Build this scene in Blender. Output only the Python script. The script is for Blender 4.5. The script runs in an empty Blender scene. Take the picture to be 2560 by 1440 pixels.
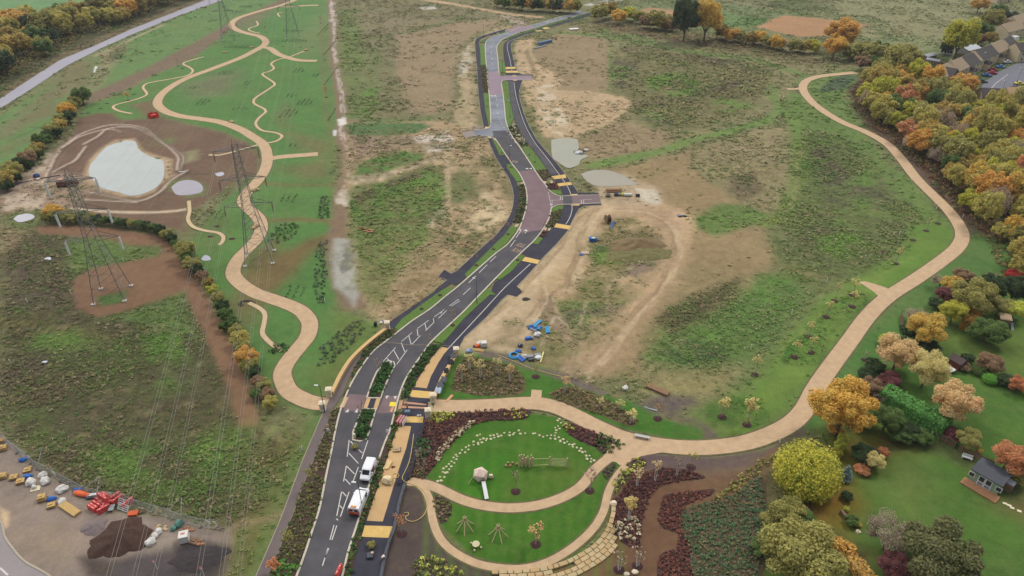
import bpy, bmesh, math, random
import numpy as np
from mathutils import Vector, Matrix
random.seed(7); RNG = np.random.default_rng(7)
S = bpy.context.scene; COL = S.collection; R = math.radians
# ---------------------------------------------------------------- camera, sky, sun, exposure
F_PX, PITCH, CAM_H = 1750.0, R(33.0), 90.0
cd = bpy.data.cameras.new('camera'); cam = bpy.data.objects.new('camera', cd); COL.objects.link(cam)
cd.sensor_width = 36.0; cd.lens = 36.0 * F_PX / 2560.0; cd.clip_start = 1.0; cd.clip_end = 9000.0
cam.location = (0, 0, CAM_H); cam.rotation_euler = (R(90) - PITCH, 0, 0); S.camera = cam
SUN_EL, SUN_AZ = R(52), R(-50)
W = bpy.data.worlds.new('World'); S.world = W; W.use_nodes = True
wn = W.node_tree; bg = wn.nodes['Background']
sky = wn.nodes.new('ShaderNodeTexSky'); sky.sky_type = 'NISHITA'; sky.sun_disc = False
sky.sun_elevation = SUN_EL; sky.sun_rotation = SUN_AZ; sky.air_density = 1.0; sky.dust_density = 4.0; sky.ozone_density = 1.0
hs = wn.nodes.new('ShaderNodeHueSaturation'); hs.inputs['Saturation'].default_value = 0.35   # cloud cover greys the sky
wn.links.new(sky.outputs[0], hs.inputs['Color']); wn.links.new(hs.outputs[0], bg.inputs['Color'])
bg.inputs['Strength'].default_value = 0.135
sl = bpy.data.lights.new('sun', 'SUN'); so = bpy.data.objects.new('sun', sl); COL.objects.link(so)
sl.energy = 1.5; sl.angle = R(15); sl.color = (1.0, 0.96, 0.9)
so.rotation_euler = (R(90) - SUN_EL, 0, R(130))
S.view_settings.view_transform = 'Standard'; S.view_settings.look = 'None'
S.view_settings.exposure = 0.40; S.view_settings.gamma = 1.0
# ---------------------------------------------------------------- helpers
SP, CP = math.sin(PITCH), math.cos(PITCH)
def G(px, py, z=0.0):
    """ground point seen at a photo pixel (photo 2560x1440)"""
    u = (px - 1280) / F_PX; v = (py - 720) / F_PX
    t = (CAM_H - z) / (SP + v * CP)
    return Vector((u * t, (CP - v * SP) * t, z))
def Gs(pts): return [G(x, y) for x, y in pts]
def lin(c):
    return tuple(((x / 255) / 12.92 if x / 255 <= 0.04045 else ((x / 255 + 0.055) / 1.055) ** 2.4) for x in c)
ALB = 0.72
def alb(c): return tuple(min(0.85, x * ALB) for x in lin(c))
MATS = {}
def mat(name, rgb, rough=0.9, var=0.12, scale=3.0, metal=0.0, rgb2=None, spec=0.3, bump=0.0, emit=None, coord='Object', alpha=None):
    if name in MATS: return MATS[name]
    m = bpy.data.materials.new(name); m.use_nodes = True; nt = m.node_tree; b = nt.nodes['Principled BSDF']
    tc = nt.nodes.new('ShaderNodeTexCoord'); no = nt.nodes.new('ShaderNodeTexNoise')
    no.inputs['Scale'].default_value = scale; no.inputs['Detail'].default_value = 5.0; no.inputs['Roughness'].default_value = 0.65
    nt.links.new(tc.outputs[coord], no.inputs['Vector'])
    cr = nt.nodes.new('ShaderNodeValToRGB'); cr.color_ramp.elements[0].position = 0.3; cr.color_ramp.elements[1].position = 0.7
    c = alb(rgb); d = alb(rgb2) if rgb2 else c
    cr.color_ramp.elements[0].color = tuple(x * (1 - var) for x in c) + (1,)
    cr.color_ramp.elements[1].color = tuple(min(0.9, x * (1 + var)) for x in d) + (1,)
    nt.links.new(no.outputs['Fac'], cr.inputs[0]); nt.links.new(cr.outputs[0], b.inputs['Base Color'])
    b.inputs['Roughness'].default_value = rough; b.inputs['Metallic'].default_value = metal
    b.inputs['Specular IOR Level'].default_value = spec
    if bump:
        bp = nt.nodes.new('ShaderNodeBump'); bp.inputs['Strength'].default_value = bump; bp.inputs['Distance'].default_value = 0.1
        nt.links.new(no.outputs['Fac'], bp.inputs['Height']); nt.links.new(bp.outputs[0], b.inputs['Normal'])
    MATS[name] = m; return m
def tag(o, label=None, cat=None, group=None, kind=None):
    if label: o['label'] = label
    if cat: o['category'] = cat
    if group: o['group'] = group
    if kind: o['kind'] = kind
    return o
def empty(name, loc, rz=0.0, label=None, cat=None, group=None):
    o = bpy.data.objects.new(name, None); COL.objects.link(o); o.location = loc; o.rotation_euler = (0, 0, rz)
    o.empty_display_size = 0.3
    return tag(o, label, cat, group)
def linkmesh(name, me, parent=None, loc=None, rz=0.0):
    o = bpy.data.objects.new(name, me); COL.objects.link(o)
    if parent: o.parent = parent
    if loc is not None: o.location = loc
    if rz: o.rotation_euler = (0, 0, rz)
    return o
def dup(root, loc, rz=0.0, scale=None, label=None, group=None, cat=None):
    r = root.copy(); COL.objects.link(r); r.location = loc; r.rotation_euler = (0, 0, rz)
    if scale: r.scale = scale if hasattr(scale, '__len__') else (scale,) * 3
    tag(r, label, cat, group)
    for ch in list(root.children):
        c = ch.copy(); COL.objects.link(c); c.parent = r
        for g in list(ch.children):
            d = g.copy(); COL.objects.link(d); d.parent = c
    return r
class MB:
    """collects shapes, then links them as ONE mesh object"""
    def __init__(s): s.v = []; s.f = []; s.mi = []; s.ms = []
    def m(s, material):
        if material is None: return 0
        if material not in s.ms: s.ms.append(material)
        return s.ms.index(material)
    def add(s, vs, fs, material=None):
        b = len(s.v); s.v += [tuple(x) for x in vs]; i = s.m(material)
        for f in fs: s.f.append(tuple(b + k for k in f)); s.mi.append(i)
    def box(s, c, d, material=None, rz=0.0, taper=1.0, rx=0.0):
        x, y, z = d[0] / 2, d[1] / 2, d[2] / 2; t = taper
        vs = [(-x, -y, -z), (x, -y, -z), (x, y, -z), (-x, y, -z), (-x * t, -y * t, z), (x * t, -y * t, z), (x * t, y * t, z), (-x * t, y * t, z)]
        M = Matrix.Translation(c) @ Matrix.Rotation(rz, 4, 'Z') @ Matrix.Rotation(rx, 4, 'X')
        s.add([M @ Vector(v) for v in vs], [(3, 2, 1, 0), (4, 5, 6, 7), (0, 1, 5, 4), (1, 2, 6, 5), (2, 3, 7, 6), (3, 0, 4, 7)], material)
    def tube(s, p0, p1, r0, r1=None, material=None, n=6, caps=True):
        p0 = Vector(p0); p1 = Vector(p1); r1 = r0 if r1 is None else r1
        d = (p1 - p0)
        if d.length < 1e-6: return
        d.normalize(); a = d.orthogonal().normalized(); b = d.cross(a)
        vs = [p + (a * math.cos(2 * math.pi * k / n) + b * math.sin(2 * math.pi * k / n)) * r for p, r in ((p0, r0), (p1, r1)) for k in range(n)]
        fs = [(k, (k + 1) % n, n + (k + 1) % n, n + k) for k in range(n)]
        if caps: fs += [tuple(range(n - 1, -1, -1)), tuple(range(n, 2 * n))]
        s.add(vs, fs, material)
    def path(s, pts, r, material=None, n=6):
        for a, b in zip(pts[:-1], pts[1:]): s.tube(a, b, r, r, material, n)
    def prism(s, pts, z0, z1, material=None, inset=0.0):
        n = len(pts); c = sum((Vector(p) for p in pts), Vector((0, 0))) / n if inset else None
        top = [tuple(Vector(p) + (c - Vector(p)) * inset) for p in pts] if inset else pts
        vs = [(p[0], p[1], z0) for p in pts] + [(p[0], p[1], z1) for p in top]
        fs = [(k, (k + 1) % n, n + (k + 1) % n, n + k) for k in range(n)] + [tuple(range(n, 2 * n)), tuple(range(n - 1, -1, -1))]
        s.add(vs, fs, material)
    def lathe(s, c, prof, material=None, n=12, sx=1.0, sy=1.0, jit=0.0):
        vs = []; fs = []; m = len(prof)
        for k in range(n):
            a = 2 * math.pi * k / n
            for r, z in prof:
                q = 1 + random.uniform(-jit, jit)
                vs.append((c[0] + r * q * math.cos(a) * sx, c[1] + r * q * math.sin(a) * sy, c[2] + z * (1 + random.uniform(-jit, jit))))
        for k in range(n):
            for j in range(m - 1):
                fs.append((k * m + j, ((k + 1) % n) * m + j, ((k + 1) % n) * m + j + 1, k * m + j + 1))
        s.add(vs, fs, material)
    def blob(s, c, d, material=None, jit=0.12, flat=0.35):
        bm = bmesh.new(); bmesh.ops.create_icosphere(bm, subdivisions=2, radius=1.0)
        for v in bm.verts:
            q = 1 + random.uniform(-jit, jit); v.co = v.co * q
            if v.co.z < -flat: v.co.z = -flat
        bm.verts.index_update()
        s.add([(c[0] + v.co.x * d[0], c[1] + v.co.y * d[1], c[2] + (v.co.z + flat) * d[2]) for v in bm.verts],
              [tuple(v.index for v in f.verts) for f in bm.faces], material)
        bm.free()
    def mesh(s, name, material=None, smooth=False):
        me = bpy.data.meshes.new(name); me.from_pydata(s.v, [], s.f)
        for m_ in (s.ms or [material]):
            me.materials.append(m_)
        if s.ms: me.polygons.foreach_set('material_index', s.mi)
        if smooth: me.polygons.foreach_set('use_smooth', [True] * len(me.polygons))
        me.update(); return me
    def build(s, name, material=None, parent=None, loc=None, rz=0.0, smooth=False):
        return linkmesh(name, s.mesh(name, material, smooth), parent, loc, rz)
def spline(pts, k=4):
    """Catmull-Rom through 2D/3D points"""
    P = [Vector(p) for p in pts]; out = []
    for i in range(len(P) - 1):
        a = P[max(i - 1, 0)]; b = P[i]; c = P[i + 1]; d = P[min(i + 2, len(P) - 1)]
        for j in range(k):
            t = j / k
            out.append(0.5 * ((2 * b) + (c - a) * t + (2 * a - 5 * b + 4 * c - d) * t * t + (3 * b - a - 3 * c + d) * t ** 3))
    out.append(P[-1]); return out
def offset(P, d):
    out = []
    for i, p in enumerate(P):
        t = (P[min(i + 1, len(P) - 1)] - P[max(i - 1, 0)]); t = Vector((t.x, t.y)).normalized()
        out.append(Vector((p.x - t.y * d, p.y + t.x * d)))
    return out
HARDP = []
def strip(mb, P, w, z0, z1=None, material=None):
    """ribbon of width w along ground polyline P; with z1 a raised kerb"""
    L = offset(P, w / 2); Q = offset(P, -w / 2); n = len(P)
    if w > .8: HARDP.append([Vector((q.x, q.y)) for q in L + Q[::-1]])
    if z1 is None:
        mb.add([(p.x, p.y, z0) for p in L] + [(p.x, p.y, z0) for p in Q], [(k + 1, k, n + k, n + k + 1) for k in range(n - 1)], material)
    else:
        vs = [(p.x, p.y, z) for P2, z in ((L, z0), (L, z1), (Q, z1), (Q, z0)) for p in P2]
        fs = []
        for k in range(n - 1):
            for j in range(3): fs.append((j * n + k, j * n + k + 1, (j + 1) * n + k + 1, (j + 1) * n + k))
        fs += [(0, n, 2 * n, 3 * n), (n - 1, 4 * n - 1, 3 * n - 1, 2 * n - 1)]
        mb.add(vs, fs, material)
def sheet(name, pts, z, material, kind='structure', k=0, label=None):
    """flat area traced on the ground"""
    P = [Vector((p.x, p.y)) for p in Gs(pts)]
    if k: P = spline(P + [P[0]], k)[:-1]
    mb = MB(); area = sum(P[i].x * P[(i + 1) % len(P)].y - P[(i + 1) % len(P)].x * P[i].y for i in range(len(P)))
    if area < 0: P = P[::-1]
    HARDP.append(P)
    mb.add([(p.x, p.y, z) for p in P], [tuple(range(len(P)))])
    o = mb.build(name, material); tag(o, label=label, kind=kind); return o
def ribbon(name, pts, w, z, material, k=5, kind='structure'):
    P = spline([Vector((p.x, p.y)) for p in Gs(pts)], k); mb = MB(); strip(mb, P, w, z); o = mb.build(name, material)
    return tag(o, kind=kind)
# ---------------------------------------------------------------- painted ground: one sheet to the horizon
def hash2(ix, iy, s): 
    h = (ix * 374761393 + iy * 668265263 + s * 974634777) & 0x7fffffff
    h = ((h ^ (h >> 13)) * 1274126177) & 0x7fffffff
    return ((h ^ (h >> 16)) & 0xffff) / 65535.0
def vnoise(x, y, sc, s):
    x = x / sc; y = y / sc; ix = np.floor(x).astype(np.int64); iy = np.floor(y).astype(np.int64); fx = x - ix; fy = y - iy
    fx = fx * fx * (3 - 2 * fx); fy = fy * fy * (3 - 2 * fy)
    return (hash2(ix, iy, s) * (1 - fx) + hash2(ix + 1, iy, s) * fx) * (1 - fy) + (hash2(ix, iy + 1, s) * (1 - fx) + hash2(ix + 1, iy + 1, s) * fx) * fy
def fbm(x, y, sc, s, o=3):
    a = 0; w = 0
    for k in range(o): a = a + vnoise(x, y, sc / 2 ** k, s + k * 17) * 0.55 ** k; w += 0.55 ** k
    return a / w
NR, NC = 640, 820
yr = 48 * (620 / 48) ** (np.arange(NR) / (NR - 1)); yr = np.concatenate([yr, [680, 780, 950, 1300, 2000, 3500, 6000]])
uu = np.linspace(-1, 1, NC)
depth = CP * yr + SP * CAM_H
X = (depth[:, None] * 0.80) * uu[None, :]; Y = np.repeat(yr[:, None], NC, 1)
gx = X.ravel(); gy = Y.ravel(); N = gx.size
wx = (fbm(gx, gy, 14, 1) - .5) * 2 + (fbm(gx, gy, 3.5, 5) - .5) * .9; wy = (fbm(gx, gy, 14, 2) - .5) * 2 + (fbm(gx, gy, 3.5, 6) - .5) * .9
C = np.zeros((N, 3)); PR = np.zeros((N, 3))     # colour ; (weed mottle, wet, dark seedheads)
def sdist(px, py, P, closed):
    d = np.full(px.shape, 1e9); ins = np.zeros(px.shape, bool); n = len(P)
    for i in range(n if closed else n - 1):
        ax, ay = P[i].x, P[i].y; bx, by = P[(i + 1) % n].x, P[(i + 1) % n].y
        ex, ey = bx - ax, by - ay; L = ex * ex + ey * ey + 1e-9
        t = np.clip(((px - ax) * ex + (py - ay) * ey) / L, 0, 1)
        d = np.minimum(d, (px - ax - t * ex) ** 2 + (py - ay - t * ey) ** 2)
        if closed:
            c = ((ay > py) != (by > py)) & (px < ex * (py - ay) / (ey if abs(ey) > 1e-9 else 1e-9) + ax); ins ^= c
    d = np.sqrt(d); return np.where(ins, -d, d)
def paint(kind, pts, rgb, fe=1.5, wp=1.0, op=1.0, weed=None, wet=None, dark=None, w=1.0, patch=0.0, ps=6.0, rag=0.0):
    """lay one ground cover: P = area, L = track of width w. patch>0 breaks it up into patches of size ps"""
    global C
    P = Gs(pts); m = w / 2 + fe + wp * 3 + 1
    x0, x1 = min(p.x for p in P) - m, max(p.x for p in P) + m; y0, y1 = min(p.y for p in P) - m, max(p.y for p in P) + m
    I = np.nonzero((gx > x0) & (gx < x1) & (gy > y0) & (gy < y1))[0]
    if not I.size: return
    if kind == 'L': P = spline([Vector((p.x, p.y)) for p in P], 3)
    d = sdist(gx[I] + wx[I] * wp, gy[I] + wy[I] * wp, P, kind == 'P')
    if kind == 'L': d = d - w / 2
    a = np.clip(0.5 - d / (2 * fe), 0, 1); a = a * a * (3 - 2 * a) * op
    if patch:
        n = fbm(gx[I], gy[I], ps, int(abs(P[0].x) * 7) % 91, 4); a = a * np.clip((n - 0.5) * 5 + (1 - patch), 0, 1)
    c = np.array(lin(rgb)); C[I] = C[I] * (1 - a[:, None]) + c * a[:, None]
    for k, q in enumerate((weed, wet, dark)):
        if q is not None: PR[I, k] = PR[I, k] * (1 - a) + q * a
C[:] = lin((120, 120, 80)); PR[:, 0] = 0.55; PR[:, 2] = 0.3
p = paint
DIRT = (186, 163, 128); MUD = (110, 84, 66); SOIL = (124, 94, 70); LAWN = (74, 122, 42); PARK = (84, 125, 60); PALE = (212, 198, 176)
# far fields
p('P', [(-900, -130), (310, -130), (270, 0), (170, 28), (95, 52), (45, 48), (0, 52), (-900, 120)], (104, 142, 88), 3, 0, weed=.12, dark=0)
p('P', [(-400, 60), (0, 50), (140, 28), (300, -15), (560, -60), (545, -5), (430, 25), (330, 65), (235, 105), (150, 142), (75, 190), (0, 240), (-400, 420)], (78, 80, 46), 2, 1, weed=.7, dark=.5)
p('P', [(0, 228), (75, 182), (150, 134), (235, 98), (330, 58), (430, 20), (520, -10), (535, -3), (430, 32), (330, 72), (235, 114), (150, 150), (75, 198), (0, 248)], (116, 102, 72), 1.5, .6)
p('P', [(-300, 420), (0, 280), (90, 220), (170, 170), (250, 125), (345, 85), (440, 45), (545, 6), (560, -30), (830, -30), (830, 20), (700, 0), (640, 30), (560, 80), (480, 120), (350, 185), (225, 240), (200, 250), (170, 300), (100, 370), (0, 440)], (98, 130, 70), 2, 1, weed=.25, dark=.1)
p('P', [(0, 320), (80, 272), (150, 255), (130, 285), (0, 348)], (118, 106, 74), 4, 2, .8)
p('P', [(0, 372), (90, 330), (140, 300), (130, 312), (60, 358), (0, 392)], (116, 108, 72), 3, 2, .7)
p('P', [(130, 215), (165, 165), (220, 150), (235, 170), (228, 215), (190, 232), (110, 262), (40, 285)], (120, 110, 76), 4, 2, .85)
p('P', [(245, 130), (300, 110), (322, 100), (300, 140), (268, 190), (240, 232), (226, 222), (238, 180)], (146, 136, 100), 3, 2, .9, weed=.5)
p('P', [(275, 130), (318, 112), (300, 150), (278, 150)], (92, 100, 66), 2, 2, .7, weed=.8)
p('L', [(0, 285), (90, 228), (175, 172), (245, 136)], (128, 112, 80), 1, .4, .8, w=2)
p('L', [(236, 140), (300, 112), (360, 84), (410, 62)], (172, 152, 122), .8, .5, .85, w=2)
p('P', [(233, 180), (238, 165), (243, 167), (242, 172), (236, 182)], (226, 228, 230), .4, .2, wet=.9, weed=0)
p('L', [(20, 355), (110, 312)], (64, 78, 44), .6, .3, .7, w=.6)
p('P', [(216, 258), (222, 236), (345, 180), (475, 112), (550, 70), (640, 25), (700, 0), (740, -15), (700, 12), (670, 30), (600, 58), (560, 86), (488, 142), (390, 185), (275, 240)], (122, 102, 82), 2, .8, weed=.12, dark=0)
# parkland left of centre
p('P', [(215, 262), (300, 238), (400, 182), (488, 142), (560, 88), (620, 50), (700, 14), (740, 4), (832, 4), (836, 100), (840, 200), (846, 300), (835, 400), (834, 500), (836, 600), (832, 700), (840, 780), (905, 800), (960, 805), (900, 870), (850, 930), (820, 985), (800, 1060), (770, 1130), (720, 1230), (690, 1320), (660, 1420), (640, 1470), (580, 1470), (600, 1330), (690, 1130), (790, 1040), (700, 1010), (660, 960), (590, 850), (540, 760), (500, 690), (460, 640), (480, 600), (560, 500), (640, 440), (650, 380), (560, 330), (400, 295), (300, 300), (190, 290)], PARK, 2, .8, weed=.15, dark=0)
p('P', [(455, 215), (540, 185), (600, 178), (570, 235), (480, 245)], (114, 112, 80), 8, 3, .8)
p('P', [(730, 90), (815, 15), (822, 70), (810, 140), (760, 150)], (108, 130, 76), 8, 3, .8)
p('P', [(590, 50), (680, 30), (640, 65), (600, 78), (590, 66)], (112, 112, 78), 3, 2, .8)
p('L', [(805, 45), (808, 150), (815, 260), (822, 340)], (122, 100, 72), 2, 1, .6, w=1.6)
p('L', [(640, 455), (700, 462), (770, 464), (835, 462)], (116, 102, 62), 2, 1, .8, w=2)
p('L', [(650, 552), (760, 551), (838, 556)], (118, 96, 64), 1.5, 1, .9, w=2)
p('P', [(610, 720), (690, 650), (770, 605), (836, 582), (838, 600), (780, 640), (735, 690), (700, 720), (640, 770), (600, 770)], (116, 98, 60), 3, 1.5, 1)
p('P', [(640, 620), (690, 600), (730, 650), (690, 710), (620, 740), (600, 700)], (114, 98, 60), 4, 2, .9)
p('P', [(700, 330), (830, 350), (835, 450), (760, 450), (690, 420), (800, 400)], (118, 110, 70), 5, 3, .8)
p('P', [(690, 285), (712, 255), (735, 275), (720, 300), (740, 320), (700, 310)], (112, 110, 70), 3, 2, .6)
p('P', [(200, 295), (240, 282), (285, 282), (300, 300), (270, 318), (195, 322)], (106, 80, 62), 2, 1, weed=.1)
p('P', [(325, 262), (385, 250), (392, 275), (410, 300), (360, 290)], (116, 92, 68), 3, 1, .95)
p('P', [(500, 560), (560, 530), (560, 600), (520, 640), (480, 620)], (98, 110, 58), 5, 2, .7)
p('P', [(560, 740), (640, 760), (640, 800), (600, 830), (560, 790)], (108, 96, 62), 5, 2, .8)
p('P', [(830, 780), (960, 800), (900, 880), (830, 975), (800, 990), (790, 930), (840, 860)], (104, 116, 56), 4, 2, .8)
# mud round the pond
p('P', [(190, 298), (240, 292), (300, 300), (400, 294), (470, 312), (560, 330), (615, 356), (652, 392), (656, 420), (640, 438), (600, 442), (560, 470), (500, 515), (465, 530), (465, 575), (330, 560), (250, 540), (120, 540), (0, 535), (0, 470), (60, 436), (110, 408), (150, 372), (185, 335)], MUD, 2, 1, weed=.12, dark=0, wet=.1)
p('P', [(395, 348), (430, 345), (440, 356), (410, 362)], (96, 116, 62), 2, 1, .9)
p('P', [(0, 470), (60, 436), (110, 405), (150, 370), (190, 336), (165, 372), (130, 425), (175, 436), (235, 440), (246, 465), (205, 500), (150, 522), (60, 528), (0, 530)], (158, 134, 112), 2, 1.5, .95, weed=.5, dark=.3)
p('P', [(0, 475), (100, 440), (110, 520), (0, 530)], (200, 180, 158), 1, 2, .8, patch=.5, ps=3)
p('P', [(60, 430), (120, 385), (160, 345), (100, 440)], (206, 188, 164), 1, 2, .8, patch=.45, ps=4)
p('P', [(210, 440), (225, 400), (250, 375), (285, 350), (335, 346), (360, 378), (410, 392), (432, 398), (432, 432), (440, 438), (410, 455), (385, 480), (345, 494), (300, 492), (250, 474), (225, 458)], (182, 156, 122), 1.2, .8, weed=.3)
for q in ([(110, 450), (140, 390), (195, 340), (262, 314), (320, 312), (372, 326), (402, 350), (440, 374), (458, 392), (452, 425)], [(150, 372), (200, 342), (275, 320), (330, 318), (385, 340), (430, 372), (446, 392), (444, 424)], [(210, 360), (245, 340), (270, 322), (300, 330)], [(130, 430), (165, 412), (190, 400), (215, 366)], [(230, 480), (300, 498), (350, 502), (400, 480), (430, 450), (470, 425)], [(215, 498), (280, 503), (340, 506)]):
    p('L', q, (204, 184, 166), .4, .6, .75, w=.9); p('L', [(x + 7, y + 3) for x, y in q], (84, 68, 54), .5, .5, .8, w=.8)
p('P', [(425, 475), (430, 452), (470, 446), (515, 462), (512, 488), (460, 494)], (104, 120, 66), 2, 1.5, .8)
p('P', [(462, 380), (495, 374), (500, 398), (468, 406)], (150, 146, 104), 2, 1.5, .8)
p('L', [(465, 434), (510, 434), (550, 436)], (60, 62, 42), .5, .4, .8, w=.8)
p('L', [(176, 520), (250, 528), (330, 531), (420, 529), (470, 522)], (212, 190, 162), .6, .5, .95, w=1.3)
p('P', [(20, 560), (30, 530), (90, 518), (110, 530), (105, 575), (40, 580)], (100, 112, 60), 3, 2, .9, weed=.6)
# planted soil round the near pylon
p('P', [(0, 560), (60, 570), (110, 570), (100, 600), (60, 660), (0, 640)], (140, 122, 92), 3, 2, .9, weed=.8, dark=.6)
p('P', [(0, 640), (90, 575), (200, 590), (320, 605), (410, 625), (450, 700), (520, 800), (600, 960), (660, 1070), (720, 1090), (760, 1080), (720, 1190), (640, 1300), (590, 1330), (440, 1290), (330, 1275), (200, 1215), (100, 1160), (0, 1080)], (90, 86, 56), 3, 2, weed=1, dark=.75)
p('P', [(90, 566), (150, 558), (280, 570), (395, 588), (440, 612), (470, 660), (520, 745), (590, 870), (655, 1048), (645, 1072), (600, 1075), (575, 1000), (530, 880), (490, 790), (455, 735), (400, 752), (310, 780), (240, 790), (185, 770), (178, 700), (230, 670), (330, 645), (405, 630), (395, 612), (300, 612), (190, 590), (100, 585)], (128, 96, 72), 1, .6, weed=.12, dark=0)
p('P', [(170, 600), (240, 592), (340, 612), (405, 622), (395, 640), (300, 655), (215, 672), (180, 690), (165, 650)], (94, 118, 56), 1.5, 1, .9, weed=.6, dark=.1)
p('P', [(242, 742), (280, 735), (318, 725), (310, 755), (250, 765)], (84, 112, 52), .8, .6, weed=.7, dark=.1)
p('P', [(440, 738), (455, 735), (480, 795), (500, 850), (430, 830), (300, 795), (240, 792), (330, 778)], (98, 120, 62), 2, 1.5, .85, weed=.6, dark=.1)
p('P', [(100, 790), (230, 830), (280, 850), (180, 860), (60, 850), (0, 800)], (124, 118, 58), 5, 3, .6, patch=.5)
for q in ([(0, 640), (160, 650), (175, 690), (170, 760), (60, 770), (0, 760)], [(310, 820), (440, 830), (470, 850), (420, 890), (320, 880)], [(0, 900), (200, 880), (260, 1000), (100, 1060), (0, 1010)], [(400, 920), (540, 900), (560, 990), (430, 960)], [(100, 1080), (330, 1080), (400, 1180), (250, 1200)]):
    p('P', q, (92, 78, 66), 5, 3, .7, patch=.4, ps=5)
for q in ([(260, 880), (460, 880), (480, 980), (330, 980)], [(0, 1040), (110, 1030), (120, 1110), (30, 1110)], [(300, 1100), (600, 1090), (560, 1200), (380, 1260)], [(620, 1080), (760, 1060), (700, 1190), (600, 1240), (560, 1180)]):
    p('P', q, (88, 116, 50), 6, 3, .75, patch=.35, ps=6, dark=.3)
p('L', [(690, 1068), (660, 1110), (640, 1180), (625, 1240)], (132, 142, 84), 1, .8, .8, w=1.0)
p('P', [(640, 1110), (760, 1080), (760, 1110), (690, 1280), (640, 1330), (610, 1330), (620, 1250)], (112, 110, 58), 4, 2, .7)
p('P', [(620, 1250), (690, 1220), (690, 1290), (620, 1310)], (108, 92, 62), 3, 2, .7)
p('L', [(590, 1318), (640, 1308), (680, 1297), (704, 1288)], (160, 140, 110), .8, .5, .9, w=1.2)
# building yard bottom left
p('P', [(-200, 980), (0, 1088), (40, 1118), (100, 1170), (180, 1215), (260, 1258), (330, 1285), (440, 1300), (545, 1322), (590, 1322), (580, 1360), (570, 1480), (-200, 1480)], (142, 126, 114), 1, .8, weed=.12, dark=0, wet=.15)
p('P', [(0, 1260), (120, 1290), (200, 1320), (210, 1380), (120, 1390), (30, 1330)], (160, 140, 118), 4, 2, .7, patch=.3, ps=6)
p('P', [(0, 1268), (22, 1280), (20, 1310), (5, 1322), (0, 1310)], (206, 178, 140), .5, .5)
p('P', [(208, 1310), (235, 1292), (270, 1300), (262, 1325), (235, 1335)], (124, 110, 108), 1, .7)
p('P', [(200, 1395), (290, 1400), (430, 1368), (520, 1355), (575, 1378), (560, 1440), (555, 1480), (300, 1480), (220, 1440)], (76, 68, 68), 1.2, 1, .95)
p('P', [(420, 1370), (500, 1355), (575, 1380), (560, 1440), (430, 1430), (470, 1400)], (58, 52, 54), 1, 1, .9)
p('P', [(215, 1392), (280, 1410), (280, 1440), (225, 1430)], (70, 54, 46), 1.5, 1, .85)
p('P', [(370, 1342), (440, 1345), (430, 1365), (380, 1372)], (164, 150, 132), 2, 1, .8)
# haul track with puddles
TR = [(826, -5), (832, 40), (836, 90), (836, 140), (846, 190), (856, 260), (860, 300), (852, 330), (868, 370), (882, 410), (870, 455), (858, 500), (852, 560), (842, 600), (846, 660), (862, 720), (890, 760)]
p('L', TR, (132, 108, 86), 1.5, .8, .95, w=5.5, weed=.1)
p('P', [(850, 150), (862, 220), (878, 290), (905, 306), (880, 306), (852, 290), (845, 220)], (134, 112, 90), 1.5, .8, .9, weed=.1)
for dx in (-5, 0, 6): p('L', [(x + dx * (.4 + y / 700), y) for x, y in TR[:11]], (206, 194, 182), .35, .7, .8, w=.6, wet=.5, patch=.4, ps=5)
p('P', [(824, 10), (840, 5), (850, 30), (838, 70), (824, 55)], (206, 194, 182), .6, 1.5, .7, patch=.6, ps=3)
p('P', [(842, 298), (866, 294), (868, 310), (846, 314)], (222, 214, 204), .6, 1, wet=.6, weed=0)
p('P', [(832, 325), (841, 325), (840, 340), (833, 340)], (216, 208, 200), .5, .5, wet=.6)
p('P', [(872, 460), (888, 400), (876, 350), (882, 345), (895, 410), (905, 470)], (200, 186, 166), .6, 1, .8, patch=.3, ps=4)
p('P', [(838, 490), (862, 462), (872, 458), (876, 480), (895, 474), (880, 490), (878, 515), (870, 524), (840, 515)], (200, 186, 166), .5, 1.3, .95, wet=.6, weed=0, patch=.3, ps=5)
p('P', [(833, 600), (848, 595), (884, 600), (892, 640), (890, 700), (893, 740), (884, 770), (865, 745), (832, 720), (828, 680)], (160, 158, 146), 1, .8, .95, wet=.6, weed=.1)
p('P', [(836, 640), (880, 600), (888, 660), (850, 700)], (84, 78, 66), .5, .8, .8, patch=.66, ps=2.6); p('P', [(832, 640), (890, 610), (896, 760), (850, 745)], (112, 116, 80), .6, 2, .8, patch=.6, ps=4)
# middle field between the track and the new road
p('P', [(838, 4), (1000, -20), (1300, -10), (1420, 20), (1330, 60), (1250, 75), (1195, 100), (1195, 240), (1205, 320), (1080, 300), (880, 300), (870, 230), (850, 150)], (126, 120, 84), 3, 2, weed=.5, dark=.35)
p('P', [(850, 20), (900, 30), (900, 100), (925, 290), (880, 298), (866, 220), (848, 150)], (108, 128, 66), 3, 2, .8)
p('P', [(915, 120), (950, 120), (950, 240), (915, 280)], (108, 126, 66), 3, 2, .6)
p('P', [(860, 150), (990, 150), (1010, 280), (940, 290), (870, 270)], (104, 108, 66), 5, 4, .6, patch=.35, ps=10)
p('P', [(990, 90), (1060, 72), (1150, 55), (1260, 45), (1230, 70), (1180, 85), (1140, 140), (1130, 235), (1120, 275), (1070, 288), (1030, 270), (1010, 240), (1000, 180)], (152, 132, 102), 2.5, 1.5, .95, weed=.3, dark=.15)
p('P', [(880, 30), (1000, 40), (1150, 45), (1040, 65), (990, 85), (890, 60)], (138, 126, 94), 4, 3, .7)
p('L', [(940, 96), (975, 88), (1010, 82), (1090, 66), (1190, 25)], (92, 124, 60), 1, .8, .7, w=1.6)
p('L', [(995, 140), (1000, 180), (1015, 250), (1040, 285)], (150, 130, 100), 1, 1, .6, w=1.5)
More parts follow.
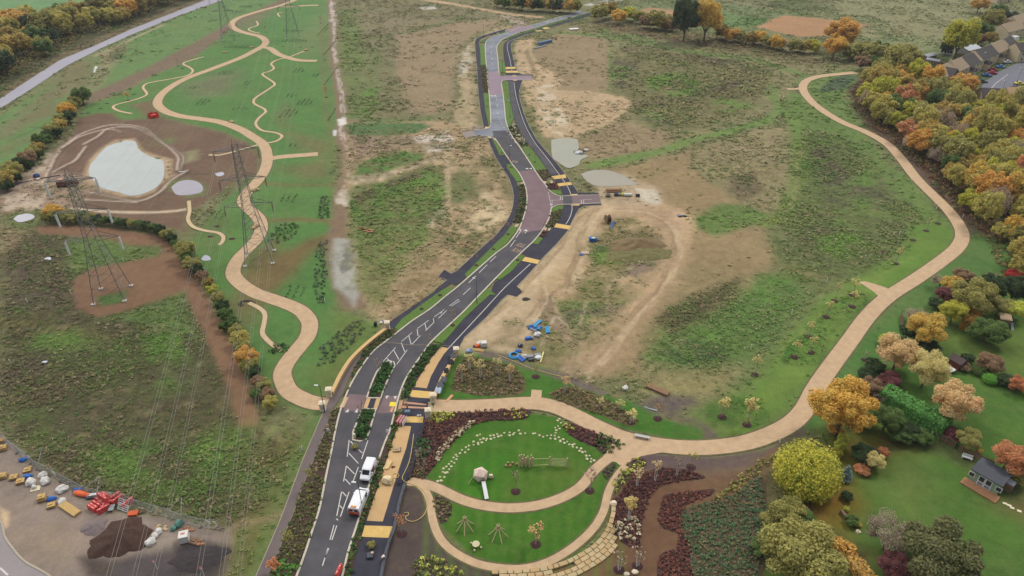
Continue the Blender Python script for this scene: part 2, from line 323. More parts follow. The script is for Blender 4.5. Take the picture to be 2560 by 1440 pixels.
p('L', [(870, 288), (940, 300), (1040, 298), (1075, 292)], (96, 118, 62), 2, 1, .8, w=3)
p('L', [(1060, -2), (1120, 8), (1200, 22), (1275, 35), (1350, 43)], (196, 164, 128), 1.2, .8, .95, w=5, weed=.15)
p('P', [(1045, 18), (1085, 16), (1095, 22), (1060, 24)], (210, 204, 196), .6, 1, .8)
p('L', [(1265, 40), (1300, 58), (1280, 74), (1250, 80)], (178, 160, 138), 2, 1.5, .9, w=7)
p('P', [(1160, 125), (1185, 100), (1225, 75), (1260, 60), (1290, 72), (1240, 84), (1196, 100), (1186, 130), (1192, 220), (1200, 320), (1150, 320), (1130, 290), (1150, 240), (1150, 170)], (180, 160, 124), 1.5, 1.5, .9, weed=.35, dark=.2)
p('P', [(1176, 110), (1190, 100), (1188, 240), (1196, 300), (1180, 250)], (104, 96, 62), 2, 1.5, .7, patch=.3)
p('P', [(1140, 140), (1175, 110), (1180, 160), (1150, 200)], (200, 190, 172), 1, 1, .8, patch=.5, ps=4)
# centre: bare stony ground
p('P', [(866, 320), (1010, 305), (1100, 300), (1200, 322), (1226, 360), (1262, 430), (1282, 480), (1280, 530), (1240, 586), (1160, 655), (1090, 720), (1010, 775), (960, 800), (930, 780), (900, 740), (880, 620), (870, 500)], (176, 152, 116), 2, 1.5, .97, weed=.5, dark=.3)
p('P', [(868, 310), (940, 308), (1060, 306), (1072, 318), (1040, 332), (960, 342), (900, 342), (870, 335)], (84, 112, 62), 1.5, 1.2, weed=.5, dark=.1)
p('P', [(872, 336), (960, 342), (1080, 340), (1160, 330), (1080, 352), (940, 390), (890, 400), (876, 370)], (150, 128, 106), 2, 1.5, .9)
p('P', [(1030, 345), (1120, 325), (1140, 370), (1080, 380)], (214, 202, 184), 1, 1.5, .9, patch=.5, ps=5)
p('P', [(880, 445), (900, 408), (950, 390), (1000, 378), (1062, 382), (1050, 400), (990, 420), (940, 440), (890, 452)], (88, 120, 54), 1.5, 1, weed=.5, dark=.1)
p('P', [(880, 462), (960, 452), (1050, 420), (1085, 412), (1100, 430), (1105, 500), (1110, 540), (1075, 560), (1085, 590), (1020, 640), (980, 700), (960, 760), (925, 760), (895, 720), (888, 640), (876, 560), (874, 500)], (104, 122, 62), 2, 1.5, .95, weed=.6, dark=.3)
p('P', [(880, 500), (1000, 450), (1090, 415), (1104, 440), (1106, 520), (1000, 545), (880, 560)], (96, 124, 56), 2, 1.5, .8, weed=.6, dark=.2)
p('P', [(888, 492), (920, 474), (945, 472), (940, 488), (905, 502)], (84, 76, 56), 1, 1, .9, weed=.7, dark=.8)
p('P', [(965, 460), (1010, 440), (1050, 430), (1055, 440), (1000, 460), (968, 470)], (90, 80, 58), 1, 1, .9, weed=.7, dark=.8)
p('P', [(900, 620), (1000, 580), (1080, 590), (1000, 700), (960, 770), (920, 750), (896, 700)], (138, 130, 84), 4, 3, .75, patch=.35, ps=8)
p('P', [(1000, 700), (1120, 620), (1240, 560), (1260, 570), (1160, 660), (1080, 730), (970, 800), (955, 770)], (142, 118, 86), 3, 2, .8, patch=.3, ps=7, weed=.8)
p('P', [(1115, 450), (1150, 420), (1190, 450), (1196, 490), (1160, 510), (1125, 505)], (96, 110, 62), 2, 1.5, .9, weed=.6)
p('P', [(1190, 400), (1225, 390), (1262, 440), (1278, 490), (1250, 480), (1220, 440)], (108, 108, 66), 2, 1.5, .8, patch=.25, ps=6, weed=.7)
p('P', [(1130, 600), (1200, 570), (1240, 575), (1180, 630), (1130, 650)], (104, 112, 62), 2, 2, .8, patch=.35, ps=5, weed=.7)
p('P', [(1080, 530), (1110, 520), (1120, 545), (1095, 575), (1070, 565)], (212, 198, 168), 1, 1, .9, patch=.4, ps=4)
p('P', [(1195, 470), (1225, 480), (1270, 540), (1240, 560), (1190, 580), (1165, 570), (1200, 520)], (206, 184, 146), 2, 1.5, .9, weed=.2)
p('P', [(880, 440), (1000, 425), (1050, 405), (1080, 392), (1110, 400), (1050, 415), (950, 452), (885, 460)], (196, 178, 146), 1, .8, .9, weed=.25)
p('L', [(1115, 380), (1120, 450), (1118, 520)], (198, 178, 146), .8, .6, .7, w=1.5)
p('P', [(1215, 312), (1180, 318), (1160, 330), (1180, 345), (1215, 342)], (150, 136, 124), 1.5, 1, .8)
p('P', [(958, 800), (1010, 770), (1060, 745), (1050, 765), (1000, 800), (980, 825), (950, 830)], (150, 126, 96), 1.5, 1, .8, weed=.5)
# right of the new road
p('P', [(1300, 110), (1335, 92), (1420, 65), (1500, 40), (1540, 50), (1800, 90), (2050, 130), (2150, 160), (2130, 180), (2000, 190), (1950, 260), (1880, 300), (1650, 380), (1500, 410), (1440, 440), (1400, 400), (1350, 330), (1310, 240)], (134, 128, 88), 2, 1.5, weed=.6, dark=.35)
p('P', [(1330, 130), (1390, 85), (1440, 80), (1500, 90), (1525, 120), (1522, 220), (1500, 228), (1400, 232), (1370, 200), (1350, 160)], (150, 130, 98), 2, 1.5, .95, weed=.3, dark=.15)
p('P', [(1290, 100), (1340, 95), (1330, 130), (1345, 160), (1390, 185), (1410, 200), (1385, 225), (1480, 228), (1560, 240), (1590, 260), (1530, 310), (1470, 330), (1440, 345), (1400, 345), (1360, 340), (1330, 300), (1312, 240), (1300, 200), (1290, 160), (1284, 120)], (190, 164, 128), 1.5, 1.3, .95, weed=.3, dark=.15)
p('P', [(1340, 220), (1380, 205), (1400, 270), (1420, 300), (1410, 345), (1380, 330), (1350, 290)], (212, 196, 170), 1, 1, .8, patch=.4, ps=4)
p('P', [(1395, 240), (1480, 232), (1580, 250), (1520, 300), (1450, 320), (1420, 290)], (184, 158, 124), 2, 2, .9, patch=.25, ps=8, weed=.4)
p('P', [(1310, 130), (1322, 118), (1330, 150), (1345, 190), (1330, 180)], (128, 112, 80), 1, 1, .8)
p('P', [(1300, 215), (1325, 220), (1345, 300), (1365, 350), (1345, 345), (1315, 280)], (122, 122, 76), 1.5, 1, .75, patch=.25, weed=.7)
p('P', [(1440, 345), (1560, 300), (1650, 320), (1690, 340), (1640, 370), (1500, 400), (1450, 390)], (150, 130, 98), 2.5, 1.5, .9, weed=.35)
p('P', [(1530, 145), (1600, 130), (1760, 140), (1900, 165), (1945, 190), (1900, 260), (1850, 290), (1700, 330), (1640, 320), (1590, 280), (1580, 240), (1530, 222)], (122, 118, 76), 2.5, 2, .95, weed=1, dark=.5)
for q in ([(1530, 150), (1600, 150), (1590, 180), (1535, 180)], [(1560, 118), (1680, 120), (1650, 132), (1570, 132)], [(1535, 195), (1580, 190), (1580, 225), (1535, 220)], [(1700, 135), (1830, 145), (1860, 165), (1740, 160)], [(1650, 240), (1740, 250), (1720, 290), (1610, 260)], [(1780, 200), (1880, 200), (1850, 230), (1760, 225)], [(1590, 290), (1680, 300), (1700, 325), (1640, 320)], [(1640, 100), (1720, 105), (1700, 118), (1640, 110)]):
    p('P', q, (96, 88, 68), 3, 2.5, .8, patch=.3, ps=6, dark=.8)
for q in ([(1528, 165), (1580, 160), (1570, 200), (1530, 200)], [(1590, 270), (1640, 260), (1680, 310), (1620, 312)], [(1660, 210), (1760, 210), (1740, 240), (1660, 240)], [(1500, 85), (1600, 100), (1700, 130), (1760, 128), (1620, 90), (1500, 65)]):
    p('P', q, (100, 128, 64), 3, 2, .75, patch=.25, ps=7)
p('P', [(1528, 110), (1524, 160), (1526, 225), (1530, 225), (1536, 160)], (104, 130, 66), 1.5, 1, .8)
p('L', [(1400, 80), (1480, 88), (1600, 105), (1720, 130), (1850, 145), (1960, 170), (2010, 190)], (104, 130, 66), 2, 1.2, .85, w=5)
p('L', [(1530, 70), (1640, 90), (1760, 108), (1900, 128)], (102, 84, 74), 1.5, 1, .6, w=2.5)
p('P', [(1455, 415), (1500, 400), (1640, 372), (1700, 350), (1900, 300), (1960, 260), (1930, 310), (1760, 350), (1620, 395), (1500, 420)], (108, 134, 66), 1.5, 1, .9, weed=.3, dark=.1)
p('P', [(1720, 370), (1900, 320), (1990, 310), (1985, 380), (1960, 500), (1920, 560), (1860, 520), (1780, 440), (1720, 420)], (146, 134, 96), 3, 2, .9, weed=.5, dark=.25)
p('P', [(1500, 425), (1620, 398), (1720, 372), (1730, 420), (1800, 470), (1860, 520), (1900, 560), (1960, 640), (1900, 700), (1780, 790), (1650, 870), (1580, 930), (1480, 940), (1420, 900), (1400, 860), (1500, 760), (1600, 660), (1690, 600), (1680, 540), (1600, 480), (1500, 440)], (152, 130, 94), 3, 1.5, .95, weed=.25, dark=.12)
p('P', [(1600, 660), (1760, 640), (1900, 700), (1780, 790), (1640, 840), (1560, 800)], (140, 126, 88), 4, 3, .7, patch=.3, ps=12)
p('P', [(1820, 440), (1880, 430), (1910, 470), (1860, 500), (1820, 480)], (112, 100, 74), 2, 1.5, .85, weed=.9, dark=.6)
p('P', [(1740, 545), (1800, 510), (1880, 515), (1940, 540), (1900, 560), (1850, 575), (1790, 590), (1740, 570)], (94, 124, 56), 2, 1.5, .9, weed=.5, dark=.2)
# east meadow
p('P', [(1990, 200), (2010, 190), (2140, 170), (2150, 200), (2110, 240), (2150, 310), (2220, 400), (2300, 470), (2370, 540), (2400, 600), (2360, 650), (2260, 720), (2190, 790), (2120, 880), (2060, 970), (2000, 1060), (1900, 1100), (1780, 1110), (1680, 1090), (1720, 1040), (1800, 1000), (1900, 900), (2030, 770), (2120, 700), (2080, 560), (2000, 500), (1985, 380), (1960, 280)], (100, 124, 60), 3, 1.5, .97, weed=.35, dark=.15)
p('P', [(2010, 320), (2110, 340), (2200, 440), (2290, 520), (2330, 590), (2270, 640), (2150, 690), (2050, 740), (1960, 700), (1930, 600), (1960, 520), (2000, 450)], (104, 116, 64), 3, 2, .9, weed=1, dark=.5)
for q in ([(2030, 360), (2090, 370), (2120, 440), (2110, 510), (2070, 520), (2040, 440)], [(2020, 535), (2085, 535), (2080, 600), (2050, 640), (2010, 600)], [(2140, 440), (2200, 450), (2230, 500), (2180, 520), (2120, 490)]):
    p('P', q, (92, 86, 66), 3, 2, .75, patch=.25, ps=6, dark=.9)
p('L', [(1990, 300), (2000, 360), (1985, 460), (1950, 540), (1920, 560)], (110, 132, 60), 2, 1, .85, w=4)
p('L', [(2005, 370), (1985, 470), (1960, 530)], (146, 130, 96), .8, .6, .6, w=.8)
p('L', [(1930, 215), (1945, 260), (1980, 300), (2010, 330)], (106, 134, 62), 2, 1, .8, w=4)
p('L', [(2010, 525), (2120, 530), (2250, 535)], (108, 130, 60), 1.2, .8, .7, w=2.5)
p('L', [(1960, 665), (2010, 680), (2080, 695)], (140, 130, 84), 1, .6, .6, w=1.6)
p('P', [(2270, 560), (2350, 560), (2390, 600), (2360, 640), (2250, 715), (2160, 760), (2050, 900), (1960, 1010), (1880, 1090), (1800, 1100), (1880, 1000), (2000, 850), (2090, 740), (2180, 690), (2260, 640)], (92, 126, 46), 2.5, 1, .95, weed=.15, dark=0)
p('P', [(1880, 980), (2020, 790), (2130, 700), (2240, 640), (2330, 560), (2360, 600), (2250, 700), (2130, 780), (2040, 900), (1960, 1020)], (104, 136, 56), 3, 1, .35, weed=.1)
p('P', [(1640, 800), (1720, 745), (1830, 700), (1850, 690), (1830, 730), (1760, 780), (1680, 830)], (92, 92, 56), 2.5, 1.5, .9, weed=1, dark=.7)
p('P', [(1600, 900), (1640, 830), (1760, 790), (1850, 720), (1900, 680), (1960, 690), (2040, 740), (1960, 830), (1870, 920), (1800, 920), (1700, 930)], (92, 124, 58), 3, 2, .9, weed=.8, dark=.3)
p('P', [(1660, 885), (1720, 860), (1790, 870), (1815, 890), (1780, 910), (1700, 920)], (70, 96, 52), 2, 1.5, .9, weed=.9, dark=.6)
p('P', [(1650, 800), (1740, 750), (1840, 700), (1830, 735), (1760, 790), (1680, 840)], (92, 90, 54), 2.5, 1.5, .85, weed=1, dark=.8)
p('P', [(1560, 930), (1700, 930), (1830, 930), (1800, 990), (1750, 1000), (1640, 990)], (150, 138, 92), 4, 2, .8, weed=.4)
# stony ground by the lay-by
p('P', [(1456, 520), (1510, 515), (1640, 500), (1740, 545), (1730, 600), (1690, 660), (1640, 740), (1560, 830), (1520, 890), (1440, 920), (1400, 920), (1405, 860), (1380, 800), (1320, 770), (1260, 790), (1200, 850), (1150, 860), (1170, 840), (1290, 725), (1400, 612)], (188, 160, 122), 1.5, 1, .97, weed=.25, dark=.12)
p('P', [(1500, 440), (1560, 430), (1650, 470), (1660, 510), (1560, 530), (1500, 520), (1480, 470)], (182, 160, 130), 2, 1.5, .9, weed=.3)
p('P', [(1160, 845), (1290, 730), (1330, 745), (1350, 800), (1320, 860), (1330, 900), (1240, 880)], (196, 172, 138), 1.5, 1, .9, weed=.15)
p('P', [(1440, 715), (1470, 690), (1510, 690), (1560, 720), (1580, 755), (1490, 760), (1420, 745)], (126, 122, 74), 2, 1.5, .9, weed=.5)
p('P', [(1390, 745), (1480, 750), (1570, 752), (1560, 770), (1480, 800), (1440, 840), (1400, 790)], (96, 118, 58), 2, 1.2, .9, weed=.5, dark=.2)
p('P', [(1400, 765), (1480, 770), (1560, 762), (1540, 800), (1470, 830), (1430, 830)], (106, 90, 82), 1.5, 1.5, .85, patch=.2, ps=6)
p('P', [(1350, 800), (1400, 830), (1420, 870), (1400, 920), (1340, 915), (1300, 900), (1340, 860)], (124, 124, 70), 2, 1.2, .9, weed=.5)
p('P', [(1480, 600), (1530, 575), (1620, 575), (1660, 600), (1640, 640), (1560, 670), (1490, 660), (1460, 640)], (124, 118, 74), 2, 1.5, .9, weed=.7, dark=.4)
p('P', [(1510, 545), (1590, 540), (1600, 560), (1520, 580)], (120, 116, 70), 2, 1.5, .85, weed=.5)
p('P', [(1530, 672), (1590, 650), (1650, 640), (1640, 670), (1580, 690), (1540, 686)], (124, 104, 98), 1, 1, .85, wet=.2)
p('P', [(1468, 635), (1560, 660), (1600, 650), (1540, 690), (1470, 665)], (128, 120, 72), 2, 1.5, .7, weed=.6)
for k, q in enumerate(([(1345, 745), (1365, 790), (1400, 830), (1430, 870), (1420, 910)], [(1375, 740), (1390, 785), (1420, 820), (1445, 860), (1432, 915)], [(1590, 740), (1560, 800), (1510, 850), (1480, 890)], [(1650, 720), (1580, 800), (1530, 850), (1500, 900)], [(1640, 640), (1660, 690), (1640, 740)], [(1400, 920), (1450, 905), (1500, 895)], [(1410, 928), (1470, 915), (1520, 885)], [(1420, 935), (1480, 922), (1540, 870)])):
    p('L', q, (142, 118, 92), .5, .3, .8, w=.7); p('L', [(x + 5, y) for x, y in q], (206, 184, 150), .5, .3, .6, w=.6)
p('P', [(1345, 745), (1375, 738), (1400, 790), (1440, 840), (1420, 850), (1370, 800)], (118, 102, 86), 1, .6, .7)
p('L', [(1420, 590), (1480, 560), (1520, 530)], (206, 180, 146), 1, .5, .7, w=2)
p('P', [(1590, 470), (1640, 475), (1655, 510), (1640, 515), (1600, 500)], (198, 188, 164), 1, 1, .9, wet=.3)
p('P', [(1630, 535), (1700, 525), (1710, 560), (1650, 570)], (190, 158, 128), 1.5, 1.5, .8)
# south strip and park lawns on the right
p('P', [(1145, 870), (1210, 880), (1330, 905), (1400, 935), (1520, 985), (1600, 1010), (1660, 1040), (1700, 1060), (1740, 1050), (1800, 1100), (1900, 1110), (1740, 1110), (1560, 1070), (1440, 1030), (1280, 1000), (1090, 1005), (1095, 985)], (64, 110, 34), .6, .4, weed=.1, dark=0)
p('P', [(1180, 870), (1260, 885), (1340, 918), (1410, 930), (1460, 950), (1530, 985), (1500, 985), (1420, 955), (1330, 925), (1200, 890)], (112, 98, 92), .6, .5, .95)
p('P', [(1590, 1010), (1650, 985), (1740, 995), (1750, 1010), (1700, 1030), (1640, 1030)], (106, 92, 88), 1.5, 1, .95)
p('P', [(1640, 1030), (1700, 1032), (1760, 1050), (1790, 1090), (1720, 1062)], (112, 100, 84), 1, 1, .7)
p('P', [(1760, 1060), (1790, 1085), (1795, 1098), (1758, 1098)], (96, 82, 80), .6, .4)
p('P', [(1765, 1020), (1790, 1000), (1850, 992), (1910, 1005), (1925, 1040), (1890, 1065), (1820, 1070), (1775, 1045)], (72, 108, 40), 1, .5, .95, weed=.5)
p('P', [(1952, 890), (1962, 862), (2010, 830), (2070, 770), (2120, 725), (2170, 735), (2180, 760), (2140, 790), (2080, 820), (2060, 870), (2040, 910), (1990, 915), (1960, 905)], (70, 112, 42), 1, .5, .95, weed=.5)
p('L', [(1952, 890), (1962, 862), (2010, 830), (2070, 770), (2120, 725)], (128, 140, 66), .5, .3, .6, w=.8)
p('L', [(1955, 895), (1975, 912), (2040, 912), (2062, 875), (2085, 822), (2140, 790), (2180, 765)], (62, 90, 36), .5, .3, .7, w=.7)
# playground
p('P', [(1040, 1100), (1080, 1080), (1180, 1040), (1290, 1028), (1390, 1040), (1470, 1090), (1560, 1120), (1600, 1140), (1530, 1200), (1510, 1290), (1440, 1390), (1300, 1420), (1180, 1390), (1080, 1290), (1045, 1210), (1030, 1150)], (60, 106, 24), .5, .3, weed=.08, dark=0)
p('P', [(1150, 1150), (1250, 1140), (1250, 1245), (1160, 1240)], (52, 120, 18), 2, .6, .7)
p('P', [(1250, 1190), (1430, 1150), (1480, 1160), (1400, 1220), (1250, 1255)], (84, 112, 34), 4, 1, .6)
p('P', [(1050, 1180), (1120, 1120), (1220, 1060), (1300, 1045), (1380, 1060), (1260, 1080), (1160, 1150), (1100, 1200)], (76, 120, 34), 2, .6, .6)
p('P', [(1062, 1225), (1076, 1255), (1083, 1300), (1101, 1345), (1136, 1380), (1190, 1408), (1290, 1424), (1290, 1480), (1000, 1480), (950, 1440), (975, 1345), (990, 1300), (1000, 1215), (1040, 1215)], (84, 71, 67), .5, .4, weed=.08, dark=0)
p('P', [(1540, 1140), (1620, 1130), (1780, 1140), (1900, 1125), (1960, 1100), (2000, 1060), (2030, 1065), (1990, 1110), (1900, 1170), (1780, 1180), (1620, 1180)], (98, 82, 80), .8, .4, weed=.08, dark=0)
p('P', [(1520, 1180), (1770, 1180), (1860, 1170), (1930, 1120), (2000, 1100), (1960, 1250), (1900, 1480), (1300, 1480), (1300, 1430), (1440, 1410), (1520, 1330)], (112, 82, 60), .8, .5, weed=.08, dark=0)
p('P', [(1600, 1170), (1760, 1170), (1900, 1160), (1840, 1190), (1700, 1190), (1600, 1185)], (110, 90, 78), 2, 1, .8)
for k in range(16): p('L', [(1075 + k * 32, 1080 + 80 * (k % 3 == 0)), (1060 + k * 33, 1440)], (86, 122, 40), .5, .3, .35, w=1.1)
for k in range(9): p('L', [(1830 + k * 22, 1085 - k * 16), (2010 + k * 22, 860 - k * 18), (2150 + k * 18, 700 - k * 8)], (112, 136, 60), .7, .4, .3, w=1.2)
for k in range(7): p('L', [(1290 + k * 24, 560 + 50 * k), (1330 + k * 12, 690 + k * 20), (1250 + k * 20, 800 + k * 12)], ((150, 126, 98), (206, 186, 156))[k % 2], .4, 1.2, .6, w=.8)
for k in range(9): x, y = random.uniform(1420, 1700), random.uniform(530, 900); p('L', [(x, y), (x + random.uniform(-60, 20), y + 50), (x + random.uniform(-90, 0), y + 110)], ((132, 110, 84), (204, 182, 150))[k % 2], .5, 1.5, .5, w=.9)
p('P', [(1170, 840), (1330, 720), (1420, 600), (1460, 540), (1680, 530), (1690, 650), (1560, 830), (1440, 930), (1300, 900)], (150, 128, 100), 2, 3, .55, patch=.62, ps=9); p('P', [(1170, 840), (1330, 720), (1420, 600), (1700, 560), (1560, 830), (1440, 920)], (122, 118, 76), 2, 3, .6, patch=.72, ps=5, weed=.6)
p('P', [(870, 330), (1200, 325), (1280, 480), (1200, 600), (1000, 780), (900, 700)], (116, 108, 72), 1.5, 3, .6, patch=.66, ps=4, weed=.7)
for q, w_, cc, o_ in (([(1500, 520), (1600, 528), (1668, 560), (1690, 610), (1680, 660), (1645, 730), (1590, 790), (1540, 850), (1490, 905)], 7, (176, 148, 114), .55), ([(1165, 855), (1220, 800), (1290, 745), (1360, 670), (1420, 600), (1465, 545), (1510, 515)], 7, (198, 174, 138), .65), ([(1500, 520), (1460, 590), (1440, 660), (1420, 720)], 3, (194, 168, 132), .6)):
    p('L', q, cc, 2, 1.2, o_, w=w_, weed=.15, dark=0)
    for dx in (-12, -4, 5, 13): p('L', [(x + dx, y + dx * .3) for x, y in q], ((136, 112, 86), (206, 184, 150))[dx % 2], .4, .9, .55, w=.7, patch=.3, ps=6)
p('P', [(1600, 1180), (1720, 1175), (1850, 1180), (1800, 1210), (1640, 1200)], (112, 86, 66), 2, 1, .5)
p('P', [(600, 1325), (640, 1310), (700, 1292), (670, 1370), (640, 1440), (620, 1490), (560, 1490), (580, 1400)], (112, 100, 60), 3, 2, .8, weed=.4); p('P', [(600, 1325), (690, 1296), (640, 1430), (570, 1480)], (88, 112, 50), 2, 2, .8, patch=.55, ps=5)
for x, y, w_, h_ in ((930, 250, 30, 40), (1080, 470, 40, 30), (1680, 215, 70, 35), (1830, 265, 60, 20), (2090, 600, 60, 50), (2160, 470, 40, 50), (1760, 870, 80, 50), (1960, 730, 70, 40), (420, 860, 70, 40), (150, 850, 80, 30), (330, 1150, 90, 60), (560, 1120, 70, 60), (1000, 620, 60, 50), (1500, 640, 40, 20)):
    p('P', [(x + w_ * math.cos(a), y + h_ * math.sin(a)) for a in (0, .8, 1.6, 2.4, 3.2, 4, 4.8, 5.6)], (98, 134, 54), 3, 3, .75, patch=.4, ps=6, dark=.1)
p('P', [(640, 1090), (700, 1085), (760, 1060), (765, 1090), (720, 1190), (660, 1260), (630, 1250)], (98, 130, 62), 2, 2, .85, patch=.4, ps=6)
# strip of wild growth and gardens on the right
p('P', [(2000, 1060), (2040, 980), (2120, 890), (2200, 790), (2280, 720), (2370, 650), (2430, 590), (2440, 540), (2390, 500), (2320, 420), (2230, 330), (2150, 270), (2120, 230), (2170, 180), (2700, 150), (2700, 700), (2560, 700), (2480, 680), (2350, 790), (2260, 850), (2180, 950), (2060, 1100)], (78, 116, 52), 1.5, 1, weed=.2, dark=0)
p('P', [(2120, 230), (2155, 300), (2220, 370), (2300, 450), (2350, 530), (2400, 560), (2460, 590), (2700, 640), (2700, 230), (2160, 180)], (92, 66, 50), 2, 1, weed=.5, dark=.3)
p('L', [(2195, 325), (2260, 375), (2320, 460), (2370, 530), (2430, 550), (2425, 580)], (104, 94, 86), .8, .6, .6, w=1.2)
p('P', [(2040, 225), (2110, 185), (2145, 190), (2110, 225), (2060, 230)], (70, 92, 66), 1, .6, .9)
p('P', [(1985, 215), (1998, 212), (2000, 235), (1992, 232)], (104, 84, 80), .6, .3)
p('P', [(2180, 960), (2260, 850), (2350, 800), (2480, 700), (2700, 700), (2700, 1480), (1880, 1480), (1920, 1300), (1980, 1180), (2060, 1080)], (76, 110, 40), 2, 1, weed=.15, dark=0)
p('P', [(2000, 1220), (2040, 1190), (2110, 1180), (2140, 1240), (2100, 1320), (2030, 1340), (2000, 1280)], (146, 106, 40), 4, 2, .85)
p('P', [(2090, 1090), (2200, 1080), (2300, 1110), (2230, 1140), (2130, 1170), (2080, 1140)], (126, 100, 38), 5, 2, .8)
p('P', [(2080, 1340), (2180, 1370), (2180, 1440), (2110, 1440)], (106, 78, 52), 3, 1.5, .85)
p('P', [(2240, 1190), (2300, 1170), (2330, 1210), (2290, 1290), (2250, 1280)], (116, 120, 64), 6, 2, .5)
p('P', [(2530, 1240), (2700, 1230), (2700, 1330), (2560, 1300), (2480, 1250)], (100, 74, 48), 4, 1.5, .8)
p('P', [(2330, 820), (2480, 790), (2700, 840), (2700, 960), (2480, 930), (2380, 880)], (96, 118, 44), 4, 2, .6)
p('P', [(1900, 1180), (1990, 1090), (2050, 1070), (2080, 1120), (2000, 1230), (1960, 1330), (1880, 1440), (1850, 1440), (1900, 1300)], (106, 104, 66), 2, 1.5, .95, weed=.6)
p('P', [(2160, 1150), (2260, 1080), (2330, 1100), (2400, 1120), (2560, 1220), (2540, 1240), (2380, 1150), (2300, 1120)], (84, 76, 54), 2, 1, .6)
# far right background
p('P', [(1500, 30), (1640, 0), (2000, 20), (2180, 50), (2200, 60), (2060, 80), (1900, 80), (1700, 70), (1560, 50)], (116, 128, 82), 3, 2, .9)
p('P', [(1890, 68), (1925, 50), (1960, 38), (2040, 44), (2178, 60), (2150, 72), (2080, 90), (2000, 92), (1950, 82)], (176, 132, 94), 2, 1.2, .95, weed=.2, dark=.1)
p('P', [(1600, 26), (1625, 18), (1695, 26), (1690, 42), (1650, 40), (1610, 34)], (174, 134, 98), 1.5, 1, .95, weed=.2)
p('P', [(1780, 28), (1925, 48), (1895, 66), (1800, 70), (1790, 45)], (98, 130, 72), 3, 2, .85)
p('P', [(2180, 60), (2040, 40), (2000, 20), (2150, -10), (2560, -20), (2480, 30), (2440, 90), (2380, 140), (2280, 130), (2140, 105), (2100, 90)], (138, 136, 96), 4, 2, .95, weed=.55, dark=.15)
p('P', [(2140, 90), (2300, 90), (2380, 130), (2280, 128)], (120, 132, 84), 5, 3, .6)
p('P', [(1920, 5), (2000, 0), (2090, 15), (2085, 28), (1960, 26), (1915, 18)], (98, 106, 62), 4, 2, .9, weed=.8)
p('L', [(1780, -8), (1850, 6), (1920, 20), (1980, 25)], (158, 142, 112), 2, 1, .8, w=3)
p('P', [(1458, 13), (1480, 6), (1560, -8), (1580, -4), (1530, 6), (1490, 14)], (226, 220, 212), 1, 1, .9, patch=.2, ps=8)
p('P', [(1480, 52), (1560, 62), (1700, 80), (1900, 110), (2060, 150), (2040, 160), (1860, 130), (1650, 98), (1500, 70)], (112, 96, 66), 3, 2, .85, weed=.7, dark=.4)
p('P', [(2300, 130), (2400, 100), (2480, 60), (2700, 30), (2700, 180), (2560, 180), (2440, 230), (2300, 200)], (92, 108, 60), 3, 1.5, .9, weed=.4)
p('P', [(2300, 150), (2370, 140), (2400, 150), (2350, 190), (2300, 180)], (120, 104, 92), 3, 1, .8, patch=.3)
p('P', [(2300, 30), (2440, 60), (2420, 90), (2360, 80)], (128, 128, 88), 4, 2, .5)
# ---- the sheet itself
idx = np.arange(N).reshape(len(yr), NC)
quads = np.stack([idx[:-1, :-1], idx[:-1, 1:], idx[1:, 1:], idx[1:, :-1]], -1).reshape(-1, 4)
zz = (fbm(gx, gy, 5, 40, 3) - .5) * .35 * np.clip(PR[:, 0] - .25, 0, 1)
zz = np.where(gy > 700, 0, zz) - .10 * np.clip(PR[:, 0] * 3 - .6, 0, 1)
vv = np.stack([gx, gy, zz], -1)
gme = bpy.data.meshes.new('ground'); gme.vertices.add(N); gme.vertices.foreach_set('co', vv.ravel())
nf = len(quads); gme.loops.add(nf * 4); gme.loops.foreach_set('vertex_index', quads.ravel().astype(np.int32))
gme.polygons.add(nf); gme.polygons.foreach_set('loop_start', (np.arange(nf) * 4).astype(np.int32)); gme.polygons.foreach_set('loop_total', np.full(nf, 4, np.int32))
gme.polygons.foreach_set('use_smooth', np.ones(nf, bool)); gme.update()
for nm, A in (('cover', C), ('cover_kind', PR)):
    at = gme.attributes.new(nm, 'FLOAT_COLOR', 'POINT'); at.data.foreach_set('color', np.concatenate([A, np.ones((N, 1))], 1).astype(np.float32).ravel())
gm = bpy.data.materials.new('open_ground'); gm.use_nodes = True; nt = gm.node_tree; b = nt.nodes['Principled BSDF']
def nd(t, **k):
    n = nt.nodes.new(t)
    for a, v in k.items():
        if hasattr(n, a) and a not in ('Scale', 'Detail'): setattr(n, a, v)
        else: n.inputs[a].default_value = v
    return n
def mth(op, a, bb, c=None):
    n = nt.nodes.new('ShaderNodeMath'); n.operation = op
    for i, q in enumerate((a, bb, c)):
        if q is None: continue
        if isinstance(q, (int, float)): n.inputs[i].default_value = q
        else: nt.links.new(q, n.inputs[i])
    return n.outputs[0]
at = nd('ShaderNodeAttribute', attribute_name='cover'); ak = nd('ShaderNodeAttribute', attribute_name='cover_kind')
sp = nd('ShaderNodeSeparateColor'); nt.links.new(ak.outputs['Color'], sp.inputs[0]); weed, wet, dark = sp.outputs
tc = nd('ShaderNodeTexCoord'); gp = tc.outputs['Object']
def noise(sc, det, ro=.6):
    n = nd('ShaderNodeTexNoise', Scale=sc, Detail=det); n.inputs['Roughness'].default_value = ro; nt.links.new(gp, n.inputs['Vector']); return n.outputs['Fac']
n1, n2, n3 = noise(.09, 5), noise(.55, 6, .7), noise(3.0, 5, .75)
mx = mth('ADD', mth('MULTIPLY', mth('SUBTRACT', n2, .5), 2.6), mth('MULTIPLY', mth('SUBTRACT', n3, .5), 2.4))
amp = mth('MULTIPLY_ADD', weed, .6, .24)
val = mth('ADD', mth('MULTIPLY_ADD', mx, amp, 1.0), mth('MULTIPLY', mth('SUBTRACT', n1, .5), .7))
val = mth('MAXIMUM', val, .35)
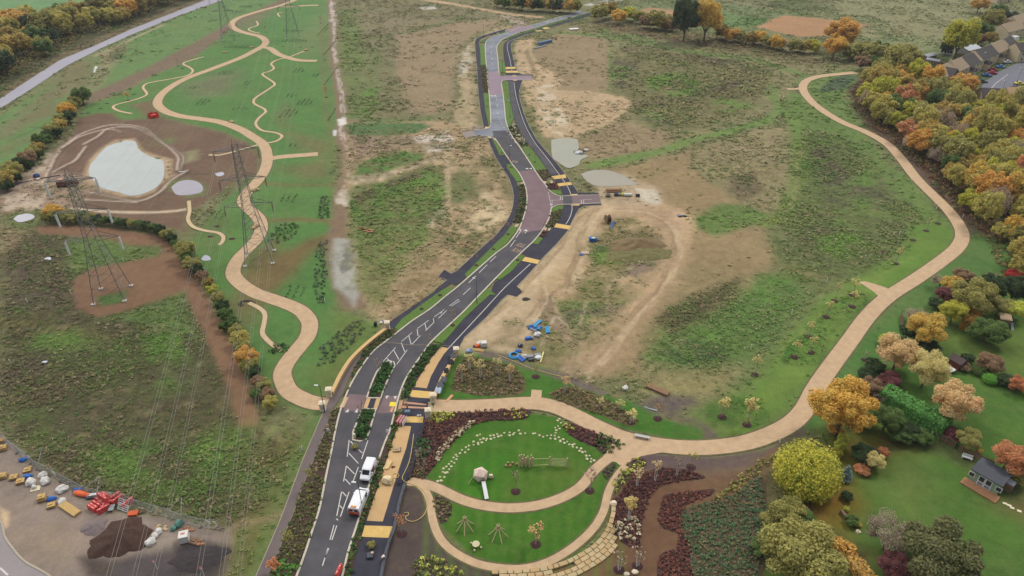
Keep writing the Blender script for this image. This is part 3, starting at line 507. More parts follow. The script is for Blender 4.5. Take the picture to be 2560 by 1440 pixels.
sc1 = nd('ShaderNodeVectorMath', operation='SCALE'); nt.links.new(at.outputs['Color'], sc1.inputs[0]); nt.links.new(mth('MULTIPLY', val, ALB), sc1.inputs['Scale'])
def mixc(fac, a, col):
    n = nd('ShaderNodeMix', data_type='RGBA'); nt.links.new(fac, n.inputs[0]); nt.links.new(a, n.inputs[6])
    n.inputs[7].default_value = alb(col) + (1,); return n.outputs[2]
n4 = noise(.28, 7, .75); n5 = noise(.42, 6, .7); n6 = noise(.16, 4, .6)
dk = mth('MULTIPLY', mth('MINIMUM', mth('MAXIMUM', mth('MULTIPLY', mth('SUBTRACT', n4, .52), 9.0), 0.0), 1.0), dark)
col = mixc(mth('MULTIPLY', dk, .85), sc1.outputs[0], (72, 60, 48))
gr = mth('MULTIPLY', mth('MINIMUM', mth('MAXIMUM', mth('MULTIPLY', mth('SUBTRACT', n5, .55), 8.0), 0.0), 1.0), weed)
col = mixc(mth('MULTIPLY', gr, .38), col, (80, 118, 48))
stw = mth('MULTIPLY', mth('MINIMUM', mth('MAXIMUM', mth('MULTIPLY', mth('SUBTRACT', n6, .56), 8.0), 0.0), 1.0), weed)
col = mixc(mth('MULTIPLY', stw, mth('MULTIPLY', n3, .75)), col, (168, 152, 112))
n7 = noise(.035, 5, .65); n8 = noise(.7, 5, .7)
yl = mth('MULTIPLY', mth('MINIMUM', mth('MAXIMUM', mth('MULTIPLY', mth('SUBTRACT', mth('MULTIPLY_ADD', n8, .5, mth('MULTIPLY', n7, .5)), .48), 6.0), 0.0), 1.0), .3)
col = mixc(yl, col, (128, 122, 72))
nt.links.new(col, b.inputs['Base Color'])
nt.links.new(mth('MULTIPLY_ADD', wet, -.8, .95), b.inputs['Roughness']); b.inputs['Specular IOR Level'].default_value = .25
bp = nd('ShaderNodeBump'); bp.inputs['Distance'].default_value = .5; nt.links.new(mth('MULTIPLY_ADD', weed, .7, .08), bp.inputs['Strength']); nt.links.new(mth('ADD', n3, n2), bp.inputs['Height']); nt.links.new(bp.outputs[0], b.inputs['Normal'])
gme.materials.append(gm); go = linkmesh('ground', gme); tag(go, kind='structure')
def cover_at(x, y):
    """nearest painted ground colour"""
    r = int(np.clip(np.searchsorted(yr, y), 0, len(yr) - 1)); h = depth[r] * .8
    c = int(np.clip((x / h + 1) / 2 * (NC - 1), 0, NC - 1)); return r * NC + c
# ---------------------------------------------------------------- water, paths, roads (sheets a few mm above one another)
def water(name, pts, rgb, z=0.03, rough=.12):
    m = mat('water_' + name + str(len(MATS)), rgb, rough=max(rough, .22), var=.05, scale=.15, spec=.28); return sheet(name, pts, z, m, k=4)
water('pond', [(285, 360), (310, 352), (338, 354), (346, 372), (365, 386), (385, 395), (407, 402), (411, 425), (408, 446), (395, 465), (375, 478), (345, 488), (322, 489), (300, 482), (270, 475), (250, 467), (232, 450), (222, 434), (225, 414), (240, 395), (255, 378), (268, 366)], (170, 177, 171))
water('puddle', [(428, 468), (445, 455), (470, 450), (495, 455), (508, 470), (500, 482), (465, 488), (440, 486)], (158, 152, 160))
water('puddle', [(33, 548), (45, 538), (70, 534), (86, 540), (80, 548), (50, 556)], (180, 178, 186))
water('puddle', [(502, 648), (512, 638), (524, 642), (526, 650), (510, 652)], (178, 180, 196))
water('puddle', [(108, 648), (120, 643), (128, 645), (125, 650)], (196, 198, 210))
water('puddle', [(537, 434), (556, 430), (560, 437), (545, 441)], (180, 178, 190))
water('puddle', [(103, 905), (112, 902), (120, 903), (112, 908)], (188, 190, 200))
water('puddle', [(1378, 350), (1400, 346), (1440, 348), (1446, 360), (1450, 380), (1470, 390), (1452, 400), (1446, 412), (1420, 420), (1395, 405), (1380, 390)], (166, 166, 148), rough=.4)
water('puddle', [(1452, 435), (1480, 426), (1520, 426), (1560, 440), (1592, 460), (1560, 464), (1500, 466), (1470, 456)], (166, 160, 142), rough=.4)
ASPH = mat('asphalt', (84, 83, 87), rough=.85, var=.14, scale=.22, rgb2=(92, 90, 92), spec=.12)
ASPD = mat('new_blacktop', (68, 67, 76), rough=.9, var=.2, scale=.3, spec=.1)
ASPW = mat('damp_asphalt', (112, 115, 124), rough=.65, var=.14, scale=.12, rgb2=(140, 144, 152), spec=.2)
ASPR = mat('red_asphalt', (118, 96, 98), rough=.7, var=.1, scale=.3, rgb2=(128, 104, 106))
ASPB = mat('brown_asphalt', (112, 100, 96), rough=.8, var=.1, scale=.3)
KERB = mat('kerb_stone', (206, 196, 176), var=.1, scale=.8)
PATHM = mat('bound_gravel', (194, 165, 130), rough=.95, var=.08, scale=.7, rgb2=(204, 174, 138))
BUFF = mat('buff_surfacing', (206, 170, 120), var=.09, scale=.5)
TACT = mat('tactile_paving', (222, 186, 112), var=.12, scale=1.4)
CONC = mat('pale_concrete', (196, 178, 150), var=.08, scale=1.0)
WHITE = mat('road_paint', (214, 210, 202), var=.1, scale=1.5)
LAWNM = mat('verge_grass', (96, 126, 54), var=.25, scale=1.2, rgb2=(86, 116, 46), bump=.3)
# far left access road
sheet('access_road', [(0, 247), (75, 198), (150, 150), (235, 115), (330, 72), (430, 33), (520, -3), (590, -30), (640, -45), (655, -40), (548, 3), (440, 42), (345, 80), (250, 122), (165, 165), (90, 215), (0, 272), (-120, 345), (-120, 315)], .03, mat('grey_road', (164, 160, 172), rough=.6, var=.12, scale=.1, rgb2=(152, 149, 158)))
sheet('yard_road', [(-140, 1260), (0, 1300), (12, 1340), (30, 1368), (60, 1402), (100, 1425), (130, 1445), (150, 1480), (-140, 1480)], .03, mat('grey_road_near', (152, 144, 142), var=.08, scale=.25))
kb = MB(); strip(kb, spline([Vector((q.x, q.y)) for q in Gs([(-60, 1255), (0, 1300), (12, 1340), (30, 1368), (60, 1402), (100, 1425), (130, 1445), (150, 1480)])]), .3, 0, .12); tag(kb.build('kerb', mat('dull_kerb', (176, 166, 146))), kind='structure')
mk = MB(); strip(mk, [Vector((q.x, q.y)) for q in Gs([(0, 1420), (20, 1438)])], .25, .034); tag(mk.build('road_marking', WHITE), kind='structure')
# bound gravel paths
PW = 3.5
SOILE = mat('path_edge_soil', (104, 98, 66), var=.3, scale=.9)
def edged(name, pts, w, z, m, k=5): ribbon('soil_edge', pts, w + .6, z - .012, SOILE, k); return ribbon(name, pts, w, z, m, k)
P1 = [(818, 1010), (790, 1008), (760, 999), (722, 977), (706, 940), (711, 918), (727, 893), (748, 868), (768, 842), (775, 815), (770, 797), (752, 777), (722, 762), (677, 746), (640, 733), (605, 712), (584, 688), (586, 665), (600, 642), (617, 625), (636, 605), (648, 588), (653, 570), (649, 549), (634, 532), (618, 518), (609, 505), (611, 492), (623, 474), (642, 455), (658, 432), (667, 410), (668, 390), (664, 372), (654, 357), (632, 342), (600, 323), (550, 305), (500, 297), (450, 290), (415, 279), (396, 264), (395, 250), (407, 233), (432, 214), (468, 195), (525, 174), (600, 145), (640, 125), (660, 113), (664, 102), (650, 91), (625, 85), (600, 78), (582, 68), (580, 57), (596, 45), (625, 35), (662, 24), (700, 14), (737, 0), (780, -18)]
edged('footpath', P1, PW, .030, PATHM, 5)
ribbon('footpath', [(655, 118), (675, 121), (695, 135), (719, 144), (750, 151), (792, 152)], 3.4, .034, PATHM)
ribbon('footpath', [(690, 17), (725, 17), (762, 14), (796, 13)], 3.2, .034, PATHM)
ribbon('footpath', [(666, 399), (690, 394), (715, 391), (795, 385)], 3.2, .034, PATHM)
P2 = [(1085, 1014), (1150, 1016), (1230, 1013), (1290, 1009), (1340, 1008), (1390, 1018), (1440, 1040), (1500, 1070), (1560, 1095), (1620, 1108), (1700, 1118), (1780, 1118), (1860, 1107), (1920, 1088), (1975, 1060), (2010, 1025), (2040, 970), (2080, 912), (2120, 858), (2170, 790), (2220, 742), (2290, 697), (2350, 655), (2392, 620), (2406, 590), (2396, 560), (2370, 525), (2330, 485), (2290, 445), (2252, 396), (2215, 358), (2160, 328), (2105, 305), (2055, 275), (2025, 250), (2008, 225), (2012, 206), (2035, 194), (2070, 188), (2110, 184), (2140, 181)]
edged('footpath', P2, 3.4, .030, PATHM, 5)
ribbon('footpath', [(1338, 1010), (1340, 995), (1342, 975)], 2.0, .034, PATHM)
ribbon('footpath', [(1968, 223), (1990, 222), (2012, 221)], 2.4, .034, PATHM)
sheet('footpath', [(2147, 705), (2162, 703), (2200, 714), (2222, 722), (2245, 725), (2215, 760), (2200, 745), (2185, 730)], .034, PATHM)
P3 = [(1020, 1203), (1060, 1209), (1100, 1223), (1150, 1247), (1200, 1262), (1270, 1270), (1340, 1264), (1400, 1246), (1450, 1218), (1484, 1178), (1520, 1147), (1565, 1122), (1600, 1108)]
edged('footpath', P3, 1.75, .038, PATHM)
sheet('footpath', [(1530, 1110), (1600, 1095), (1680, 1112), (1660, 1130), (1602, 1141), (1557, 1164), (1542, 1157), (1527, 1154), (1505, 1170), (1480, 1184)], .036, PATHM, k=2)
P4 = [(1040, 1206), (1062, 1225), (1075, 1255), (1082, 1300), (1100, 1345), (1135, 1380), (1190, 1408), (1250, 1420), (1310, 1421), (1370, 1405), (1430, 1370), (1480, 1325), (1508, 1280), (1521, 1230), (1541, 1192), (1570, 1158)]
edged('footpath', P4, 1.25, .042, PATHM)
SP_ = [[(522, 387), (545, 388), (575, 382), (610, 372), (645, 362)], [(472, 502), (474, 528), (470, 548), (482, 566), (510, 576), (545, 582), (558, 592), (555, 606), (547, 612)], [(622, 757), (648, 770), (662, 785), (660, 810), (656, 832), (668, 850), (690, 868), (704, 877)],
       [(330, 284), (300, 278), (284, 270), (290, 262), (335, 250), (362, 240), (367, 233), (358, 220), (362, 212), (378, 206), (440, 195), (470, 188), (482, 178), (475, 169), (458, 160), (470, 153), (510, 142)], [(716, 144), (690, 151), (678, 160), (685, 170), (675, 178), (656, 186), (686, 208), (676, 220), (640, 244), (634, 255), (640, 262), (660, 272), (664, 280), (655, 288), (643, 300), (640, 312), (655, 326), (690, 332), (705, 341), (690, 353), (664, 358)],
       [(650, 83), (634, 80), (622, 75), (625, 70), (640, 65), (645, 61), (641, 53)], [(700, 42), (694, 34), (705, 31)], [(720, 144), (740, 136), (765, 126)]]
for q in SP_: edged('footpath', q, 1.0, .038, mat('gravel_trail', (206, 182, 142), var=.1, scale=.6))
ribbon('cobble_ring', [(608, 765), (600, 762), (604, 755), (620, 753), (634, 758), (632, 765)], .9, .036, mat('dark_mulch', (52, 42, 38)))
# main street
KL = [(742, 1440), (762, 1385), (780, 1330), (800, 1267), (815, 1192), (830, 1122), (839, 1075), (850, 1030), (862, 997), (878, 960), (902, 920), (932, 880), (960, 857), (990, 834), (1030, 803), (1075, 773), (1115, 740), (1142, 719), (1190, 677), (1240, 633), (1270, 610), (1295, 577), (1305, 555), (1313, 530), (1317, 507), (1317, 485), (1313, 465), (1306, 448), (1295, 429), (1277, 406), (1258, 377), (1240, 350), (1231, 335), (1228, 320), (1227, 300), (1226, 278), (1224, 247), (1221, 219), (1218, 192), (1215, 150), (1213, 112), (1220, 99), (1235, 90), (1267, 82), (1297, 70), (1333, 62), (1392, 45), (1450, 27)]
KR = [(856, 1440), (872, 1375), (895, 1305), (912, 1250), (928, 1200), (945, 1155), (960, 1112), (975, 1075), (987, 1030), (997, 992), (1012, 952), (1035, 915), (1065, 872), (1080, 853), (1115, 820), (1155, 783), (1190, 747), (1217, 719), (1260, 675), (1303, 632), (1330, 607), (1347, 588), (1360, 570), (1370, 552), (1375, 537), (1378, 520), (1379, 500), (1377, 485), (1371, 474), (1363, 462), (1349, 444), (1332, 418), (1314, 390), (1297, 365), (1281, 342), (1270, 320), (1264, 299), (1262, 278), (1259, 247), (1256, 225), (1252, 203), (1247, 177), (1245, 150), (1242, 120), (1247, 108), (1258, 98), (1283, 87), (1333, 71), (1393, 53), (1467, 33)]
def w2(pts): return [Vector((q.x, q.y)) for q in Gs(pts)]
def poly_sheet(name, P, z, m):
    HARDP.append(P)
    a = sum(P[i].x * P[(i + 1) % len(P)].y - P[(i + 1) % len(P)].x * P[i].y for i in range(len(P)))
    mb = MB(); mb.add([(q.x, q.y, z) for q in (P if a > 0 else P[::-1])], [tuple(range(len(P)))]); return tag(mb.build(name, m), kind='structure')
SL, SR = spline(w2([(715, 1515)] + KL), 4), spline(w2([(832, 1515)] + KR), 4)
def cut(P, a, b):
    """part of an edge between two photo heights"""
    A, B = G(1280, a).y, G(1280, b).y; return [q for q in P if A <= q.y <= B]
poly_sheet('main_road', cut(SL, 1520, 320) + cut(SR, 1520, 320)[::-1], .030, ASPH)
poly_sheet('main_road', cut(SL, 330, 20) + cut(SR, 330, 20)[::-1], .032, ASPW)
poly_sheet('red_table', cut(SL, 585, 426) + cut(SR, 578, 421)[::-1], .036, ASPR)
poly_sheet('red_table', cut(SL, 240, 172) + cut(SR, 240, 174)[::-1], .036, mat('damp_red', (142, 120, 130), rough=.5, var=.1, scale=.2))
poly_sheet('red_table', cut(SL, 80, 64) + cut(SR, 84, 67)[::-1], .036, mat('damp_red', (0, 0, 0)))
sheet('red_table', [(858, 1028), (905, 1028), (917, 988), (872, 985)], .036, ASPR); sheet('red_table', [(943, 1033), (987, 1033), (1000, 990), (961, 990)], .036, ASPR)
# side streets
sheet('side_street', [(1376, 482), (1384, 486), (1400, 490), (1497, 488), (1503, 508), (1400, 512), (1384, 516), (1377, 523)], .034, mat('red_side', (126, 106, 108), var=.1, scale=.4))
sheet('side_street', [(1407, 491), (1430, 490), (1431, 511), (1407, 512)], .038, ASPH)
sheet('side_street', [(1184, 326), (1212, 324), (1228, 315), (1234, 342), (1218, 340), (1188, 339)], .034, ASPW)
sheet('side_street', [(1247, 186), (1256, 190), (1330, 190), (1332, 200), (1260, 201), (1254, 206)], .034, mat('damp_red', (0, 0, 0)))
sheet('side_street', [(1260, 80), (1268, 74), (1300, 66), (1308, 68), (1285, 76)], .034, mat('damp_red', (0, 0, 0)))
sheet('side_street', [(1155, 330), (1184, 326), (1188, 340), (1160, 345)], .028, mat('muddy_stone', (150, 138, 130)))
# kerbs
def kerb(P, w=.32, m=KERB, z1=.13):
    mb = MB(); strip(mb, P, w, 0, z1); return tag(mb.build('kerb', m), kind='structure')
kerb(cut(SL, 1520, 344)); kerb(cut(SL, 311, 20), .36); kerb(cut(SR, 1520, 524)); kerb(cut(SR, 472, 207), .34); kerb(cut(SR, 184, 30), .38)
for q in ([(1371, 474), (1383, 484), (1400, 490), (1430, 489), (1497, 488)], [(1377, 524), (1384, 517), (1400, 512), (1430, 511), (1503, 508)], [(1228, 308), (1224, 317), (1212, 323), (1184, 326)], [(1188, 340), (1218, 341), (1231, 344), (1238, 352)], [(1247, 184), (1256, 189), (1330, 189)], [(1254, 208), (1262, 201), (1332, 200)]):
    kerb(spline(w2(q), 4), .26)
# footways and cycleways
sheet('footway', [(1281, 472), (1284, 490), (1282, 515), (1274, 540), (1260, 563), (1240, 587), (1190, 632), (1142, 677), (1128, 684), (1110, 674), (1095, 692), (1117, 700), (1092, 720), (1085, 730), (1015, 777), (985, 797), (962, 815), (985, 822), (1005, 798), (1060, 757), (1112, 720), (1128, 708), (1140, 714), (1168, 692), (1162, 685), (1240, 608), (1262, 587), (1275, 568), (1284, 553), (1287, 543), (1295, 520), (1298, 495), (1295, 467), (1291, 455), (1277, 435), (1266, 418), (1278, 408), (1262, 388), (1248, 388), (1236, 361), (1229, 345), (1219, 344), (1227, 367), (1240, 396), (1258, 424), (1273, 447)], .026, ASPD)
sheet('footway', [(1209, 318), (1201, 278), (1196, 239), (1195, 217), (1192, 167), (1188, 125), (1187, 103), (1191, 96), (1204, 90), (1250, 76), (1263, 73), (1262, 78), (1217, 91), (1200, 99), (1197, 108), (1200, 133), (1202, 175), (1206, 217), (1208, 240), (1213, 278), (1222, 318)], .026, ASPD)
sheet('footway', [(985, 797), (965, 812), (915, 862), (880, 897), (855, 935), (832, 975), (815, 1015), (787, 1080), (755, 1155), (727, 1230), (702, 1297), (672, 1367), (640, 1440), (620, 1490), (665, 1490), (684, 1425), (707, 1350), (735, 1280), (757, 1217), (780, 1160), (812, 1080), (828, 1030), (856, 985), (880, 930), (915, 870), (985, 823)], .024, ASPB)
sheet('cycleway', [(1277, 680), (1300, 655), (1313, 640), (1303, 633), (1330, 607), (1345, 611), (1358, 595), (1373, 577), (1385, 568), (1393, 557), (1407, 525), (1410, 512), (1437, 512), (1503, 509), (1505, 513), (1460, 515), (1448, 522), (1440, 535), (1430, 555), (1420, 577), (1392, 610), (1360, 642), (1325, 682), (1292, 717), (1300, 722), (1306, 730), (1292, 742), (1270, 737), (1255, 750), (1215, 795), (1160, 845), (1148, 868), (1130, 905), (1110, 935), (1095, 965), (1086, 985), (1080, 1012), (1070, 1030), (1060, 1060), (1050, 1085), (1040, 1122), (1026, 1180), (1010, 1212), (997, 1255), (987, 1305), (982, 1330), (975, 1345), (965, 1380), (957, 1415), (950, 1445), (945, 1490), (866, 1490), (892, 1380), (905, 1330), (922, 1280), (942, 1227), (962, 1162), (990, 1080), (1000, 1040), (1022, 992), (1040, 957), (1070, 907), (1105, 862), (1162, 795), (1225, 735), (1236, 706), (1250, 698)], .026, ASPD)
sheet('cycleway', [(1407, 488), (1402, 473), (1395, 462), (1378, 443), (1367, 424), (1345, 392), (1324, 365), (1304, 340), (1289, 309), (1279, 278), (1273, 245), (1268, 203), (1264, 182), (1262, 158), (1257, 133), (1257, 117), (1262, 107), (1275, 97), (1300, 88), (1338, 77), (1383, 63), (1450, 43), (1482, 30), (1492, 33), (1433, 52), (1367, 72), (1317, 87), (1288, 98), (1279, 107), (1277, 117), (1282, 142), (1288, 167), (1297, 183), (1306, 186), (1332, 186), (1334, 190), (1306, 200), (1304, 206), (1298, 229), (1300, 250), (1310, 284), (1324, 317), (1341, 348), (1367, 379), (1394, 410), (1421, 445), (1430, 458), (1446, 482), (1496, 482), (1497, 486)], .026, ASPD)
sheet('side_strip', [(1270, 203), (1275, 245), (1281, 278), (1291, 309), (1306, 340), (1326, 365), (1347, 392), (1369, 424), (1378, 436), (1393, 433), (1380, 415), (1353, 380), (1330, 350), (1311, 318), (1298, 285), (1289, 250), (1285, 218), (1282, 203)], .030, ASPH)
# white dividing lines, edgings
def lines(name, segs, w, z, m):
    mb = MB()
    for q in segs: strip(mb, w2(q), w, z)
    return tag(mb.build(name, m), kind='structure')
CY = [[(1120, 872), (1150, 840), (1215, 770), (1265, 716), (1326, 660)], [(1415, 560), (1424, 545), (1430, 525), (1429, 512)], [(1428, 488), (1418, 465), (1397, 435), (1365, 392), (1338, 358), (1315, 318), (1301, 280), (1290, 240), (1285, 205)], [(1281, 182), (1275, 150), (1268, 118), (1272, 105), (1285, 98), (1320, 85)]]
mb = MB()
for q in CY: strip(mb, spline(w2(q), 4), .16, .034)
tag(mb.build('road_marking', WHITE), kind='structure')
ED = [[(1092, 720), (1117, 700), (1095, 692), (1110, 674), (1128, 684), (1142, 677), (1190, 632), (1240, 587), (1260, 563), (1274, 540), (1282, 515), (1284, 490), (1281, 472), (1273, 447), (1258, 424), (1240, 396), (1227, 367), (1219, 344)], [(1209, 318), (1201, 278), (1196, 239), (1195, 217), (1192, 167), (1188, 125), (1187, 103), (1191, 97), (1204, 90), (1250, 76)], [(1446, 482), (1421, 445), (1394, 410), (1367, 379), (1341, 348), (1324, 317), (1310, 284), (1300, 250), (1298, 229), (1304, 206)], [(1297, 183), (1288, 167), (1282, 142), (1277, 117), (1279, 107), (1288, 98), (1317, 87), (1367, 72), (1433, 52)], [(1160, 845), (1215, 795), (1255, 750), (1270, 737)], [(1292, 717), (1325, 682), (1360, 642), (1392, 610), (1420, 577), (1430, 555), (1440, 535), (1448, 522), (1462, 515), (1505, 513)], [(620, 1490), (640, 1440), (672, 1367), (702, 1297), (727, 1230), (755, 1155), (787, 1080), (815, 1015)], [(684, 1425), (707, 1350), (735, 1280), (757, 1217), (780, 1160), (812, 1080)], [(945, 1490), (957, 1415), (965, 1380), (975, 1345)]]
for q in ED: kerb(w2(q), .14, mat('edging', (168, 156, 140)), .07)
# road markings on the main street
MKD = [[(1225, 655), (1240, 641)], [(1198, 682), (1218, 662)], [(1172, 707), (1190, 690)], [(1158, 737), (1176, 720)], [(1290, 595), (1302, 577)], [(1276, 617), (1288, 600)], [(1312, 584), (1320, 575)]]
for a, b_ in ((330, 420),):
    pass
cl = spline(w2([(1336, 422), (1318, 398), (1300, 370), (1281, 347), (1269, 330), (1255, 312), (1250, 300), (1245, 285), (1242, 250), (1240, 240)]), 6)
cl2 = spline(w2([(1232, 171), (1230, 150), (1228, 120), (1232, 106), (1245, 97)]), 6); cl3 = spline(w2([(1340, 62), (1380, 51), (1420, 40), (1445, 33)]), 6)
mb = MB()
for q in MKD: strip(mb, w2(q), .17, .040)
for CLN, st in ((cl, 3), (cl2, 3), (cl3, 4)):
    for i in range(0, len(CLN) - 2, st): strip(mb, CLN[i:i + 2 + (st > 3)], .2, .040)
HATCH = [[(1147, 748), (1123, 765)], [(1150, 752), (1128, 766)], [(1111, 774), (1085, 793)], [(1117, 776), (1096, 796)], [(1106, 777), (1102, 784)], [(1072, 801), (1044, 821)], [(1085, 806), (1064, 827)], [(1083, 796), (1085, 806)], [(1062, 808), (1066, 824)], [(1030, 832), (1004, 854)], [(1051, 839), (1030, 861)], [(1043, 823), (1045, 840)], [(1022, 840), (1028, 861)], [(989, 869), (958, 904)], [(1018, 875), (992, 911)], [(1003, 857), (1012, 880)], [(984, 875), (997, 899)], [(966, 895), (974, 902)],
         [(873, 1100), (868, 1142)], [(920, 1101), (904, 1148)], [(876, 1103), (883, 1111)], [(896, 1124), (906, 1133)], [(872, 1133), (896, 1159)], [(866, 1165), (859, 1204)], [(896, 1168), (882, 1206)], [(867, 1166), (886, 1185)], [(863, 1198), (876, 1212)], [(854, 1230), (842, 1290)], [(873, 1230), (851, 1292)], [(856, 1230), (866, 1241)], [(849, 1264), (857, 1272)], [(841, 1297), (845, 1301)], [(835, 1313), (825, 1350)], [(842, 1314), (830, 1350)], [(820, 1371), (806, 1415)], [(822, 1371), (812, 1395)]]
for q in HATCH: strip(mb, w2(q), .15, .040)
for x0 in (1372, 1376): pass
for k in range(9):
    t = k / 8; strip(mb, w2([(1371 + t * 9 - (t > .8) * 1, 481 + t * 42), (1371 + t * 9, 483.4 + t * 42)]), .22, .041)
for k in range(7): t = k / 6; strip(mb, w2([(1380 + t * .5, 500 + t * 22), (1380 + t * .5, 502 + t * 22)]), .2, .041)
for xx in (1401, 1406):
    for k in range(4): strip(mb, w2([(xx, 491.5 + k * 2.4), (xx, 493 + k * 2.4)]), .25, .041)
for xx in (1453, 1459):
    for k in range(4): strip(mb, w2([(xx, 499.5 + k * 2.4), (xx, 501 + k * 2.4)]), .25, .041)
strip(mb, w2([(1380, 501), (1402, 500)]), .13, .041); strip(mb, w2([(1459, 499.5), (1480, 498.5)]), .13, .041)
for pts in ([(1296, 575), (1303, 572), (1303, 577)], [(1308, 577), (1316, 573), (1317, 578)], [(964, 990), (973, 989), (966, 998)], [(984, 991), (993, 990), (988, 999)], [(862, 1031), (871, 1022), (872, 1031)], [(886, 1031), (894, 1022), (894, 1032)], [(1312, 421), (1320, 420), (1321, 424)], [(1322, 421), (1329, 420), (1330, 424)], [(1225, 239), (1231, 238), (1232, 242)], [(1233, 239), (1239, 238), (1240, 242)]):
    P = w2(pts); a = (P[1] - P[0]).cross(P[2] - P[0]); P = P if a > 0 else P[::-1]; mb.add([(q.x, q.y, .041) for q in P], [(0, 1, 2)])
tag(mb.build('road_marking', WHITE), kind='structure')
def road_text(word, px, py, px2, py2, size):
    """painted road lettering, read by traffic coming towards the camera"""
    c = bpy.data.curves.new('lettering', 'FONT'); c.body = word; c.size = 1.0; c.align_x = 'CENTER'; c.align_y = 'CENTER'
    o = bpy.data.objects.new('t', c); COL.objects.link(o); dg = bpy.context.evaluated_depsgraph_get(); me = bpy.data.meshes.new_from_object(o.evaluated_get(dg))
    bpy.data.objects.remove(o); me.materials.clear(); me.materials.append(mat('worn_yellow_paint', (196, 160, 132)))
    a, b_ = G(px, py), G(px2, py2); d = b_ - a; r = linkmesh('road_lettering', me); r.location = (px and ((a + b_) / 2).x, ((a + b_) / 2).y, .042)
    r.rotation_euler = (0, 0, math.atan2(d.y, d.x)); w = max(v.co.x for v in me.vertices) - min(v.co.x for v in me.vertices); r.scale = (d.length / w, size, 1); return tag(r, kind='structure')
road_text('STOP', 1311, 615, 1293, 610, 2.6); road_text('BUS', 1300, 629, 1284, 623, 2.6); road_text('BUS', 1294, 405, 1281, 403, 2.2)
# crossings, tactile bands, buff cycleway
for pts, m, z in (
    ([(1097, 866), (1122, 871), (1110, 885), (1097, 905), (1077, 942), (1067, 971), (1031, 967), (1040, 955), (1070, 905)], BUFF, .032), ([(1030, 975), (1085, 980), (1077, 997), (1022, 992)], TACT, .034),
    ([(987, 1066), (1000, 1064), (1028, 1066), (1025, 1080), (1015, 1122), (1000, 1165), (985, 1212), (972, 1255), (957, 1304), (917, 1302), (932, 1250), (962, 1165), (980, 1105)], BUFF, .032), ([(1012, 1041), (1059, 1042), (1057, 1057), (1005, 1056)], TACT, .034), ([(912, 1314), (982, 1316), (975, 1345), (904, 1342)], TACT, .034),
    ([(1388, 558), (1429, 565), (1424, 574), (1385, 568)], TACT, .034), ([(1313, 642), (1350, 651), (1343, 660), (1304, 652)], TACT, .034), ([(1378, 441), (1413, 436), (1416, 445), (1385, 448)], TACT, .034), ([(1392, 459), (1427, 455), (1430, 462), (1397, 466)], TACT, .034),
    ([(1426, 486), (1443, 485), (1444, 489), (1428, 490)], TACT, .04), ([(1430, 511), (1449, 510), (1448, 514), (1430, 514)], TACT, .04), ([(1361, 569), (1368, 569), (1365, 576), (1357, 575)], CONC, .05), ([(1372, 570), (1378, 570), (1374, 577), (1369, 577)], CONC, .05), ([(1357, 453), (1365, 453), (1367, 459), (1361, 460)], CONC, .05), ([(1375, 452), (1381, 452), (1383, 457), (1377, 458)], CONC, .05),
    ([(1289, 562), (1298, 560), (1294, 567), (1286, 567)], CONC, .05), ([(1301, 457), (1308, 456), (1309, 462), (1303, 462)], CONC, .05), ([(1213, 317), (1222, 317), (1218, 322), (1212, 323)], TACT, .04), ([(1219, 341), (1227, 341), (1229, 346), (1220, 345)], CONC, .05),
    ([(1263, 168), (1287, 167), (1289, 172), (1263, 173)], TACT, .034), ([(1264, 177), (1295, 177), (1296, 182), (1265, 182)], TACT, .034), ([(1281, 188), (1290, 188), (1291, 191), (1281, 191)], TACT, .04), ([(1283, 199), (1293, 199), (1292, 202), (1283, 202)], TACT, .04), ([(1337, 77), (1352, 75), (1358, 77), (1344, 79)], TACT, .034), ([(1354, 69), (1370, 68), (1376, 71), (1360, 73)], TACT, .034),
    ([(863, 994), (872, 994), (860, 1020), (848, 1019)], BUFF, .12), ([(917, 996), (927, 996), (918, 1021), (908, 1021)], BUFF, .06), ([(941, 997), (952, 997), (943, 1023), (933, 1023)], BUFF, .06), ([(927, 996), (941, 997), (933, 1023), (918, 1021)], ASPD, .055),
    ([(999, 1001), (1008, 1001), (1003, 1022), (995, 1024)], mat('brick_paving', (196, 150, 122), var=.15, scale=2), .04), ([(1011, 1004), (1067, 1010), (1066, 1014), (1009, 1009)], mat('brick_paving', (0, 0, 0)), .04), ([(1006, 1015), (1064, 1018), (1061, 1022), (1002, 1020)], mat('brick_paving', (0, 0, 0)), .04),
    ([(1070, 1005), (1078, 1004), (1086, 1030), (1070, 1030)], mat('cut_edge', (178, 160, 130)), .036)):
    sheet('paving', pts, z, m)
for pts in ([(1279, 568), (1284, 568), (1284, 574), (1278, 574)],): pass
# verges, islands
def verge(pts, m=LAWNM, z=.09, name='verge'):
    P = w2(pts); HARDP.append(P); a = sum(P[i].x * P[(i + 1) % len(P)].y - P[(i + 1) % len(P)].x * P[i].y for i in range(len(P))); P = P if a > 0 else P[::-1]
    mb = MB(); mb.prism(P, 0.0, z); return tag(mb.build(name, m), kind='structure')
BED = mat('mulched_bed', (74, 58, 46), var=.25, scale=2.0, bump=.4)
verge([(1142, 718), (1167, 695), (1162, 686), (1240, 608), (1262, 587), (1275, 568), (1292, 568), (1290, 578), (1268, 608), (1238, 632), (1190, 675)]); verge([(1112, 721), (1060, 757), (1005, 798), (987, 820), (995, 829), (1030, 801), (1075, 771), (1113, 739), (1135, 722)])
verge([(1217, 720), (1240, 738), (1225, 737), (1190, 768), (1160, 797), (1118, 846), (1105, 858), (1082, 853), (1116, 821), (1156, 783)]); verge([(1240, 698), (1250, 700), (1277, 680), (1300, 655), (1312, 641), (1300, 637), (1260, 677)]); verge([(1330, 609), (1345, 611), (1358, 595), (1345, 592)])
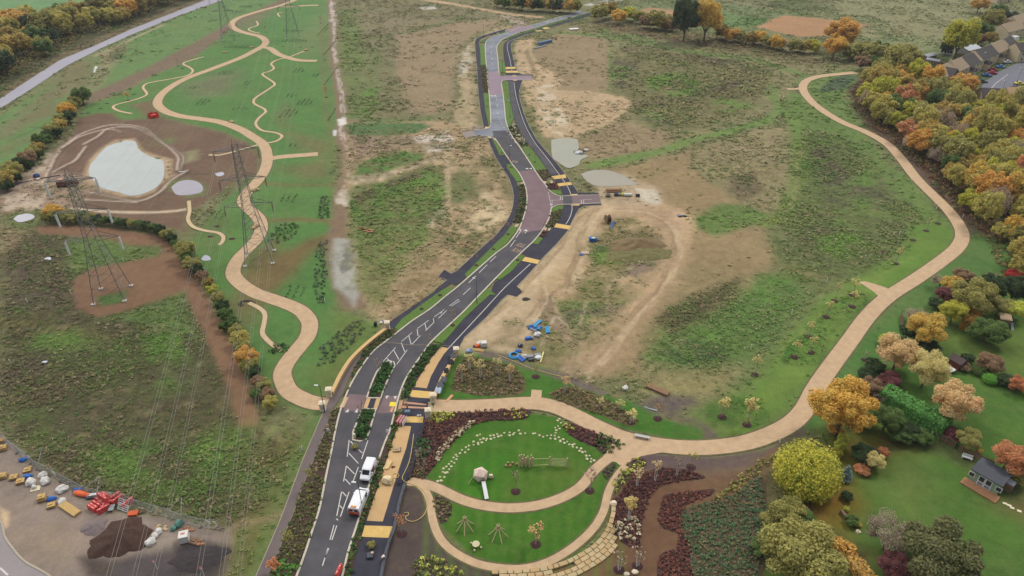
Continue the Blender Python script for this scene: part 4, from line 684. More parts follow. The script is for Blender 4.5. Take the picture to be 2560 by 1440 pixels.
verge([(1378, 523), (1384, 517), (1407, 513), (1407, 523), (1395, 526), (1376, 532)]); verge([(1372, 475), (1401, 476), (1406, 487), (1390, 487)]); verge([(1308, 366), (1323, 366), (1345, 393), (1366, 423), (1340, 427), (1315, 388)]); verge([(1268, 322), (1263, 299), (1261, 278), (1258, 247), (1254, 208), (1262, 203), (1270, 204), (1274, 245), (1280, 278), (1285, 295)])
verge([(1231, 346), (1238, 352), (1257, 378), (1262, 388), (1249, 388), (1237, 361)]); verge([(1266, 412), (1276, 408), (1294, 431), (1306, 452), (1292, 455), (1278, 435)]); verge([(1208, 233), (1220, 233), (1225, 250), (1226, 300), (1222, 316), (1214, 278)]); verge([(1200, 113), (1212, 113), (1214, 150), (1216, 163), (1202, 163)]); verge([(1199, 106), (1214, 98), (1262, 78), (1266, 82), (1232, 90), (1213, 108)], mat('dark_verge', (66, 100, 50))); verge([(1247, 156), (1261, 155), (1264, 170), (1265, 183), (1249, 180)]); verge([(1244, 120), (1250, 108), (1262, 104), (1258, 118), (1259, 140), (1261, 155), (1246, 150)], mat('dull_verge', (112, 112, 66))); verge([(1258, 100), (1284, 89), (1334, 73), (1337, 76), (1300, 87), (1270, 98)], mat('dark_verge', (0, 0, 0))); verge([(1393, 55), (1467, 35), (1478, 31), (1450, 42), (1383, 62), (1340, 75), (1342, 71)], mat('dark_verge', (0, 0, 0)))
BEDS = {'a': [(1362, 461), (1371, 459), (1390, 458), (1397, 470), (1401, 476), (1374, 475), (1367, 467)], 'b': [(1376, 533), (1395, 526), (1407, 523), (1405, 533), (1392, 556), (1385, 567), (1361, 569), (1372, 553)], 'c': [(1345, 592), (1358, 595), (1373, 577), (1357, 576)], 'd': [(1296, 464), (1310, 462), (1316, 485), (1316, 507), (1312, 530), (1304, 556), (1284, 558), (1288, 543), (1296, 520), (1299, 495)], 'e': [(1340, 427), (1366, 423), (1378, 441), (1357, 452)], 'f': [(1270, 322), (1287, 310), (1305, 342), (1322, 366), (1306, 367), (1282, 341)], 'g': [(1202, 164), (1216, 164), (1221, 219), (1222, 232), (1208, 232), (1205, 200)]}
for k_, q in BEDS.items(): verge(q, BED, .08, 'planting_bed')
ISL = [[(917, 995), (930, 957), (942, 930), (962, 907), (972, 902), (985, 906), (987, 915), (975, 937), (957, 980), (952, 996)], [(905, 1022), (940, 1023), (922, 1083), (915, 1099), (900, 1104), (882, 1100), (883, 1080), (895, 1050)]]
for q in ISL:
    verge(q, BED, .1, 'traffic_island'); kerb(w2(q + [q[0]]), .3)
BL = [(858, 988), (878, 962), (880, 930), (915, 870), (960, 832), (985, 823), (992, 832), (960, 855), (930, 880), (900, 920), (876, 960), (864, 992)]
BL2 = [(828, 1030), (840, 1020), (850, 1022), (848, 1032), (838, 1075), (828, 1122), (813, 1192), (798, 1267), (778, 1330), (760, 1385), (735, 1455), (722, 1490), (668, 1490), (684, 1425), (707, 1350), (735, 1280), (757, 1217), (780, 1160), (812, 1080)]
BR = [(1075, 862), (1105, 862), (1070, 907), (1040, 957), (1022, 992), (1002, 998), (1014, 953), (1037, 916), (1066, 873)]
BR2 = [(990, 1028), (1002, 1030), (1000, 1040), (990, 1080), (962, 1162), (942, 1227), (922, 1280), (905, 1330), (892, 1380), (866, 1490), (842, 1490), (858, 1440), (874, 1375), (897, 1305), (914, 1250), (930, 1200), (947, 1155), (962, 1112), (977, 1075)]
for q in (BL, BL2, BR, BR2): verge(q, BED, .08, 'planting_bed')
CITY = [(2440, 235), (2462, 205), (2500, 178), (2560, 150), (2640, 120), (2640, 260), (2560, 262), (2500, 250), (2440, 248)]
sheet('estate_road', CITY, .03, mat('estate_tarmac', (108, 108, 118), rough=.7, var=.1, scale=.2)); lines('road_marking', [[(2468, 232), (2490, 208), (2520, 186)], [(2520, 232), (2532, 214)], [(2546, 232), (2552, 214)]], .2, .036, WHITE)
sheet('bench_pad', [(2540, 250), (2600, 235), (2640, 260), (2600, 275)], .034, ASPD)
# ---------------------------------------------------------------- foliage
def leafmat(name, cols, trans=.4, var=.5):
    cols = [tuple(min(255, (.78 * x + .22 * (c[0] * 1.04 + c[1] + c[2] * .8) / 2.84) * 1.5) for x in c) for c in cols]
    if name in MATS: return MATS[name]
    m = bpy.data.materials.new(name); m.use_nodes = True; t = m.node_tree; b = t.nodes['Principled BSDF']; L = t.links.new
    ge = t.nodes.new('ShaderNodeNewGeometry'); oi = t.nodes.new('ShaderNodeObjectInfo'); tc = t.nodes.new('ShaderNodeTexCoord')
    no = t.nodes.new('ShaderNodeTexNoise'); no.inputs['Scale'].default_value = 2.4; no.inputs['Detail'].default_value = 4; L(tc.outputs['Object'], no.inputs['Vector'])
    def M(op, a, c):
        n = t.nodes.new('ShaderNodeMath'); n.operation = op
        for i, q in enumerate((a, c)):
            if isinstance(q, (int, float)): n.inputs[i].default_value = q
            else: L(q, n.inputs[i])
        return n.outputs[0]
    f = M('ADD', M('MULTIPLY', ge.outputs['Random Per Island'], .45), M('MULTIPLY', M('SUBTRACT', no.outputs['Fac'], .5), 1.3))
    f = M('ADD', f, M('MULTIPLY', oi.outputs['Random'], .45)); f = M('SUBTRACT', f, -.05)
    cr = t.nodes.new('ShaderNodeValToRGB'); e = cr.color_ramp.elements
    while len(e) < len(cols): e.new(.5)
    for i, c in enumerate(cols): e[i].position = i / (len(cols) - 1); e[i].color = alb(c) + (1,)
    L(f, cr.inputs[0]); L(cr.outputs[0], b.inputs['Base Color']); b.inputs['Roughness'].default_value = .75; b.inputs['Specular IOR Level'].default_value = .2
    tr = t.nodes.new('ShaderNodeBsdfTranslucent'); L(cr.outputs[0], tr.inputs['Color']); mx = t.nodes.new('ShaderNodeMixShader'); mx.inputs[0].default_value = trans
    L(b.outputs[0], mx.inputs[1]); L(tr.outputs[0], mx.inputs[2]); L(mx.outputs[0], t.nodes['Material Output'].inputs['Surface'])
    MATS[name] = m; return m
PAL = {'ochre': [(100, 102, 46), (140, 132, 56), (166, 148, 62), (120, 120, 56), (188, 162, 74)], 'yew': [(50, 60, 32), (78, 84, 46), (102, 100, 56), (66, 76, 40), (122, 114, 66)], 'golden': [(138, 98, 34), (184, 130, 44), (208, 150, 54), (156, 120, 52), (222, 166, 62)], 'amber': [(126, 88, 38), (176, 120, 44), (200, 142, 56), (150, 112, 56), (214, 150, 70)],
       'olive': [(84, 84, 38), (118, 114, 50), (146, 138, 66), (104, 104, 52), (160, 148, 76)], 'mixed': [(86, 82, 42), (140, 112, 46), (118, 112, 54), (176, 140, 54), (150, 132, 74)], 'green': [(44, 66, 28), (68, 92, 38), (88, 110, 46), (62, 84, 40), (104, 122, 54)],
       'dark': [(30, 46, 24), (48, 66, 34), (62, 80, 40), (44, 60, 36), (74, 92, 48)], 'russet': [(112, 66, 40), (156, 92, 54), (186, 116, 66), (140, 92, 60), (204, 138, 84)], 'lime': [(112, 122, 36), (150, 156, 48), (184, 178, 56), (130, 142, 50), (204, 192, 70)],
       'yelgreen': [(92, 104, 30), (136, 138, 38), (176, 164, 44), (108, 120, 36), (200, 180, 56)], 'purple': [(64, 34, 38), (96, 46, 50), (118, 60, 62), (84, 56, 54), (136, 76, 72)], 'bare': [(112, 98, 84), (134, 118, 100), (126, 108, 86), (148, 130, 108), (104, 92, 78)],
       'bluegreen': [(66, 84, 78), (92, 110, 104), (112, 130, 124), (84, 100, 92), (130, 148, 142)], 'hedge': [(58, 110, 36), (74, 130, 50), (90, 138, 64), (64, 106, 46), (104, 150, 76)], 'salmon': [(150, 104, 66), (192, 134, 84), (212, 154, 100), (166, 128, 84), (222, 170, 120)],
       'brown': [(92, 72, 52), (120, 94, 66), (138, 108, 74), (104, 84, 62), (150, 120, 84)], 'straw': [(150, 128, 72), (178, 150, 84), (196, 168, 98), (164, 142, 88), (210, 184, 116)], 'red': [(110, 28, 30), (150, 36, 38), (176, 48, 44), (130, 34, 34), (190, 66, 58)], 'topiary': [(62, 110, 30), (84, 140, 40), (98, 154, 48), (72, 120, 36), (110, 164, 58)]}
BARK = mat('bark', (104, 88, 72), var=.2, scale=4); BIRCH = mat('birch_bark', (206, 198, 186), var=.12, scale=3); TWIG = mat('twigs', (126, 110, 94), var=.2, scale=4)
def quads(c, nrm, s, asp=1.5):
    n = len(c); t = RNG.normal(size=(n, 3)); u = np.cross(nrm, t); u /= np.linalg.norm(u, axis=1, keepdims=True) + 1e-9; w = np.cross(nrm, u)
    s = s[:, None]; u = u * s * asp * .5; w = w * s * .5
    k = RNG.uniform(.6, 1.3, (n, 4, 1))
    v = np.stack([c - u * k[:, 0], c - w * k[:, 1], c + u * k[:, 2], c + w * k[:, 3]], 1); return v.reshape(-1, 3)
def rawmesh(name, v, material, fv=4, tint=None):
    me = bpy.data.meshes.new(name); n = len(v); me.vertices.add(n); me.vertices.foreach_set('co', v.astype(np.float32).ravel()); f = n // fv
    me.loops.add(n); me.loops.foreach_set('vertex_index', np.arange(n, dtype=np.int32)); me.polygons.add(f)
    me.polygons.foreach_set('loop_start', (np.arange(f) * fv).astype(np.int32)); me.polygons.foreach_set('loop_total', np.full(f, fv, np.int32)); me.update()
    if tint is not None:
        a = me.attributes.new('tint', 'FLOAT_COLOR', 'POINT'); a.data.foreach_set('color', np.concatenate([tint, np.ones((n, 1))], 1).astype(np.float32).ravel())
    me.materials.append(material); return me
def crown(name, pal, n, leaf, lobes=9, shape='round', fill=.45, trans=.4, flat=.85):
    """unit crown: radius 1, resting on z=0..2*flat; leaf clumps on many lobes"""
    cs = []; rs = []
    if shape == 'cone':
        for k in range(14):
            z = k / 14; r = (1 - z) * .8 + .06; a = k * 2.4; cs.append((math.cos(a) * r * .35, math.sin(a) * r * .35, z * 2.4 + .1)); rs.append((r * .75, r * .75, .28))
    elif shape == 'column':
        for k in range(8): cs.append((RNG.normal() * .1, RNG.normal() * .1, .3 + k * .42)); rs.append((.62 - k * .045, .62 - k * .045, .42))
    elif shape == 'dome':
        cs.append((0, 0, .55)); rs.append((.97, .97, .95))
        for k in range(7): a = k * .9; cs.append((math.cos(a) * .55, math.sin(a) * .55, .5)); rs.append((.5, .5, .6))
    else:
        cs.append((0, 0, flat)); rs.append((.62, .62, .62 * flat))
        for k in range(lobes):
            a = k * 2.4 + RNG.uniform(-.4, .4); z = -.55 + 1.4 * ((k + .5) / lobes); q = math.sqrt(max(0, 1 - min(1, abs(z)) ** 2)) * .74
            r = RNG.uniform(.16, .38); cs.append((math.cos(a) * q, math.sin(a) * q, flat + z * flat * .75)); rs.append((r, r, r * .85))
    cs = np.array(cs); rs = np.array(rs); wgt = rs[:, 0] ** 2; li = RNG.choice(len(cs), n, p=wgt / wgt.sum())
    d = RNG.normal(size=(n, 3)); d /= np.linalg.norm(d, axis=1, keepdims=True); rad = 1 - fill * RNG.random(n) ** 2
    c = cs[li] + d * rs[li] * rad[:, None] * RNG.uniform(.9, 1.12, (n, 1))
    nr = d * .8 + RNG.normal(size=(n, 3)) * .55; nr[:, 2] += .75; nr /= np.linalg.norm(nr, axis=1, keepdims=True)
    v = quads(c, nr, leaf * RNG.uniform(.55, 1.4, n)); v[:, 2] = np.maximum(v[:, 2], .01)
    return rawmesh(name, v, leafmat('leaves_' + pal, PAL[pal], trans)), cs
def trunkmesh(name, cs, m=BARK, h=.55, r=.055, limbs=7, twigs=0, tw=.9):
    mb = MB(); mb.tube((0, 0, -h - .02), (0, 0, .25), r * 1.25, r * .8, m, 7)
    for k in range(min(limbs, len(cs) - 1)):
        e = Vector(cs[k + 1]); mid = Vector((e.x * .35, e.y * .35, .25 + e.z * .25)); mb.tube((0, 0, .05 + .03 * k), mid, r * .6, r * .4, m, 5); mb.tube(mid, e, r * .4, r * .12, m, 4)
        for j in range(twigs):
            d = Vector(RNG.normal(size=3)); d.z = abs(d.z) * .8; d.normalize(); mb.tube(e * RNG.uniform(.6, 1.0), e + d * RNG.uniform(.25, .6) * tw, r * .16, r * .05, m, 3, False)
    return mb.mesh(name)
TREES = {}
def tree_kind(pal, lod, var, shape='round'):
    k = (pal, lod, var, shape)
    if k not in TREES:
        n, leaf = {0: (2200, .14), 1: (6500, .082), 2: (17000, .05)}[lod]
        sparse = pal in ('bare',); thin = pal in ('salmon', 'straw', 'russet', 'amber') and lod == 2
        if sparse: n = int(n * .35); leaf *= .7
        if thin: n = int(n * .75)
        cm, cs = crown('crown', pal, n, leaf, 15 + 6 * var, shape, .62, flat=.85 + .1 * var)
        tm = trunkmesh('trunk', cs, TWIG if sparse else BARK, twigs=(26 if sparse else 8 if lod == 2 else 0) if shape == 'round' else 0, limbs=10 if sparse or lod == 2 else 6)
        TREES[k] = (cm, tm)
    return TREES[k]
def tree(px, py, wpx, pal, label, lod=1, group=None, cat='tree', name='tree', shape='round', hz=1.0, lift=.5, loc=None, r=None, parts=True):
    """crown centre seen at (px,py), crown wpx photo pixels wide"""
    if r is None: r = wpx / 2 / (F_PX * (SP + (py - 720) / F_PX * CP) / CAM_H) * 1.02
    hc = r * (.85 * hz + lift)
    g = G(px, py, hc) if loc is None else Vector(loc)
    cm, tm = tree_kind(pal, lod, random.randrange(2), shape); rz = random.uniform(0, 6.28)
    if parts:
        e = empty(name, (g.x, g.y, 0), rz, label, cat, group)
        for nm, me in (('crown', cm), ('trunk', tm)):
            o = linkmesh(nm, me, e); o.scale = (r, r, r * hz); o.location = (0, 0, r * lift)
        return e
    o = linkmesh(name, cm, None, (g.x, g.y, r * lift * .4), rz); o.scale = (r * random.uniform(.9, 1.1), r * random.uniform(.9, 1.1), r * hz); return tag(o, label, cat, group)
def inside(x, y, P):
    c = False; n = len(P)
    for i in range(n):
        a, b_ = P[i], P[(i + 1) % n]
        if (a.y > y) != (b_.y > y) and x < (b_.x - a.x) * (y - a.y) / (b_.y - a.y) + a.x: c = not c
    return c
def fill(pts, sp, jit=.4):
    P = Gs(pts); x0, x1 = min(q.x for q in P), max(q.x for q in P); y0, y1 = min(q.y for q in P), max(q.y for q in P); out = []; row = 0; y = y0
    while y < y1:
        x = x0 + (row % 2) * sp / 2
        while x < x1:
            a, b_ = x + random.uniform(-jit, jit) * sp, y + random.uniform(-jit, jit) * sp
            if inside(a, b_, P): out.append((a, b_))
            x += sp
        y += sp * .87; row += 1
    return out
# the dense wood on the right
KINDLAB = {'ochre': 'ochre and green', 'yew': 'dark green', 'golden': 'golden yellow', 'amber': 'amber brown', 'olive': 'dull olive green', 'mixed': 'half turned green and ochre', 'green': 'mid green', 'bare': 'nearly leafless grey', 'russet': 'rusty orange', 'yelgreen': 'yellow green', 'dark': 'dark green', 'brown': 'brown', 'lime': 'lime green', 'straw': 'straw coloured', 'salmon': 'salmon coloured'}
WOOD = [(2150, 262), (2140, 236), (2185, 200), (2250, 200), (2320, 232), (2390, 252), (2450, 280), (2500, 286), (2620, 278), (2660, 480), (2640, 720), (2540, 735), (2500, 660), (2475, 610), (2440, 575), (2395, 515), (2345, 450), (2270, 380), (2190, 312)]
for x, y in fill(WOOD, 6.1):
    pal = random.choices(['mixed', 'olive', 'golden', 'ochre', 'bare', 'yelgreen', 'green', 'russet', 'amber'], [18, 24, 7, 34, 8, 12, 5, 1, 3])[0]
    r = random.uniform(2.7, 5.2); tree(0, 0, 0, pal, f'{KINDLAB[pal]} tree in the dense autumn wood beside the curving path', 1, 'trees of the autumn wood', loc=(x, y, 0), r=r, hz=random.uniform(.9, 1.5), parts=False)
# tree belt beyond the grey access road
BELT = [(-120, 190), (0, 70), (60, 62), (130, 52), (230, 25), (330, -5), (420, -25), (520, -30), (530, -12), (430, 10), (330, 50), (240, 80), (150, 125), (80, 160), (0, 205), (-120, 280)]
for x, y in fill(BELT, 11):
    pal = random.choices(['amber', 'olive', 'mixed', 'ochre', 'green', 'dark', 'russet', 'bare'], [8, 30, 20, 30, 12, 8, 3, 4])[0]
    r = random.uniform(4.2, 6.8); tree(0, 0, 0, pal, f'{KINDLAB[pal]} tree in the long belt beyond the grey access road', 0, 'trees of the belt beyond the access road', loc=(x, y, 0), r=r, hz=random.uniform(.8, 1.15), parts=False)
# hedgerow bushes left of the pond, by the pylon, along the soil strip
HG = 'bushes of the hedgerow left of the pond'
for px, py, w, pal in ((202, 238, 44, 'green'), (186, 252, 34, 'olive'), (178, 262, 30, 'olive'), (165, 272, 42, 'golden'), (170, 290, 36, 'dark'), (152, 296, 34, 'olive'), (146, 310, 36, 'mixed'), (128, 322, 44, 'olive'), (140, 330, 30, 'dark'), (118, 340, 34, 'dark'), (104, 350, 46, 'green'), (92, 366, 34, 'mixed'), (80, 380, 40, 'olive'), (95, 385, 28, 'dark'), (66, 394, 44, 'brown'), (50, 406, 40, 'dark'), (72, 410, 28, 'dark'), (32, 424, 48, 'olive'), (20, 436, 44, 'ochre'), (6, 448, 50, 'mixed'), (-14, 456, 50, 'olive'), (38, 442, 30, 'dark'), (14, 462, 36, 'dark')):
    tree(px, py, w, pal, f'{KINDLAB[pal]} bush in the hedgerow left of the pale pond', 1, HG, 'bush', 'hedgerow_bush', lift=.15, hz=.9)
HG = 'bushes of the hedge behind the near pylon'
for px, py, w, pal in ((132, 528, 48, 'golden'), (120, 542, 36, 'olive'), (150, 540, 34, 'green'), (168, 538, 40, 'olive'), (186, 544, 34, 'olive'), (205, 540, 32, 'green'), (222, 545, 30, 'olive'), (240, 546, 30, 'dark'), (258, 550, 26, 'green'), (276, 552, 26, 'dark'), (294, 555, 26, 'green'), (312, 558, 26, 'dark'), (330, 558, 26, 'olive'), (348, 560, 26, 'green'), (366, 563, 26, 'dark'), (382, 568, 30, 'green'), (398, 575, 32, 'dark'), (414, 584, 32, 'olive'), (428, 596, 30, 'dark'), (440, 610, 30, 'green')):
    tree(px, py, w, pal, f'{KINDLAB[pal]} bush in the low hedge crossing behind the near pylon', 1, HG, 'bush', 'hedgerow_bush', lift=.15, hz=.85)
HG = 'bushes of the hedge along the soil strip'
for px, py, w, pal in ((462, 626, 52, 'olive'), (472, 645, 36, 'green'), (478, 660, 46, 'olive'), (492, 676, 34, 'dark'), (505, 690, 34, 'brown'), (520, 706, 30, 'mixed'), (530, 722, 30, 'yelgreen'), (545, 745, 34, 'olive'), (556, 765, 36, 'dark'), (562, 785, 40, 'green'), (580, 806, 40, 'green'), (588, 825, 34, 'olive'), (600, 846, 48, 'ochre'), (606, 868, 40, 'olive'), (616, 890, 60, 'amber'), (622, 915, 42, 'olive'), (636, 930, 38, 'dark'), (645, 955, 36, 'brown'), (660, 962, 36, 'olive'), (668, 985, 40, 'brown'), (676, 1006, 40, 'ochre'), (560, 815, 30, 'green'), (640, 985, 30, 'green')):
    tree(px, py, w, pal, f'{KINDLAB[pal]} bush in the hedge between soil strip and winding path', 1, HG, 'bush', 'hedgerow_bush', lift=.15, hz=.9)
# hedge and trees along the far field edge
HG = 'trees along the far field edge'
for px, py, w, pal in ((1500, 30, 40, 'olive'), (1520, 22, 42, 'mixed'), (1546, 38, 38, 'golden'), (1575, 30, 40, 'yelgreen'), (1598, 40, 34, 'olive'), (1620, 50, 40, 'brown'), (1640, 46, 48, 'olive'), (1658, 56, 36, 'mixed'), (1680, 62, 30, 'brown'), (1668, 50, 34, 'olive'), (1808, 78, 36, 'mixed'), (1830, 82, 40, 'amber'), (1852, 88, 34, 'olive'), (1878, 94, 34, 'mixed'), (1900, 92, 36, 'golden'), (1922, 100, 36, 'olive'), (1945, 104, 38, 'golden'), (1968, 108, 34, 'bare'), (1990, 112, 36, 'olive'), (2010, 114, 34, 'mixed'), (2032, 112, 38, 'yelgreen'), (2130, 128, 44, 'olive'), (2155, 122, 44, 'olive'), (2182, 128, 50, 'olive'), (2205, 122, 44, 'green'), (2160, 150, 44, 'brown'), (2190, 155, 40, 'green'), (2225, 132, 46, 'olive')):
    tree(px, py, w, pal, f'{KINDLAB[pal]} tree in the ragged hedge along the far field', 0, HG, lift=.2, hz=.95, parts=False)
HG = 'trees of the copse at the top of the street'
for px, w, pal in ((1290, 30, 'olive'), (1308, 34, 'dark'), (1322, 34, 'amber'), (1340, 34, 'dark'), (1356, 34, 'green'), (1374, 36, 'mixed'), (1392, 36, 'dark'), (1408, 34, 'brown'), (1424, 36, 'golden'), (1438, 34, 'olive'), (1265, 28, 'green'), (1245, 24, 'olive')):
    tree(px, 4 + (px - 1245) * .04, w, pal, f'{KINDLAB[pal]} tree in the copse at the far end of the street', 0, HG, lift=.2, hz=1.0, parts=False)
for px, py, w, pal, hz, lb in ((1716, 44, 66, 'dark', 1.35, 'tall dark green tree beside a golden one in the far hedge'), (1768, 44, 72, 'golden', 1.15, 'broad golden tree beside a dark green one in the far hedge'), (2108, 78, 74, 'amber', .9, 'spreading amber tree in front of the bare orange field'), (2090, 112, 56, 'golden', .9, 'low golden tree under the spreading amber one'), (2404, 92, 76, 'yelgreen', 1.1, 'rounded yellow green tree behind the white caravan'), (2256, 152, 80, 'olive', .95, 'large rounded olive tree at the top corner of the wood'), (2284, 172, 38, 'russet', .9, 'rusty orange tree at the top corner of the wood'), (2208, 186, 66, 'amber', .6, 'low amber tree on the upper edge of the wood'), (2262, 196, 60, 'golden', .7, 'golden tree on the upper edge of the wood'), (2414, 208, 62, 'amber', .8, 'orange tree in front of the stone terrace'), (2322, 212, 24, 'russet', 1.2, 'bright orange bush below the end gable of the terrace'), (2368, 118, 34, 'dark', .8, 'dark bush beside the white caravan'), (2510, 108, 22, 'russet', 1, 'small orange tree behind the top end of the terrace'), (2448, 100, 28, 'purple', .9, 'reddish bush right of the rounded yellow green tree'), (2460, 75, 44, 'green', 1, 'green tree behind the gardens of the terrace'), (2480, 50, 50, 'olive', 1, 'olive tree high behind the gardens of the terrace'), (2500, 28, 40, 'green', 1, 'green tree nearest the top edge behind the gardens'), (2528, 40, 34, 'dark', .8, 'dark bush near the conservatory houses'), (2478, 95, 34, 'mixed', .9, 'ochre bush in the back gardens of the terrace'), (2520, 62, 34, 'brown', .8, 'brown bush beside the upper houses'), (2548, 112, 30, 'yelgreen', .9, 'yellow bush between terrace and right hand house'), (2532, 128, 16, 'lime', .8, 'small lime bush in the front garden by the white car'), (2350, 172, 40, 'dark', .6, 'dark shrubs in the back garden of the end house'), (2450, 10, 40, 'amber', .8, 'amber tree at the very top behind the houses'), (2545, 235, 20, 'yelgreen', .8, 'yellow bush beside the black car')):
    tree(px, py, w, pal, lb, 1, None, hz=hz, lift=.35)
# gardens, near right
for px, py, w, pal, sh, hz, lb in (
    (2112, 1020, 150, 'golden', 'round', .95, 'large golden tree leaning over the path bend'), (2024, 1160, 146, 'yelgreen', 'dome', 1.0, 'dense domed yellow green tree beside the garden lawn'), (2000, 1388, 190, 'olive', 'round', .9, 'huge feathery olive conifer at the bottom edge'), (2356, 1385, 190, 'yew', 'round', .85, 'big dark green yew at the bottom of the garden'), (2226, 1330, 118, 'bare', 'round', .8, 'leafless weeping tree in the middle of the garden'), (2238, 1412, 76, 'purple', 'round', .8, 'dark red shrub under the leafless weeping tree'), (2290, 1360, 50, 'purple', 'round', .9, 'purple shrub between leafless tree and yew'),
    (2117, 1182, 40, 'bluegreen', 'cone', .8, 'small blue spruce beside the domed tree'), (2108, 1096, 28, 'lime', 'round', 1.1, 'pale lime shrub, farthest of the row behind the domed tree'), (2100, 1114, 28, 'lime', 'round', 1.1, 'pale lime shrub, middle of the row behind the domed tree'), (2092, 1132, 28, 'yelgreen', 'round', 1.1, 'yellowish shrub, nearest of the row behind the domed tree'), (2164, 1136, 70, 'dark', 'round', .5, 'dark green mound behind the yellow bush on the lawn'), (2190, 1152, 46, 'straw', 'round', .9, 'yellow feathery bush on the garden lawn'), (2208, 1132, 30, 'russet', 'round', .9, 'orange bush beside the yellow feathery one'), (2156, 1174, 40, 'russet', 'round', .4, 'low rusty shrub at the foot of the dark mound'),
    (1972, 1282, 92, 'olive', 'round', .7, 'straggly olive shrub left of the garden bench'), (2006, 1312, 90, 'green', 'round', .6, 'green shrub below the garden bench'), (1930, 1300, 60, 'olive', 'round', .6, 'olive scrub on the edge of the planted slope'), (1915, 1370, 70, 'green', 'round', .6, 'green scrub at the lower edge of the slope'), (2118, 1240, 30, 'dark', 'round', .7, 'dark shrub below the blue spruce'), (2116, 1272, 16, 'lime', 'round', .9, 'tiny pale shrub at the edge of the lawn'), (2130, 1300, 36, 'green', 'round', .7, 'green shrub at the edge of the lawn'), (2148, 1312, 14, 'golden', 'round', .7, 'tiny yellow shrub near the pale stone'),
    (2534, 1146, 96, 'russet', 'round', .8, 'rusty orange shrub behind the summerhouse fence'), (2424, 1096, 60, 'olive', 'round', .9, 'olive bush over the garden fence'), (2448, 1126, 18, 'golden', 'round', .8, 'small yellow bush by the garden fence'), (2384, 1084, 44, 'purple', 'round', .8, 'dark purple bush at the end of the fence'), (2546, 1190, 50, 'olive', 'round', .8, 'olive bush behind the summerhouse roof'),
    (2320, 820, 92, 'golden', 'round', .95, 'brilliant golden tree beside the upper lawn'), (2386, 780, 64, 'yelgreen', 'round', .9, 'yellow green tree right of the golden one'), (2470, 828, 88, 'green', 'round', .7, 'spreading apple tree beside the timber playhouse'), (2250, 878, 100, 'salmon', 'round', .9, 'salmon coloured tree nearest the path'), (2322, 922, 88, 'straw', 'round', 1.1, 'straw coloured weeping tree beside the brown shed'), (2392, 1004, 112, 'salmon', 'round', .9, 'pale orange tree at the end of the clipped hedge'), (2218, 1046, 76, 'green', 'round', .8, 'green shrub in front of the clipped hedge'), (2268, 1074, 60, 'dark', 'round', .7, 'dark shrub in front of the clipped hedge'), (2250, 1085, 60, 'green', 'round', .6, 'greyish green shrub below the clipped hedge'), (2188, 914, 52, 'dark', 'round', .7, 'very dark shrub under the salmon tree'), (2165, 935, 40, 'dark', 'round', .6, 'dark shrub at the path side of the gardens'), (2224, 950, 60, 'purple', 'round', .7, 'purple shrub at the end of the clipped hedge'), (2170, 968, 64, 'brown', 'round', .8, 'brown bush behind the big golden tree'), (2196, 990, 46, 'bare', 'round', .9, 'twiggy bush between golden tree and hedge'),
    (2477, 944, 34, 'topiary', 'dome', .8, 'bright green clipped ball in the garden border'), (2448, 926, 28, 'green', 'dome', .8, 'smaller green ball beside the bright clipped one'), (2476, 908, 62, 'brown', 'round', .7, 'brown shrub behind the clipped balls'), (2550, 962, 56, 'russet', 'round', .7, 'reddish shrub at the right edge of the border'), (2515, 950, 44, 'dark', 'round', .6, 'grey green shrub right of the clipped balls'), (2410, 915, 34, 'brown', 'round', .6, 'greyish shrub right of the brown shed'), (2420, 895, 34, 'dark', 'round', .6, 'dark shrub behind the brown shed'), (2540, 772, 56, 'lime', 'round', .8, 'lime tree at the right edge near the playhouse'), (2500, 762, 60, 'olive', 'round', .8, 'olive tree left of the lime one'), (2436, 738, 100, 'olive', 'round', .9, 'wide olive tree above the orange hedge'), (2480, 715, 70, 'dark', 'round', .9, 'dark tree at the lower corner of the wood'), (2540, 720, 70, 'dark', 'round', .9, 'dark tree at the right edge below the red bush'), (2540, 690, 52, 'red', 'round', .7, 'bright red bush at the lower edge of the wood'), (2340, 758, 38, 'dark', 'round', .8, 'dark bush beside the leafless reddish shrub'), (2364, 738, 46, 'purple', 'round', .8, 'reddish leafless shrub beside the grass bank'), (2296, 792, 62, 'bare', 'round', .7, 'tan leafless bush beside the broken fence'), (2270, 828, 42, 'dark', 'round', .8, 'dark bush below the broken fence'), (2216, 850, 36, 'yelgreen', 'round', .8, 'yellowish bush above the salmon tree'), (2315, 866, 66, 'dark', 'round', .5, 'dark undergrowth between golden and straw trees'), (2382, 710, 54, 'golden', 'round', .8, 'ochre tree at the lower left of the wood'), (2355, 700, 46, 'bare', 'round', .8, 'greyish leafless tree at the lower left of the wood'), (2410, 690, 50, 'brown', 'round', .8, 'brown tree at the lower left of the wood'), (2090, 1072, 40, 'amber', 'round', .7, 'amber bush under the big golden tree'), (2155, 1050, 54, 'olive', 'round', .6, 'olive bush at the foot of the big golden tree'), (2302, 1092, 60, 'green', 'round', .6, 'green bush at the near end of the clipped hedge'), (2480, 730, 50, 'green', 'round', .8, 'green tree behind the orange hedge')):
    tree(px, py, w, pal, lb, 2 if w > 55 else 1, None, hz=hz, lift=.12 if hz < .75 or sh == 'dome' or w < 40 else .35, shape=sh, cat='tree' if w > 55 and hz > .75 else 'shrub', name='garden_tree' if w > 55 and hz > .75 else 'garden_shrub')
